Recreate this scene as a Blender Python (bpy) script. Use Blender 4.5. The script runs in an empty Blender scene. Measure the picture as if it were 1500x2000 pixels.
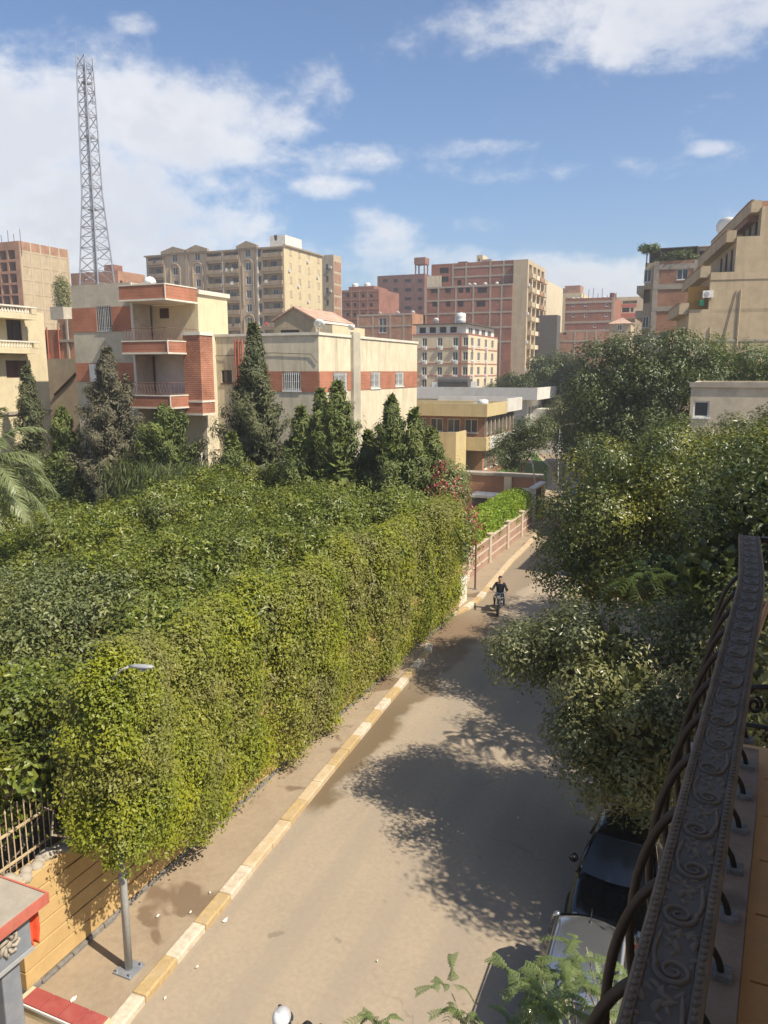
import bpy, bmesh, math, random
import numpy as np
from mathutils import Vector, Matrix
random.seed(7)
RNG = np.random.default_rng(7)
C = bpy.context.scene.collection
SC = bpy.context.scene
PI = math.pi

# ------------------------------------------------------------------ camera, sky, sun, exposure
CAM_H = 11.0; FPX = 1505.0; PITCH = math.radians(10.35); YAW = math.radians(23.36)
cd = bpy.data.cameras.new('camera'); cam = bpy.data.objects.new('camera', cd); C.objects.link(cam)
cam.location = (0, 0, CAM_H); cam.rotation_euler = (PI/2 - PITCH, 0, YAW)
cd.sensor_fit = 'VERTICAL'; cd.sensor_height = 24.0; cd.lens = 24.0*FPX/2000.0
cd.clip_start = 0.05; cd.clip_end = 5000
SC.camera = cam
SUN_EL = math.radians(50); SUN_DIR = Vector((1.0, -0.22, 0)).normalized()   # horizontal direction towards the sun
sun_vec = Vector((SUN_DIR.x*math.cos(SUN_EL), SUN_DIR.y*math.cos(SUN_EL), math.sin(SUN_EL)))
sd_ = bpy.data.lights.new('sun', 'SUN'); sun = bpy.data.objects.new('sun', sd_); C.objects.link(sun)
sd_.energy = 4.6; sd_.angle = math.radians(0.55); sd_.color = (1.0, 0.90, 0.745)
sun.rotation_euler = sun_vec.to_track_quat('Z', 'Y').to_euler()
SC.view_settings.view_transform = 'Standard'; SC.view_settings.look = 'None'
SC.view_settings.exposure = 0.7; SC.view_settings.gamma = 1.0
SC.view_settings.use_curve_mapping = False

def ray(px, py):                      # direction of a photograph point (used to survey positions at known depths)
    u = (px-750)/FPX; v = (1000-py)/FPX
    fy = math.cos(PITCH)+v*math.sin(PITCH); z = -math.sin(PITCH)+v*math.cos(PITCH)
    c, s = math.cos(YAW), math.sin(YAW)
    return Vector((u*c-fy*s, u*s+fy*c, z))
def G(px, py, z=0.0):
    r = ray(px, py); t = (z-CAM_H)/r.z; return Vector((r.x*t, r.y*t, z))
def PX(px, py, x):
    r = ray(px, py); t = x/r.x; return Vector((x, r.y*t, CAM_H+r.z*t))
def PY(px, py, y):
    r = ray(px, py); t = y/r.y; return Vector((r.x*t, y, CAM_H+r.z*t))

world = bpy.data.worlds.new('World'); SC.world = world; world.use_nodes = True
def make_world():
    nt = world.node_tree; N = nt.nodes; L = nt.links; N.clear()
    out = N.new('ShaderNodeOutputWorld'); bg = N.new('ShaderNodeBackground'); L.new(bg.outputs[0], out.inputs[0])
    bg.inputs[1].default_value = 0.088
    sky = N.new('ShaderNodeTexSky'); sky.sky_type = 'NISHITA'; sky.sun_disc = False
    sky.sun_elevation = SUN_EL; sky.sun_rotation = math.atan2(SUN_DIR.x, SUN_DIR.y)
    sky.air_density = 1.0; sky.dust_density = 1.3; sky.ozone_density = 2.0
    tc = N.new('ShaderNodeTexCoord'); D = tc.outputs['Generated']
    def m(op, a, b=None, c=None):
        n = N.new('ShaderNodeMath'); n.operation = op
        for i, v in enumerate((a, b, c)):
            if v is None: continue
            if isinstance(v, (int, float)): n.inputs[i].default_value = v
            else: L.new(v, n.inputs[i])
        return n.outputs[0]
    def dot(vec):
        n = N.new('ShaderNodeVectorMath'); n.operation = 'DOT_PRODUCT'; L.new(D, n.inputs[0]); n.inputs[1].default_value = vec
        return n.outputs['Value']
    def noise(scale, detail, rough=0.55, off=(0, 0, 0), stretch=(1, 1, 1), dist=0.0):
        mp = N.new('ShaderNodeMapping'); L.new(D, mp.inputs[0]); mp.inputs['Location'].default_value = off; mp.inputs['Scale'].default_value = stretch
        n = N.new('ShaderNodeTexNoise'); L.new(mp.outputs[0], n.inputs['Vector']); n.inputs['Scale'].default_value = scale
        n.inputs['Detail'].default_value = detail; n.inputs['Roughness'].default_value = rough; n.inputs['Distortion'].default_value = dist
        return n.outputs['Fac']
    nz1 = noise(6.5, 10, 0.62, stretch=(1, 1, 1.9), dist=0.35)
    nz2 = noise(24.0, 7, 0.62, off=(3, 1, 2), stretch=(1, 1, 1.5))
    bias = None
    # cumulus banks: centre (photo px), half width, half height in px, weight
    blobs = [(30, 265, 330, 105, .74), (300, 240, 270, 95, .74), (120, 400, 330, 160, .74), (470, 240, 170, 70, .50), (620, 310, 150, 34, .46),
             (340, 430, 190, 60, .62), (230, 330, 260, 120, .6), (745, 470, 75, 58, .60), (640, 362, 75, 24, .50), (1230, 25, 300, 75, .60), (1440, 15, 200, 60, .55), (1000, 70, 50, 25, .36),
             (1000, 205, 55, 45, .26), (1085, 125, 35, 18, .30), (270, 45, 40, 20, .42), (1380, 293, 34, 14, .42), (1130, 560, 300, 75, .62),
             (780, 530, 300, 50, .45), (480, 500, 260, 45, .40), (1180, 500, 90, 26, .30), (1370, 215, 70, 40, .17), (1460, 425, 60, 40, .38), (950, 440, 90, 22, .22),
             (1060, 330, 300, 30, .31), (960, 290, 240, 22, .29), (610, 190, 60, 50, .34), (1200, 455, 120, 14, .18), (240, 500, 200, 60, .42),
             (-500, 300, 420, 160, .5), (-1200, 150, 400, 150, .4), (2000, 350, 300, 120, .35), (2700, 500, 500, 120, .4)]
    for (px, py, w, h, wt) in blobs:
        d = ray(px, py).normalized(); r = Vector((d.y, -d.x, 0)).normalized(); u = r.cross(d)
        cz = m('MAXIMUM', dot(d), 0.02)
        dx = m('DIVIDE', dot(r), m('MULTIPLY', cz, w/FPX*1.05)); dy = m('DIVIDE', dot(u), m('MULTIPLY', cz, h/FPX*1.05))
        e = m('ADD', m('MULTIPLY', dx, dx), m('MULTIPLY', dy, dy))
        g = m('MULTIPLY', m('EXPONENT', m('MULTIPLY', m('POWER', e, 1.4), -0.8)), wt)
        bias = g if bias is None else m('MAXIMUM', bias, g)
    f = m('ADD', m('MULTIPLY', nz1, 1.0), m('MULTIPLY', m('SUBTRACT', nz2, 0.5), 0.62))
    dens = m('ADD', m('SUBTRACT', f, 0.86), bias)
    mr = N.new('ShaderNodeMapRange'); mr.interpolation_type = 'SMOOTHSTEP'; L.new(dens, mr.inputs['Value'])
    mr.inputs['From Min'].default_value = -0.16; mr.inputs['From Max'].default_value = 0.40
    alpha = mr.outputs[0]
    # sunlit edges against greyer, thicker middles
    sh = N.new('ShaderNodeMapRange'); sh.interpolation_type = 'SMOOTHSTEP'
    L.new(m('ADD', dens, m('MULTIPLY', m('SUBTRACT', noise(5.0, 6, 0.6, off=(1.3, 4.2, .7)), 0.5), 0.7)), sh.inputs['Value'])
    sh.inputs['From Min'].default_value = 0.05; sh.inputs['From Max'].default_value = 0.42
    mixc = N.new('ShaderNodeMix'); mixc.data_type = 'RGBA'; L.new(sh.outputs[0], mixc.inputs['Factor'])
    mixc.inputs['A'].default_value = (7.9, 7.7, 7.5, 1); mixc.inputs['B'].default_value = (5.6, 5.75, 6.2, 1)
    # the clear sky, a little deeper and more violet-blue as on the photograph
    tint = N.new('ShaderNodeMix'); tint.data_type = 'RGBA'; tint.blend_type = 'MULTIPLY'; tint.inputs['Factor'].default_value = 1
    L.new(sky.outputs[0], tint.inputs['A']); tint.inputs['B'].default_value = (0.90, 0.985, 1.10, 1)
    mix = N.new('ShaderNodeMix'); mix.data_type = 'RGBA'; L.new(m('MULTIPLY', alpha, 0.93), mix.inputs['Factor'])
    L.new(tint.outputs['Result'], mix.inputs['A']); L.new(mixc.outputs['Result'], mix.inputs['B'])
    L.new(mix.outputs['Result'], bg.inputs[0])
make_world()

# ------------------------------------------------------------------ helpers
OFF = {}
def off(o): return OFF.get(o.name, Vector((0, 0, 0))) if o else Vector((0, 0, 0))
def tag(o, label=None, cat=None, group=None, kind=None):
    if label: o['label'] = label
    if cat: o['category'] = cat
    if group: o['group'] = group
    if kind: o['kind'] = kind
    return o
def thing(name, label, cat, loc=(0, 0, 0), group=None, local=False, rz=0):
    o = bpy.data.objects.new(name, None); C.objects.link(o); o.empty_display_size = 0.3
    o.location = loc; o.rotation_euler = (0, 0, rz)
    OFF[o.name] = Vector((0, 0, 0)) if local else Vector(loc)
    return tag(o, label, cat, group)
def link(name, me, parent=None, loc=None, rz=0, world=True):
    """an object for mesh me; loc is a world position when the parent keeps world coordinates"""
    o = bpy.data.objects.new(name, me); C.objects.link(o)
    if parent: o.parent = parent
    if loc is not None:
        o.location = Vector(loc) - (off(parent) if world else Vector((0, 0, 0)))
        OFF[o.name] = Vector((0, 0, 0))
    else: OFF[o.name] = off(parent)
    o.rotation_euler = (0, 0, rz)
    return o

class MB:
    def __init__(s): s.v = []; s.f = []; s.mi = []; s.cur = 0; s.sm = []; s.smooth = False
    def face(s, idx): s.f.append(tuple(idx)); s.mi.append(s.cur); s.sm.append(s.smooth)
    def poly(s, pts):
        b = len(s.v); s.v += [tuple(p) for p in pts]; s.face(range(b, b+len(pts)))
    def box(s, x0, x1, y0, y1, z0, z1):
        b = len(s.v)
        s.v += [(x0,y0,z0),(x1,y0,z0),(x1,y1,z0),(x0,y1,z0),(x0,y0,z1),(x1,y0,z1),(x1,y1,z1),(x0,y1,z1)]
        for q in ((0,3,2,1),(4,5,6,7),(0,1,5,4),(1,2,6,5),(2,3,7,6),(3,0,4,7)): s.face([b+i for i in q])
        return s
    def prism(s, pts, z0, z1):
        n = len(pts); b = len(s.v)
        s.v += [(p[0], p[1], z0) for p in pts] + [(p[0], p[1], z1) for p in pts]
        s.face([b+i for i in reversed(range(n))]); s.face([b+n+i for i in range(n)])
        for i in range(n): j = (i+1) % n; s.face([b+i, b+j, b+n+j, b+n+i])
        return s
    def tube(s, path, r, n=6, cap=True, flat=1.0):
        path = [Vector(p) for p in path]; k = len(path); b = len(s.v)
        rr = r if isinstance(r, (list, tuple)) else [r]*k
        prev = None
        for i, p in enumerate(path):
            t = (path[min(i+1, k-1)]-path[max(i-1, 0)]); t = t.normalized() if t.length > 1e-9 else Vector((0,0,1))
            if prev is None:
                a = Vector((0,0,1)) if abs(t.z) < .9 else Vector((1,0,0))
                u = t.cross(a).normalized()
            else:
                u = prev - t*prev.dot(t); u = u.normalized() if u.length > 1e-6 else t.orthogonal().normalized()
            prev = u; w = t.cross(u)
            for j in range(n):
                q = 2*PI*j/n; s.v.append(tuple(p + u*math.cos(q)*rr[i] + w*math.sin(q)*rr[i]*flat))
        for i in range(k-1):
            for j in range(n):
                j2 = (j+1) % n; s.face([b+i*n+j, b+i*n+j2, b+(i+1)*n+j2, b+(i+1)*n+j])
        if cap:
            s.face([b+j for j in reversed(range(n))]); s.face([b+(k-1)*n+j for j in range(n)])
        return s
    def lathe(s, prof, n=16, c=(0,0,0), axis='z'):
        b = len(s.v); k = len(prof)
        for (r, z) in prof:
            for j in range(n):
                q = 2*PI*j/n; x, y = r*math.cos(q), r*math.sin(q)
                p = (x, y, z) if axis == 'z' else ((x, z, y) if axis == 'y' else (z, x, y))
                s.v.append((p[0]+c[0], p[1]+c[1], p[2]+c[2]))
        for i in range(k-1):
            for j in range(n):
                j2 = (j+1) % n; s.face([b+i*n+j, b+i*n+j2, b+(i+1)*n+j2, b+(i+1)*n+j])
        s.face([b+j for j in reversed(range(n))]); s.face([b+(k-1)*n+j for j in range(n)])
        return s
    def mesh(s, name, mats, shift=None):
        me = bpy.data.meshes.new(name)
        vs = s.v if shift is None else [(a-shift.x, b-shift.y, c-shift.z) for a, b, c in s.v]
        me.from_pydata(vs, [], s.f)
        for m in (mats if isinstance(mats, (list, tuple)) else [mats]):
            if m: me.materials.append(m)
        me.polygons.foreach_set('material_index', s.mi); me.polygons.foreach_set('use_smooth', s.sm)
        me.update(); return me
    def build(s, name, mats, parent=None, bevel=0, seg=2, fixn=False):
        me = s.mesh(name, mats, off(parent))
        if fixn:
            bm = bmesh.new(); bm.from_mesh(me); bmesh.ops.remove_doubles(bm, verts=bm.verts, dist=1e-5); bmesh.ops.recalc_face_normals(bm, faces=bm.faces); bm.to_mesh(me); bm.free()
        o = link(name, me, parent)
        if bevel:
            md = o.modifiers.new('bevel', 'BEVEL'); md.width = bevel; md.segments = seg; md.limit_method = 'ANGLE'; md.angle_limit = math.radians(40)
        return o
def B(*a): return MB().box(*a)

# ------------------------------------------------------------------ materials
def new_mat(name):
    m = bpy.data.materials.new(name); m.use_nodes = True
    return m, m.node_tree.nodes, m.node_tree.links, m.node_tree.nodes['Principled BSDF']
def _noise(N, L, vec, scale, detail=6, rough=.6, dist=0):
    n = N.new('ShaderNodeTexNoise'); n.inputs['Scale'].default_value = scale; n.inputs['Detail'].default_value = detail
    n.inputs['Roughness'].default_value = rough; n.inputs['Distortion'].default_value = dist; L.new(vec, n.inputs['Vector']); return n.outputs['Fac']
def _ramp(N, L, fac, stops):
    r = N.new('ShaderNodeValToRGB'); L.new(fac, r.inputs[0]); e = r.color_ramp.elements
    e[0].position, e[0].color = stops[0][0], (*stops[0][1], 1); e[1].position, e[1].color = stops[-1][0], (*stops[-1][1], 1)
    for p, c in stops[1:-1]: k = e.new(p); k.color = (*c, 1)
    return r.outputs[0]
def _mix(N, L, f, a, b, mode='MIX'):
    n = N.new('ShaderNodeMix'); n.data_type = 'RGBA'; n.blend_type = mode
    for sck, v in ((n.inputs['Factor'], f), (n.inputs['A'], a), (n.inputs['B'], b)):
        if isinstance(v, (int, float)): sck.default_value = v
        elif isinstance(v, tuple): sck.default_value = (*v, 1)
        else: L.new(v, sck)
    return n.outputs['Result']
def _bump(N, L, h, strength, dist, bsdf):
    b = N.new('ShaderNodeBump'); b.inputs['Strength'].default_value = strength; b.inputs['Distance'].default_value = dist
    L.new(h, b.inputs['Height']); L.new(b.outputs[0], bsdf.inputs['Normal'])
def M(name, c, var=.18, scale=2.0, rough=.85, stain=None, stain_amt=.6, sscale=.35, streak=False, bump=.25, bscale=25, bdist=.01, spec=.3, metallic=0):
    """a surface with mottled colour, larger weather stains (streaked downwards on walls) and a fine relief"""
    m, N, L, b = new_mat(name)
    tc = N.new('ShaderNodeTexCoord').outputs['Object']
    lo = tuple(x*(1-var) for x in c); hi = tuple(min(1, x*(1+var)) for x in c)
    col = _ramp(N, L, _noise(N, L, tc, scale, 8, .65), [(.3, lo), (.7, hi)])
    if stain:
        v = tc
        if streak:
            mp = N.new('ShaderNodeMapping'); mp.inputs['Scale'].default_value = (1, 1, .12); L.new(tc, mp.inputs[0]); v = mp.outputs[0]
        n2 = _noise(N, L, v, sscale*(4 if streak else 1), 7, .65, .3)
        r = N.new('ShaderNodeMapRange'); L.new(n2, r.inputs[0]); r.inputs['From Min'].default_value = .48; r.inputs['From Max'].default_value = .72; r.inputs['To Max'].default_value = stain_amt
        col = _mix(N, L, r.outputs[0], col, stain)
    L.new(col, b.inputs['Base Color']); b.inputs['Roughness'].default_value = rough; b.inputs['Metallic'].default_value = metallic
    b.inputs['Specular IOR Level'].default_value = spec
    if bump: _bump(N, L, _noise(N, L, tc, bscale, 5), bump, bdist, b)
    return m
def brickmat(name, c1, c2, mortar, bw=.5, bh=.2, msize=.02, bump=.5, blend=1.0):
    m, N, L, b = new_mat(name)
    tcn = N.new('ShaderNodeTexCoord'); geo = N.new('ShaderNodeNewGeometry')
    sp = N.new('ShaderNodeSeparateXYZ'); L.new(tcn.outputs['Object'], sp.inputs[0])
    ad = N.new('ShaderNodeMath'); ad.operation = 'ADD'; L.new(sp.outputs[0], ad.inputs[0]); L.new(sp.outputs[1], ad.inputs[1])
    cb = N.new('ShaderNodeCombineXYZ'); L.new(ad.outputs[0], cb.inputs[0]); L.new(sp.outputs[2], cb.inputs[1])
    br = N.new('ShaderNodeTexBrick'); L.new(cb.outputs[0], br.inputs['Vector'])
    br.inputs['Color1'].default_value = (*c1, 1); br.inputs['Color2'].default_value = (*c2, 1); br.inputs['Mortar'].default_value = (*mortar, 1)
    br.inputs['Scale'].default_value = 1; br.inputs['Brick Width'].default_value = bw; br.inputs['Row Height'].default_value = bh; br.inputs['Mortar Size'].default_value = msize
    n = _noise(N, L, tcn.outputs['Object'], .5, 8, .65)
    col = _mix(N, L, .55, br.outputs['Color'], _ramp(N, L, n, [(.3, tuple(x*.55 for x in c1)), (.7, tuple(min(1, x*1.45) for x in c2))]), 'MIX')
    L.new(col, b.inputs['Base Color']); b.inputs['Roughness'].default_value = .9; b.inputs['Specular IOR Level'].default_value = .2
    inv = N.new('ShaderNodeMath'); inv.operation = 'SUBTRACT'; inv.inputs[0].default_value = 1; L.new(br.outputs['Fac'], inv.inputs[1])
    _bump(N, L, inv.outputs[0], bump, .02, b)
    return m
def leafmat(name, c1, c2, c3, rough=.42, trans=.28, patch=.6, dry=None):
    """leaf colours: per leaf variation c1..c2, patches of new growth c3 (painted sun on the gold tips)"""
    m, N, L, b = new_mat(name)
    geo = N.new('ShaderNodeNewGeometry')
    col = _ramp(N, L, geo.outputs['Random Per Island'], [(0, c1), (.6, c2), (1, tuple(x*1.25 for x in c2))])
    tc = N.new('ShaderNodeTexCoord').outputs['Object']
    r = N.new('ShaderNodeMapRange'); L.new(_noise(N, L, tc, patch, 4, .6), r.inputs[0]); r.inputs['From Min'].default_value = .42; r.inputs['From Max'].default_value = .66
    col = _mix(N, L, r.outputs[0], col, c3)
    if dry:
        r = N.new('ShaderNodeMapRange'); mp = N.new('ShaderNodeMapping'); mp.inputs['Location'].default_value = (7, 3, 1); L.new(tc, mp.inputs[0])
        L.new(_noise(N, L, mp.outputs[0], .45, 5, .65), r.inputs[0]); r.inputs['From Min'].default_value = .46; r.inputs['From Max'].default_value = .66; r.inputs['To Max'].default_value = .75
        col = _mix(N, L, r.outputs[0], col, dry)
    L.new(col, b.inputs['Base Color']); b.inputs['Roughness'].default_value = rough; b.inputs['Specular IOR Level'].default_value = .45
    tr = N.new('ShaderNodeBsdfTranslucent'); L.new(_mix(N, L, .5, col, (.20, .26, .02), 'MIX'), tr.inputs[0])
    mx = N.new('ShaderNodeMixShader'); mx.inputs[0].default_value = trans
    L.new(b.outputs[0], mx.inputs[1]); L.new(tr.outputs[0], mx.inputs[2]); L.new(mx.outputs[0], N['Material Output'].inputs['Surface'])
    return m
def gloss(name, c, rough=.1, metallic=0, coat=0, spec=.5):
    m, N, L, b = new_mat(name); b.inputs['Base Color'].default_value = (*c, 1); b.inputs['Roughness'].default_value = rough
    b.inputs['Metallic'].default_value = metallic; b.inputs['Coat Weight'].default_value = coat; b.inputs['Specular IOR Level'].default_value = spec
    tc = N.new('ShaderNodeTexCoord').outputs['Object']
    r = N.new('ShaderNodeMapRange'); L.new(_noise(N, L, tc, 6, 6), r.inputs[0]); r.inputs['To Min'].default_value = rough*.7; r.inputs['To Max'].default_value = rough*1.5+.05
    L.new(r.outputs[0], b.inputs['Roughness'])
    return m

CREAM = (.50, .43, .30)
mat = dict(
  villa_plaster=M('villa_plaster', (.60, .53, .38), .12, 1.2, stain=(.34, .29, .20), streak=True, sscale=.5, stain_amt=.8),
  grey_plaster=M('grey_plaster', (.44, .40, .31), .16, 1.5, stain=(.24, .22, .18), streak=False, sscale=.5, stain_amt=.6),
  white_plaster=M('white_plaster', (.62, .60, .55), .08, 1.5, stain=(.45, .42, .36), sscale=.6),
  coping=M('coping', (.62, .58, .48), .1, 2, stain=(.4, .36, .3), sscale=.8),
  cream_plaster=M('cream_plaster', (.58, .50, .33), .1, 1.2, stain=(.42, .34, .2), streak=True, sscale=.5, stain_amt=.5),
  yellow_plaster=M('yellow_plaster', (.53, .425, .225), .1, 1, stain=(.36, .27, .13), streak=True, sscale=.4, stain_amt=.5),
  tan_plaster=M('tan_plaster', (.41, .33, .215), .16, .9, stain=(.28, .22, .14), streak=True, sscale=.3, stain_amt=.6, bscale=8),
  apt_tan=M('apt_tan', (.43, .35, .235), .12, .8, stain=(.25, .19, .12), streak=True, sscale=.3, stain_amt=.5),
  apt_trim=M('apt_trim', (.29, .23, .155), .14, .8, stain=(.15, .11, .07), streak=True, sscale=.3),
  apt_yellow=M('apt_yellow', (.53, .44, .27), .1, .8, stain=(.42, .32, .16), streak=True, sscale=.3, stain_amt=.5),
  hotel_cream=M('hotel_cream', (.55, .47, .325), .1, .8, stain=(.42, .34, .2), streak=True, sscale=.3, stain_amt=.5),
  red_line=M('red_line', (.36, .12, .08), .15, 2),
  concrete=M('concrete', (.34, .30, .24), .18, 1.6, stain=(.22, .19, .15), sscale=.6),
  dull_concrete=M('dull_concrete', (.50, .43, .32), .16, 1.4, stain=(.18, .165, .14), sscale=.5, stain_amt=.8, bscale=14),
  brick_red=brickmat('brick_red', (.215, .092, .062), (.275, .12, .08), (.23, .15, .11), .5, .14, .018),
  villa_brick=brickmat('villa_brick', (.33, .14, .085), (.39, .17, .105), (.25, .125, .085), .9, .17, .012),
  villa_rough=brickmat('villa_rough', (.30, .125, .08), (.46, .22, .14), (.12, .06, .04), .34, .12, .02, bump=1.0),
  brick_brown=brickmat('brick_brown', (.29, .15, .09), (.36, .195, .12), (.28, .2, .14), .5, .14, .018),
  brick_dark=brickmat('brick_dark', (.165, .075, .06), (.20, .09, .07), (.17, .10, .08), .5, .16, .018),
  brick_wall=brickmat('brick_wall', (.33, .20, .15), (.37, .235, .18), (.32, .23, .18), .4, .12, .012),
  roof_tile=brickmat('roof_tile', (.42, .28, .20), (.47, .33, .245), (.28, .12, .09), .3, .3, .03),
  room_shade_paint=M('room_shade_paint', (.035, .032, .03), .3, 2, bump=0),
  slate=M('slate', (.085, .08, .075), .2, 1, bump=.2),
  glass=gloss('glass', (.03, .035, .04), .08, spec=.6),
  window_glass=gloss('window_glass', (.05, .055, .06), .12, spec=.6),
  wall_cream=M('wall_cream', (.50, .42, .32), .1, 3, stain=(.38, .31, .23), sscale=1.2),
  white_paint=M('white_paint', (.66, .66, .63), .06, 4, rough=.5, stain=(.5, .48, .42), sscale=1),
  grey_paint=M('grey_paint', (.33, .34, .34), .08, 4, rough=.5, stain=(.25, .24, .22), sscale=1),
  wood=M('wood', (.12, .07, .045), .25, 8, rough=.6),
  dark_iron=M('dark_iron', (.04, .033, .029), .2, 10, rough=.5, metallic=.3),
  rust_iron=M('rust_iron', (.15, .085, .06), .25, 10, rough=.7),
  steel=M('steel', (.30, .32, .35), .12, 6, rough=.45, metallic=.4),
  pole_grey=M('pole_grey', (.40, .40, .38), .12, 4, rough=.55, stain=(.26, .24, .21), sscale=2),
  kerb_white=M('kerb_white', (.54, .47, .36), .2, 9, stain=(.38, .29, .19), sscale=3.2, stain_amt=1.0, bscale=30),
  kerb_yellow=M('kerb_yellow', (.42, .305, .15), .2, 9, stain=(.40, .31, .20), sscale=3.2, stain_amt=.95, bscale=30),
  kerb_dusty=M('kerb_dusty', (.47, .36, .22), .14, 5, stain=(.56, .49, .36), sscale=3, stain_amt=.8, bscale=30),
  wall_block=M('wall_block', (.50, .345, .155), .12, 2.2, stain=(.38, .25, .11), sscale=1.2, stain_amt=.7, bscale=35),
  wall_joint=M('wall_joint', (.20, .13, .07), .2, 5),
  plinth=M('plinth', (.20, .185, .165), .3, 8, bscale=12, bump=.9, bdist=.04),
  red_tile=M('red_tile', (.33, .075, .065), .14, 3, rough=.55, stain=(.38, .17, .14), sscale=2),
  red_trim=M('red_trim', (.45, .13, .09), .14, 5, stain=(.42, .22, .16), sscale=2),
  cloth_red=M('cloth_red', (.62, .09, .035), .15, 6, rough=.8),
  blue_grey=M('blue_grey', (.20, .22, .25), .12, 4, rough=.6, stain=(.3, .28, .26), sscale=2),
  bark=M('bark', (.16, .115, .08), .3, 9, bscale=14, bump=.8, bdist=.03),
  pale_bark=M('pale_bark', (.30, .25, .19), .25, 9, bscale=14, bump=.7, bdist=.02),
  soil=M('soil', (.17, .125, .08), .25, 1.5, bscale=6, bump=.6, bdist=.05),
  sand=M('sand', (.40, .31, .21), .16, .5, bscale=4, bump=.4, bdist=.03),
  lawn=M('lawn', (.07, .13, .025), .4, 3, bscale=20, bump=.8, bdist=.05),
  rubber=M('rubber', (.03, .03, .03), .15, 10, rough=.8),
  car_black=gloss('car_black', (.006, .0065, .010), .06, coat=1),
  car_silver=gloss('car_silver', (.46, .475, .50), .13, metallic=.85, coat=.8),
  chrome=gloss('chrome', (.6, .6, .6), .12, metallic=1),
  black_plastic=gloss('black_plastic', (.02, .02, .02), .35),
  lamp_lens=gloss('lamp_lens', (.28, .30, .31), .08),
  red_lens=gloss('red_lens', (.35, .02, .02), .15),
  car_red=gloss('car_red', (.25, .02, .02), .12, coat=1),
  skin=M('skin', (.42, .24, .16), .06, 8, rough=.6, bump=0),
  dark_cloth=M('dark_cloth', (.022, .025, .035), .2, 12, rough=.9),
  denim=M('denim', (.075, .085, .105), .2, 12, rough=.9),
  hair=M('hair', (.02, .016, .013), .2, 20, rough=.6),
  helmet_silver=gloss('helmet_silver', (.55, .55, .55), .25, metallic=.3),
  helmet_white=gloss('helmet_white', (.75, .75, .73), .25),
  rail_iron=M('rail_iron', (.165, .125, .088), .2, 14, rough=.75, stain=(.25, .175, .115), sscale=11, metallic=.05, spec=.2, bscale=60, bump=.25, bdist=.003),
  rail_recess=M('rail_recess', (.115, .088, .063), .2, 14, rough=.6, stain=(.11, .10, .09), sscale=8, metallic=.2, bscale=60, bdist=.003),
  ledge_stone=M('ledge_stone', (.27, .185, .125), .22, 7, stain=(.085, .065, .05), sscale=4, stain_amt=.8, bscale=50, bdist=.004),
  balcony_tile=M('balcony_tile', (.50, .255, .07), .1, 4, rough=.5, stain=(.36, .18, .05), sscale=5),
  wood_stick=M('wood_stick', (.42, .24, .14), .15, 10, rough=.6),
  dish=M('dish', (.70, .69, .66), .05, 3, rough=.5),
  green_plastic=gloss('green_plastic', (.02, .35, .17), .4),
  paper=M('paper', (.58, .55, .48), .08, 8),
  curtain_yellow=M('curtain_yellow', (.42, .23, .06), .12, 2),
)
# trimmed hedge, garden bushes, conifers, ficus ...
mat['leaf_hedge'] = leafmat('leaf_hedge', (.130, .165, .018), (.225, .255, .028), (.315, .330, .020), patch=.9, trans=.38, dry=(.225, .20, .085))
mat['leaf_garden'] = leafmat('leaf_garden', (.084, .124, .022), (.150, .190, .030), (.26, .27, .026), patch=1.1, rough=.36, trans=.34, dry=(.135, .155, .055))
mat['leaf_grey'] = leafmat('leaf_grey', (.105, .13, .055), (.15, .175, .072), (.20, .215, .055), patch=.9)
mat['leaf_conifer'] = leafmat('leaf_conifer', (.062, .075, .036), (.105, .115, .050), (.125, .13, .05), trans=.12, rough=.7)
mat['leaf_brown'] = leafmat('leaf_brown', (.085, .080, .050), (.125, .115, .068), (.15, .13, .078), trans=.12, rough=.7)
mat['leaf_thuja'] = leafmat('leaf_thuja', (.064, .092, .025), (.112, .14, .034), (.16, .185, .038), trans=.15, rough=.6)
mat['leaf_ficus'] = leafmat('leaf_ficus', (.085, .098, .044), (.145, .155, .070), (.195, .195, .068), patch=.7, trans=.22, rough=.30)
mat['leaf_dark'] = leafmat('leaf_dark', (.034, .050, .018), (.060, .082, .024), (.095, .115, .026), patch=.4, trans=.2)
mat['leaf_sun_tip'] = leafmat('leaf_sun_tip', (.050, .068, .022), (.088, .108, .032), (.215, .215, .030), patch=.55, trans=.22, rough=.30)  # gold patches put sunlit tips into the leaf colour
mat['leaf_gold'] = leafmat('leaf_gold', (.12, .14, .022), (.22, .22, .028), (.34, .31, .026), patch=.5)
mat['leaf_soft'] = leafmat('leaf_soft', (.055, .085, .022), (.085, .12, .03), (.10, .14, .03), patch=.4, trans=.35)
mat['leaf_lime'] = leafmat('leaf_lime', (.16, .26, .015), (.22, .33, .02), (.27, .37, .025), trans=.35)
mat['leaf_fern'] = leafmat('leaf_fern', (.105, .15, .05), (.155, .205, .07), (.19, .235, .085), trans=.35, patch=3)
mat['leaf_palm'] = leafmat('leaf_palm', (.13, .16, .065), (.20, .235, .10), (.24, .26, .12), trans=.25, rough=.4)
mat['leaf_ivy'] = leafmat('leaf_ivy', (.13, .13, .03), (.19, .19, .045), (.22, .2, .05))
mat['petal'] = leafmat('petal', (.24, .03, .05), (.36, .045, .07), (.42, .07, .08), trans=.3)
mat['leaf_grass'] = leafmat('leaf_grass', (.06, .10, .03), (.10, .15, .05), (.17, .18, .07), trans=.3)

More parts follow.
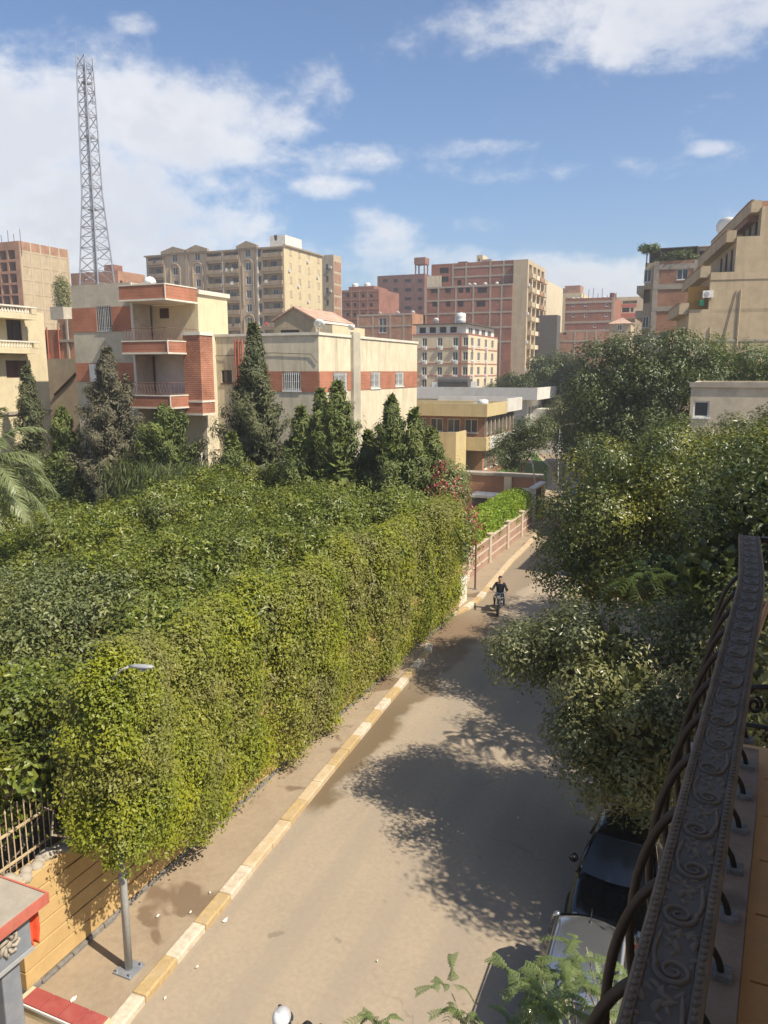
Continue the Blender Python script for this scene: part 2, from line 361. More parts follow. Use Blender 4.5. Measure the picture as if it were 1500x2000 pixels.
def asphalt():
    m, N, L, b = new_mat('dusty_asphalt')
    tc = N.new('ShaderNodeTexCoord').outputs['Object']
    mp = N.new('ShaderNodeMapping'); mp.inputs['Scale'].default_value = (1, .07, 1); L.new(tc, mp.inputs[0])
    lanes = _noise(N, L, mp.outputs[0], .75, 5, .55)
    fine = _noise(N, L, tc, 9, 9, .7)
    mid = _noise(N, L, tc, .6, 7, .6, .4)
    c = _ramp(N, L, lanes, [(.30, (.265, .222, .172)), (.5, (.34, .275, .20)), (.72, (.385, .305, .212))])
    c = _mix(N, L, .30, c, _ramp(N, L, mid, [(.3, (.25, .213, .168)), (.7, (.40, .32, .222))]))
    c = _mix(N, L, .35, c, _ramp(N, L, fine, [(.25, (.19, .157, .118)), (.7, (.42, .345, .255))]))
    # faint wheel tracks, cracks and oil spots
    def mrx(v, a, b_, c0, d):
        r = N.new('ShaderNodeMapRange'); r.interpolation_type = 'SMOOTHSTEP'; L.new(v, r.inputs[0])
        for k, q in zip(('From Min', 'From Max', 'To Min', 'To Max'), (a, b_, c0, d)): r.inputs[k].default_value = q
        return r.outputs[0]
    wv = N.new('ShaderNodeTexWave'); wv.inputs['Scale'].default_value = .20; wv.inputs['Distortion'].default_value = 2.2; wv.inputs['Detail'].default_value = 4; wv.inputs['Detail Scale'].default_value = 1.2; L.new(mp.outputs[0], wv.inputs['Vector'])
    c = _mix(N, L, mrx(wv.outputs['Fac'], .45, .95, 0, .42), c, (.275, .235, .185))
    vo = N.new('ShaderNodeTexVoronoi'); vo.feature = 'DISTANCE_TO_EDGE'; vo.inputs['Scale'].default_value = .42
    wob = N.new('ShaderNodeVectorMath'); wob.operation = 'ADD'; nzv = N.new('ShaderNodeTexNoise'); nzv.inputs['Scale'].default_value = 1.3; nzv.inputs['Detail'].default_value = 6; L.new(tc, nzv.inputs['Vector']); L.new(nzv.outputs['Color'], wob.inputs[0]); L.new(tc, wob.inputs[1]); L.new(wob.outputs[0], vo.inputs['Vector'])
    mk = N.new('ShaderNodeMath'); mk.operation = 'MULTIPLY'; L.new(mrx(vo.outputs['Distance'], .003, .011, .32, 0), mk.inputs[0]); L.new(mrx(_noise(N, L, tc, .35, 4, .6), .52, .62, 0, 1), mk.inputs[1])
    c = _mix(N, L, mk.outputs[0], c, (.16, .125, .09))
    sp2 = _noise(N, L, tc, 1.7, 3, .5); c = _mix(N, L, mrx(sp2, .68, .74, 0, .5), c, (.16, .13, .10))
    # damp soil along the left gutter: a stain that follows the kerb
    sp = N.new('ShaderNodeSeparateXYZ'); L.new(tc, sp.inputs[0])
    def mr(v, a, b_, c0, d):
        r = N.new('ShaderNodeMapRange'); r.interpolation_type = 'SMOOTHSTEP'; L.new(v, r.inputs[0])
        for k, q in zip(('From Min', 'From Max', 'To Min', 'To Max'), (a, b_, c0, d)): r.inputs[k].default_value = q
        return r.outputs[0]
    def mul(a, b_):
        n = N.new('ShaderNodeMath'); n.operation = 'MULTIPLY'; L.new(a, n.inputs[0]); L.new(b_, n.inputs[1]); return n.outputs[0]
    adx = N.new('ShaderNodeMath'); adx.operation = 'MULTIPLY_ADD'; L.new(mid, adx.inputs[0]); adx.inputs[1].default_value = 1.6; L.new(sp.outputs[0], adx.inputs[2])
    wet = mul(mr(adx.outputs[0], -7.6, -7.9, 0, 1), mul(mr(sp.outputs[1], 15.3, 16.2, 0, 1), mr(sp.outputs[1], 21, 27, 1, .45)))
    wet2 = mul(mr(adx.outputs[0], -7.2, -8.3, 0, 1), mul(mr(sp.outputs[1], 26.5, 28.5, 0, .8), mr(sp.outputs[1], 31, 34, 1, 0)))
    c = _mix(N, L, wet, c, (.155, .115, .07)); c = _mix(N, L, wet2, c, (.19, .13, .08))
    L.new(c, b.inputs['Base Color']); b.inputs['Roughness'].default_value = .9; b.inputs['Specular IOR Level'].default_value = .2
    _bump(N, L, _noise(N, L, tc, 40, 6), .35, .012, b)
    return m
mat['asphalt'] = asphalt()
def dirt_paving():
    m, N, L, b = new_mat('dirt_paving')
    tc = N.new('ShaderNodeTexCoord').outputs['Object']
    c = _ramp(N, L, _noise(N, L, tc, .8, 8, .6), [(.3, (.275, .215, .15)), (.7, (.365, .287, .20))])
    c = _mix(N, L, .35, c, _ramp(N, L, _noise(N, L, tc, 7, 9, .7), [(.25, (.18, .14, .095)), (.75, (.41, .33, .24))]))
    r = N.new('ShaderNodeMapRange'); L.new(_noise(N, L, tc, .55, 3, .5, .6), r.inputs[0]); r.inputs['From Min'].default_value = .60; r.inputs['From Max'].default_value = .635; r.inputs['To Max'].default_value = .8
    c = _mix(N, L, r.outputs[0], c, (.16, .11, .07))
    L.new(c, b.inputs['Base Color']); b.inputs['Roughness'].default_value = .95; b.inputs['Specular IOR Level'].default_value = .15
    _bump(N, L, _noise(N, L, tc, 30, 6), .5, .015, b)
    return m
mat['dirt'] = dirt_paving()

# ------------------------------------------------------------------ facades and windows
def facade(mb, P0, U, W, z0, z1, holes, depth=.2):
    """a wall face with real openings; P0 = lower left seen from outside, U = unit vector to the viewer's right"""
    P0 = Vector(P0); U = Vector(U); Nn = U.cross(Vector((0, 0, 1)))
    hs = [(max(.01, h[0]), min(W-.01, h[1]), max(z0+.01, h[2]), min(z1-.01, h[3])) + tuple(h[4:]) for h in holes]
    us = sorted({0, W, *[h[0] for h in hs], *[h[1] for h in hs]}); zs = sorted({z0, z1, *[h[2] for h in hs], *[h[3] for h in hs]})
    def P(u, z, d=0): q = P0 + U*u - Nn*d; return (q.x, q.y, z)
    for i in range(len(zs)-1):
        run = None; zc = (zs[i]+zs[i+1])/2
        for j in range(len(us)-1):
            uc = (us[j]+us[j+1])/2
            hole = any(h[0] < uc < h[1] and h[2] < zc < h[3] for h in hs)
            if not hole and run is None: run = us[j]
            if run is not None and (hole or j == len(us)-2):
                e = us[j] if hole else us[j+1]
                mb.poly([P(run, zs[i]), P(e, zs[i]), P(e, zs[i+1]), P(run, zs[i+1])]); run = None
    for h in hs:
        d = h[5] if len(h) > 5 else depth; a, b, c, e = h[:4]
        mb.poly([P(a, c), P(b, c), P(b, c, d), P(a, c, d)]); mb.poly([P(a, e, d), P(b, e, d), P(b, e), P(a, e)])
        mb.poly([P(a, c), P(a, c, d), P(a, e, d), P(a, e)]); mb.poly([P(b, c, d), P(b, c), P(b, e), P(b, e, d)])
        if d > .5: mb.poly([P(a, c, d), P(b, c, d), P(b, e, d), P(a, e, d)])      # the back wall of a recessed balcony
WCACHE = {}
def win_mesh(w, h, style):
    key = (round(w, 2), round(h, 2), style)
    if key in WCACHE: return WCACHE[key]
    mb = MB(); w, h = key[0], key[1]
    if style == 'void':                      # an unglazed opening: a sheet painted dark as the unlit room's shade
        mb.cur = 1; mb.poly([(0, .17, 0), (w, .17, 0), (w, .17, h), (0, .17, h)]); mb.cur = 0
        mb.box(0, w, .02, .16, -.06, -.001); mats = [mat['concrete'], mat['room_shade_paint']]
    elif style == 'shutter':                 # brown slatted shutters, two leaves, a sheet painted as shade behind
        for k in range(2):
            x0 = k*w/2+.02; x1 = (k+1)*w/2-.02
            mb.box(x0, x0+.06, .04, .09, 0, h); mb.box(x1-.06, x1, .04, .09, 0, h); mb.box(x0+.06, x1-.06, .04, .09, 0, .07); mb.box(x0+.06, x1-.06, .04, .09, h-.07, h)
            n = max(4, int(h/.14))
            for i in range(n):
                z = .07+(h-.14)*i/n; mb.poly([(x0+.06, .05, z), (x1-.06, .05, z), (x1-.06, .09, z+(h-.14)/n*1.1), (x0+.06, .09, z+(h-.14)/n*1.1)])
        mb.cur = 1; mb.poly([(0, .14, 0), (w, .14, 0), (w, .14, h), (0, .14, h)]); mats = [mat['wood'], mat['room_shade_paint']]
    else:
        t = .07 if style != 'thin' else .05
        mb.box(0, t, .05, .13, 0, h); mb.box(w-t, w, .05, .13, 0, h); mb.box(t, w-t, .05, .13, 0, t); mb.box(t, w-t, .05, .13, h-t, h)
        if w > .7: mb.box(w/2-t/2, w/2+t/2, .06, .12, t, h-t)
        if style in ('grille', 'grille_white'):
            n = max(4, int(w/.13))
            for i in range(1, n): mb.box(w*i/n-.012, w*i/n+.012, -.03, -.005, 0, h)
            for q in (.12, .5, .88): mb.box(0, w, -.004, .02, h*q-.012, h*q+.012)
        mb.box(-.06, w+.06, -.06, .04, -.08, -.005)
        mb.cur = 1; mb.poly([(t, .11, t), (w-t, .11, t), (w-t, .11, h-t), (t, .11, h-t)])
        fm = {'brown': 'wood', 'grille': 'grey_paint'}.get(style, 'white_paint')
        mats = [mat[fm], mat['window_glass']]
    WCACHE[key] = mb.mesh('window', mats); return WCACHE[key]
AC_MESH = None
def ac_unit(root, p, rz):
    global AC_MESH
    if AC_MESH is None:
        a = B(-.4, .4, -.36, -.04, 0, .55); a.box(-.35, -.3, -.04, .02, -.12, .1); a.box(.3, .35, -.04, .02, -.12, .1)
        a.cur = 1; a.lathe([(.2, -.362), (.2, -.385), (.05, -.39), (.001, -.391)], 12, (-.1, 0, .28), 'y'); AC_MESH = a.mesh('air_conditioner', [mat['white_paint'], mat['grey_paint']])
    link('air_conditioner', AC_MESH, root, p, rz)
def volume(root, x0, x1, y0, y1, z0, z1, m, front=(), right=(), left=(), name='wall', roof=.5, wins=True, roofmat=None):
    """one block of a building: walls with openings, a sunk roof behind a parapet, windows set into the openings.
    openings are (a0, a1, z0, z1, style[, depth]) with a = x on the front, y on the right and left faces"""
    mb = MB()
    facade(mb, (x0, y0, 0), (1, 0, 0), x1-x0, z0, z1, [(h[0]-x0, h[1]-x0)+tuple(h[2:]) for h in front])
    facade(mb, (x1, y0, 0), (0, 1, 0), y1-y0, z0, z1, [(h[0]-y0, h[1]-y0)+tuple(h[2:]) for h in right])
    facade(mb, (x0, y1, 0), (0, -1, 0), y1-y0, z0, z1, [(y1-h[1], y1-h[0])+tuple(h[2:]) for h in left])
    facade(mb, (x1, y1, 0), (-1, 0, 0), x1-x0, z0, z1, [])
    t = .18; zr = z1-roof
    for (a, b, c, d) in ((x0, x1, y0, y0+t), (x0, x1, y1-t, y1), (x0, x0+t, y0+t, y1-t), (x1-t, x1, y0+t, y1-t)):
        mb.poly([(a, c, z1), (b, c, z1), (b, d, z1), (a, d, z1)])
    a, b, c, d = x0+t, x1-t, y0+t, y1-t
    mb.poly([(a, c, zr), (b, c, zr), (b, d, zr), (a, d, zr)])
    for p, q in (((a, c), (b, c)), ((b, c), (b, d)), ((b, d), (a, d)), ((a, d), (a, c))):
        mb.poly([(p[0], p[1], zr), (q[0], q[1], zr), (q[0], q[1], z1), (p[0], p[1], z1)])
    mb.build(name, m, root)
    if wins:
        for hs, rz, f in ((front, 0, lambda h: (h[0], y0, h[2])), (right, PI/2, lambda h: (x1, h[0], h[2])), (left, -PI/2, lambda h: (x0, h[1], h[2]))):
            for h in hs:
                if len(h) > 4 and h[4]:
                    nm = 'window_opening' if h[4] == 'void' else 'window'
                    link(nm, win_mesh(h[1]-h[0], h[3]-h[2], h[4]), root, f(h), rz)
def grid(a0, a1, z0, z1, nc, nr, w, h, style, skip=(), depth=None):
    r = []
    for i in range(nc):
        for j in range(nr):
            if (i, j) in skip: continue
            a = a0+(a1-a0)*(i+.5)/nc; z = z0+(z1-z0)*(j+.5)/nr
            r.append((a-w/2, a+w/2, z-h/2, z+h/2, style)+((depth,) if depth else ()))
    return r
def frp(Y, x0, y0, x1, y1, style=None, depth=None):     # opening surveyed on a plane y = Y
    a = PY((x0+x1)/2, y0, Y); b = PY((x0+x1)/2, y1, Y); l = PY(x0, (y0+y1)/2, Y); r = PY(x1, (y0+y1)/2, Y)
    return (l.x, r.x, b.z, a.z, style)+((depth,) if depth else ())
def sdp(X, x0, y0, x1, y1, style=None, depth=None):     # opening surveyed on a plane x = X
    a = PX((x0+x1)/2, y0, X); b = PX((x0+x1)/2, y1, X); l = PX(x0, (y0+y1)/2, X); r = PX(x1, (y0+y1)/2, X)
    return (l.y, r.y, b.z, a.z, style)+((depth,) if depth else ())
def dish(p, r=.6, az=0, label=None, group='satellite dishes on the roofs'):
    """a satellite dish with its bowl tilted up, on a post"""
    r = r*.62 if r < 1.5 else r
    t = thing('satellite_dish', label, 'satellite dish', p, group, local=True, rz=az)
    n = 14; mb = MB(); mb.smooth = True
    tl = Matrix.Rotation(math.radians(-52), 3, 'X')
    rows = []
    for k in range(4):
        rr = r*k/3+.001; rows.append([tl @ Vector((rr*math.cos(2*PI*j/n), rr*math.sin(2*PI*j/n), .35*rr*rr/r)) + Vector((0, 0, r*1.25)) for j in range(n)])
    for k in range(3):
        for j in range(n): mb.poly([rows[k][j], rows[k][(j+1) % n], rows[k+1][(j+1) % n], rows[k+1][j]])
    o = mb.build('bowl', mat['dish'], t, fixn=True); sm = o.modifiers.new('s', 'SOLIDIFY'); sm.thickness = .02
    q = tl @ Vector((0, 0, .75*r)) + Vector((0, 0, r*1.25)); e = tl @ Vector((0, -r*.9, .3*r)) + Vector((0, 0, r*1.25))
    MB().tube([e, q], r*.03, 5).lathe([(.05*r, 0), (.08*r, .1*r)], 8, tuple(q)).build('feed_arm', mat['steel'], t)
    MB().tube([(0, 0, 0), (0, .1, r*1.15)], r*.07, 6).tube([(-r*.4, 0, .02), (r*.4, 0, .02)], r*.05, 5).tube([(0, -r*.4, .02), (0, r*.4, .02)], r*.05, 5).build('post', mat['steel'], t)
    return t
def water_tank(p, r, h, label, group='white water tanks on the roofs'):
    t = thing('water_tank', label, 'water tank', p, group, local=True)
    b = MB(); b.smooth = True; b.lathe([(r, 0), (r, h*.3), (r*1.03, h*.33), (r, h*.36), (r, h*.62), (r*1.03, h*.66), (r, h*.7), (r, h*.88), (r*.75, h*.98), (r*.3, h)], 18); b.build('barrel', mat['white_paint'], t)
    MB().lathe([(r*.3, h), (r*.3, h*1.06), (r*.1, h*1.08)], 12).build('lid', mat['grey_paint'], t)

# ------------------------------------------------------------------ ground, road, pavements
B(-1500, 1500, -300, 2500, -.35, -.08).build('ground', mat['sand'])['kind'] = 'structure'
road = MB()
cl = [(-8.35, -10), (-8.35, 7), (-8.54, 8.9), (-8.70, 11.63), (-8.95, 15), (-9.15, 17.9), (-9.45, 22.5), (-9.77, 27.4), (-10.6, 28.9), (-13.5, 29.2), (-13.5, 31.2), (-10.9, 31.6), (-10.1, 33.2), (-10.0, 35), (-10.2, 39), (-10.42, 43), (-10.55, 49), (-11.2, 57), (-12.3, 70), (-17, 90), (-26, 118), (-40, 160)]
cr = [(-.3, -10), (-.3, 20), (-.4, 34), (-.8, 45), (-1.6, 57), (-3.2, 70), (-8, 90), (-17, 118), (-31, 160)]
def at_y(pl, y):
    for (xa, ya), (xb, yb) in zip(pl, pl[1:]):
        if ya <= y <= yb and yb > ya: return xa+(xb-xa)*(y-ya)/(yb-ya)
    return pl[-1][0]
ys = sorted({p[1] for p in cl} | {p[1] for p in cr})
for a, b in zip(ys, ys[1:]):
    road.poly([(at_y(cl, a)-.3, a, 0), (at_y(cr, a)+.3, a, 0), (at_y(cr, b)+.3, b, 0), (at_y(cl, b)-.3, b, 0)])
road.build('road', mat['asphalt'])['kind'] = 'structure'
B(-13.6, -8, 28.0, 32.4, -.06, -.008).build('driveway', mat['dirt'])['kind'] = 'structure'

def kerb(name, path, cols, depth=.3, h=.15, seglen=.93, jitter=.012):
    """a row of painted kerb stones along a path, each stone its own part"""
    root = bpy.data.objects.new(name, None); C.objects.link(root); root['kind'] = 'structure'; OFF[root.name] = Vector((0, 0, 0))
    pts = [Vector((*p, 0)) for p in path]; d = [0]
    for a, b in zip(pts, pts[1:]): d.append(d[-1]+(b-a).length)
    def at(s):
        for i in range(len(pts)-1):
            if d[i] <= s <= d[i+1]+1e-6: return pts[i].lerp(pts[i+1], (s-d[i])/(d[i+1]-d[i]))
        return pts[-1]
    n = int(d[-1]/seglen); seg = d[-1]/n
    for k in range(n):
        a = at(k*seg+.003); b = at((k+1)*seg-.003); t = (b-a).normalized(); nn = Vector((-t.y, t.x, 0))
        hz = h+random.uniform(-jitter, jitter); mb = MB(); j = random.uniform(-jitter, jitter)
        q = [(a+nn*j), (b+nn*(j+random.uniform(-.006, .006))), b+nn*depth, a+nn*depth]
        mb.prism([(p.x, p.y) for p in q], -.1, hz)
        o = mb.build('kerb_stone', mat[cols(k, k*seg)], root, bevel=.03, seg=2)
    return root
def cols_near(k, s):
    if s > 27.3-9: return 'kerb_white' if k % 2 else 'kerb_yellow'
    return 'kerb_white' if k % 2 else 'kerb_yellow'
kerb('kerb_near', [(-8.36, 3.5), (-8.36, 7), (-8.54, 8.9), (-8.70, 11.63), (-8.95, 15), (-9.15, 17.9), (-9.45, 22.5), (-9.72, 27.0), (-9.85, 27.9), (-10.2, 28.5), (-10.75, 28.75)],
     lambda k, s: ('kerb_white' if k % 2 else 'kerb_yellow') if (s < 9.5 or s > 14.6) else ('kerb_dusty' if k % 3 else 'kerb_yellow'))
kerb('kerb_far', [(-11.0, 31.75), (-10.55, 32.1), (-10.2, 32.8), (-10.02, 33.8), (-9.98, 35), (-10.2, 39), (-10.42, 43), (-10.55, 49), (-11.2, 57)],
     lambda k, s: ('kerb_yellow' if k % 2 else 'kerb_white') if s < 5.2 else 'kerb_dusty')
kerb('kerb_right', [(-.3, 46), (-.3, 20), (-.3, 3)], lambda k, s: 'kerb_dusty')
def pave(name, poly, z=.115, z0=-.2):
    MB().prism(poly, z0, z).build(name, mat['dirt'])['kind'] = 'structure'
pave('pavement', [(-8.62, 3), (-8.62, 7), (-8.80, 8.9), (-8.96, 11.63), (-9.2, 15), (-9.42, 17.9), (-9.72, 22.5), (-9.98, 27.0), (-10.15, 27.8), (-10.45, 28.3), (-10.78, 28.5), (-10.9, 3)])
pave('pavement_far', [(-11.0, 32.0), (-10.78, 32.3), (-10.45, 32.9), (-10.28, 33.9), (-10.24, 35), (-10.46, 39), (-10.68, 43), (-10.81, 49), (-11.46, 57), (-12.9, 70), (-14.4, 70), (-13.0, 57), (-11.6, 32)])
pave('pavement_right', [(-.05, 3), (4, 3), (4, 48), (-.05, 46)])
MB().prism([(-34, 74), (-14.5, 72), (-18, 90), (-27, 118), (-40, 118)], -.3, .06).build('lawn', mat['lawn'])['kind'] = 'structure'
MB().prism([(-27.6, 92), (-20.2, 92), (-21.5, 98), (-29, 98)], -.2, .075).build('park_path', mat['sand'])['kind'] = 'structure'
MB().prism([(-45, 9), (-10.9, 9), (-10.9, 28.4), (-11.2, 31), (-11.7, 56), (-45, 56)], -.3, .02).build('garden_soil', mat['soil'])['kind'] = 'structure'

# litter and stones on the road and the pavement
for k, (px, py, s, lab) in enumerate([(440, 1798, .16, 'crumpled white scrap of paper beside the kerb, nearest the tall white scrap'), (372, 1783, .09, 'small white scrap lying on the pavement, the one farther from the kerb'),
        (308, 1790, .11, 'white paper scrap on the pavement to the right of the lamp pole'), (410, 1745, .07, 'small pale scrap on the pavement close to the yellow kerb stone'),
        (385, 1890, .09, 'pale scrap on the road below the yellow kerb stone'), (323, 1950, .08, 'white pebble like scrap on the road next to the nearest white kerb stone'),
        (143, 1952, .15, 'crushed white litter on the pavement beside the red tiled ledge'), (1012, 1598, .1, 'lone white scrap lying on the road in the tree shade'), (737, 1878, .05, 'tiny white scrap on the sunlit middle of the road')]):
    z = .125 if k in (1, 2, 3, 6) else .01
    p = G(px, py, z); mb = MB(); n = 6
    for q in range(2):
        s_ = s*.5; pts = [(p.x+s_*random.uniform(.5, 1)*math.cos(2*PI*i/n+q)*.6, p.y+s*random.uniform(.5, 1)*math.sin(2*PI*i/n+q)*.6, z+random.uniform(0, .035)) for i in range(n)]
        c = (p.x, p.y, z+.05)
        for i in range(n): mb.poly([pts[i], pts[(i+1) % n], c])
    tag(mb.build('paper_scrap', mat['paper']), lab, 'litter', 'litter on the street')

# ------------------------------------------------------------------ the garden wall beside the near pavement
gw = thing('garden_wall', 'low ochre block wall with dark joints under the trimmed hedge by the pavement', 'wall', (-10.6, 9, 0))
rnd = random.Random(3)
B(-10.86, -10.535, 8.42, 33.2, .0, 2.2).build('wall_core', mat['wall_joint'], gw)
zc = .22
for r in range(6):                        # courses of long ochre blocks with recessed joints
    y = 8.4
    while y < 32.5:
        l = rnd.uniform(2.2, 3.4); y1 = min(33.2, y+l)
        B(-10.87, -10.5+rnd.uniform(-.006, .006), y+.006, y1-.006, zc+r*.345+.012, zc+(r+1)*.345-.012).build('block', mat['wall_block'], gw, bevel=.008, seg=1); y = y1
pl = MB()
y = 8.4
while y < 33:
    l = rnd.uniform(.25, .5); pl.box(-10.87, -10.46+rnd.uniform(-.03, .035), y, min(33, y+l-.01), 0, .22+rnd.uniform(-.03, .02)); y += l
pl.build('plinth', mat['plinth'], gw, bevel=.03)
rb = MB(); rb.smooth = True               # the broken, crumbling top at the near end
for k in range(14):
    y = 8.45+k*.1; s = rnd.uniform(.09, .17); c = (-10.68+rnd.uniform(-.08, .08), y, 2.27+rnd.uniform(-.02, .06))
    rb.lathe([(s*.5, -s*.8), (s, -s*.2), (s*.9, s*.3), (s*.35, s*.65)], 7, c)
rb.build('broken_top', mat['concrete'], gw)
fe = thing('garden_fence', 'pale rusting iron bar fence standing on the ochre wall in the dark corner', 'fence', (-10.95, 8.6, 2.3))
for k in range(20):
    y = 8.3+k*.132
    MB().tube([(-11.0, y, 2.05), (-11.0, y, 3.35)], .011, 6).lathe([(.016, 3.35), (.02, 3.38), (.002, 3.46)], 6, (-11.0, y, 0)).build('bar', mat['kerb_dusty'] if k < 11 else mat['rust_iron'], fe)
for z in (2.35, 2.95): B(-11.02, -10.98, 8.2, 11, z, z+.035).build('rail', mat['kerb_dusty'], fe)

# ------------------------------------------------------------------ gate house corner at the lower left
gh = thing('gate_shelter', 'small gate shelter with concrete slab roof edged in red and blue grey fascia', 'gatehouse', (-10.3, 7.2, 0))
B(-11.6, -9.56, 5.0, 8.16, 2.50, 2.60).build('roof_slab', mat['concrete'], gh, bevel=.015)
rt = MB(); rt.box(-9.555, -9.52, 5.0, 8.16, 2.42, 2.605); rt.box(-11.6, -9.52, 8.163, 8.195, 2.42, 2.605); rt.build('red_edge', mat['red_trim'], gh)
B(-11.5, -9.72, 5.1, 7.95, 1.72, 2.42).build('fascia', mat['blue_grey'], gh, bevel=.01)
B(-11.5, -9.69, 5.1, 7.97, 1.66, 1.72).build('fascia_moulding', mat['grey_paint'], gh)
B(-10.2, -9.85, 7.45, 7.8, 0, 1.66).build('column', mat['blue_grey'], gh, bevel=.02)
B(-10.22, -9.83, 6.0, 6.35, 0, 1.66).build('column', mat['blue_grey'], gh, bevel=.02)
B(-11.5, -11.2, 5.1, 7.95, 0, 1.66).build('back_wall', mat['white_plaster'], gh)
em = MB(); em.smooth = True                # a plain moulded plaster rosette on the fascia
cx, cy, cz = -9.715, 7.52, 2.08
for k in range(7):
    a = 2*PI*k/7; em.tube([(cx, cy+.05*math.cos(a), cz+.05*math.sin(a)), (cx+.025, cy+.13*math.cos(a+.3), cz+.13*math.sin(a+.3)), (cx+.02, cy+.19*math.cos(a+.8), cz+.19*math.sin(a+.8)), (cx, cy+.14*math.cos(a+1.2), cz+.14*math.sin(a+1.2))], [.02, .035, .03, .012], 6)
em.lathe([(.06, -.02), (.06, .02), (.02, .04)], 12, (cx, cy, cz), 'x'); em.build('moulded_emblem', mat['concrete'], gh)
fl = MB(); fl.smooth = True                # red cloth hanging under the slab end
nx, nz = 10, 12
for i in range(nx+1):
    for j in range(nz+1):
        u = i/nx; v = j/nz
        fl.v.append((-9.80+.06*math.sin(u*9+v*1.5)*(.3+v), 7.98+.20*u+.02*math.sin(v*7+u*5), 2.40-.72*v-.10*v*abs(u-.5)))
for i in range(nx):
    for j in range(nz): b = i*(nz+1)+j; fl.face((b, b+1, b+nz+2, b+nz+1))
ro = fl.build('red_cloth', mat['cloth_red']); ro.modifiers.new('s', 'SOLIDIFY').thickness = .01
tag(ro, 'crumpled red cloth hanging below the shelter roof beside the ochre wall', 'cloth')
ld = thing('tiled_ledge', 'low cream ledge topped with four dark red tiles at the lower left', 'ledge', (-9.5, 8.25, 0))
B(-10.42, -8.66, 8.08, 8.46, 0, .318).build('ledge_body', mat['cream_plaster'], ld, bevel=.01)
for k in range(4): B(-10.30+k*.41, -10.30+(k+1)*.41-.018, 8.10, 8.44, .318, .348).build('tile', mat['red_tile'], ld, bevel=.005, seg=1)
B(-10.42, -8.64, 8.06, 8.085, .30, .345).build('white_edge', mat['white_paint'], ld)

# ------------------------------------------------------------------ street lamps
def lamp(base, h, rise, reach, label, az=0, r=.056, group='street lamps along the road'):
    t = thing('street_lamp', label, 'street lamp', base, group, local=True, rz=az)
    p = MB(); p.smooth = True
    p.lathe([(r*1.25, 0), (r*1.25, 1.9), (r*1.28, 1.92), (r*.95, 2.0), (r*.9, 2.02), (r*.62, h-.3), (r*.55, h)], 14); p.build('pole', mat['pole_grey'], t)
    MB().lathe([(r*1.36, 1.86), (r*1.36, 1.96)], 14).build('collar', mat['grey_paint'], t)
    bp = B(-.2, .2, -.2, .2, 0, .035)
    for a in (-.15, .15):
        for b in (-.15, .15): bp.lathe([(.022, .035), (.022, .1)], 6, (a, b, 0))
    bp.build('base_plate', mat['steel'], t)
    a = MB(); a.smooth = True; a.tube([(0, 0, h-.05), (reach*.15, 0, h+rise*.45), (reach*.45, 0, h+rise*.8), (reach*.78, 0, h+rise)], r*.34, 8); a.build('arm', mat['pole_grey'], t)
    hd = MB(); hd.smooth = True
    hz = h+rise; rows = [(-.02, .024, .024), (.08, .04, .034), (.23, .07, .04), (.38, .066, .034), (.47, .034, .018)]
    n = 10; b0 = 0
    for (dx, w, q) in rows:
        for j in range(n): an = 2*PI*j/n; hd.v.append((reach*.78+dx, w*math.cos(an), hz+dx*.12+q*math.sin(an)))
    for i in range(len(rows)-1):
        for j in range(n): hd.face((i*n+j, i*n+(j+1) % n, (i+1)*n+(j+1) % n, (i+1)*n+j))
    hd.face(list(reversed(range(n)))); hd.face([(len(rows)-1)*n+j for j in range(n)])
    o = hd.build('lamp_head', mat['grey_paint'], t, fixn=True)
    l = MB(); l.smooth = True; l.lathe([(.002, -.04), (.05, -.036), (.065, 0)], 10, (reach*.78+.27, 0, hz)); l.build('lens', mat['lamp_lens'], t)
    return t
lamp((-9.28, 9.6, .115), 5.5, .5, .62, 'grey lamp pole on the near pavement with its arm above the hedge')
lamp((-13.02, 69.9, .1), 6.0, .3, 1.5, 'tall pale lamp pole at the far bend against dark trees')
t = thing('leaning_pole', 'thin pale pole leaning above the far gate wall', 'pole', (-12.6, 57.6, 0)); MB().tube([(-12.55, 57.6, 0), (-12.4, 57.6, 2.6), (-12.72, 57.6, 4.5)], .05, 7).build('shaft', mat['pole_grey'], t); MB().lathe([(.07, 4.45), (.07, 4.6)], 8, (-12.72, 57.6, 0)).build('cap', mat['grey_paint'], t)
t = thing('sign_post', 'short dark iron post on the far pavement by the red flowering shrub', 'post', (-10.73, 36.5, .115)); MB().tube([(-10.73, 36.5, .1), (-10.73, 36.5, 3.1)], .05, 8).build('shaft', mat['rust_iron'], t); B(-10.83, -10.63, 36.4, 36.6, .11, .15).build('foot', mat['steel'], t)

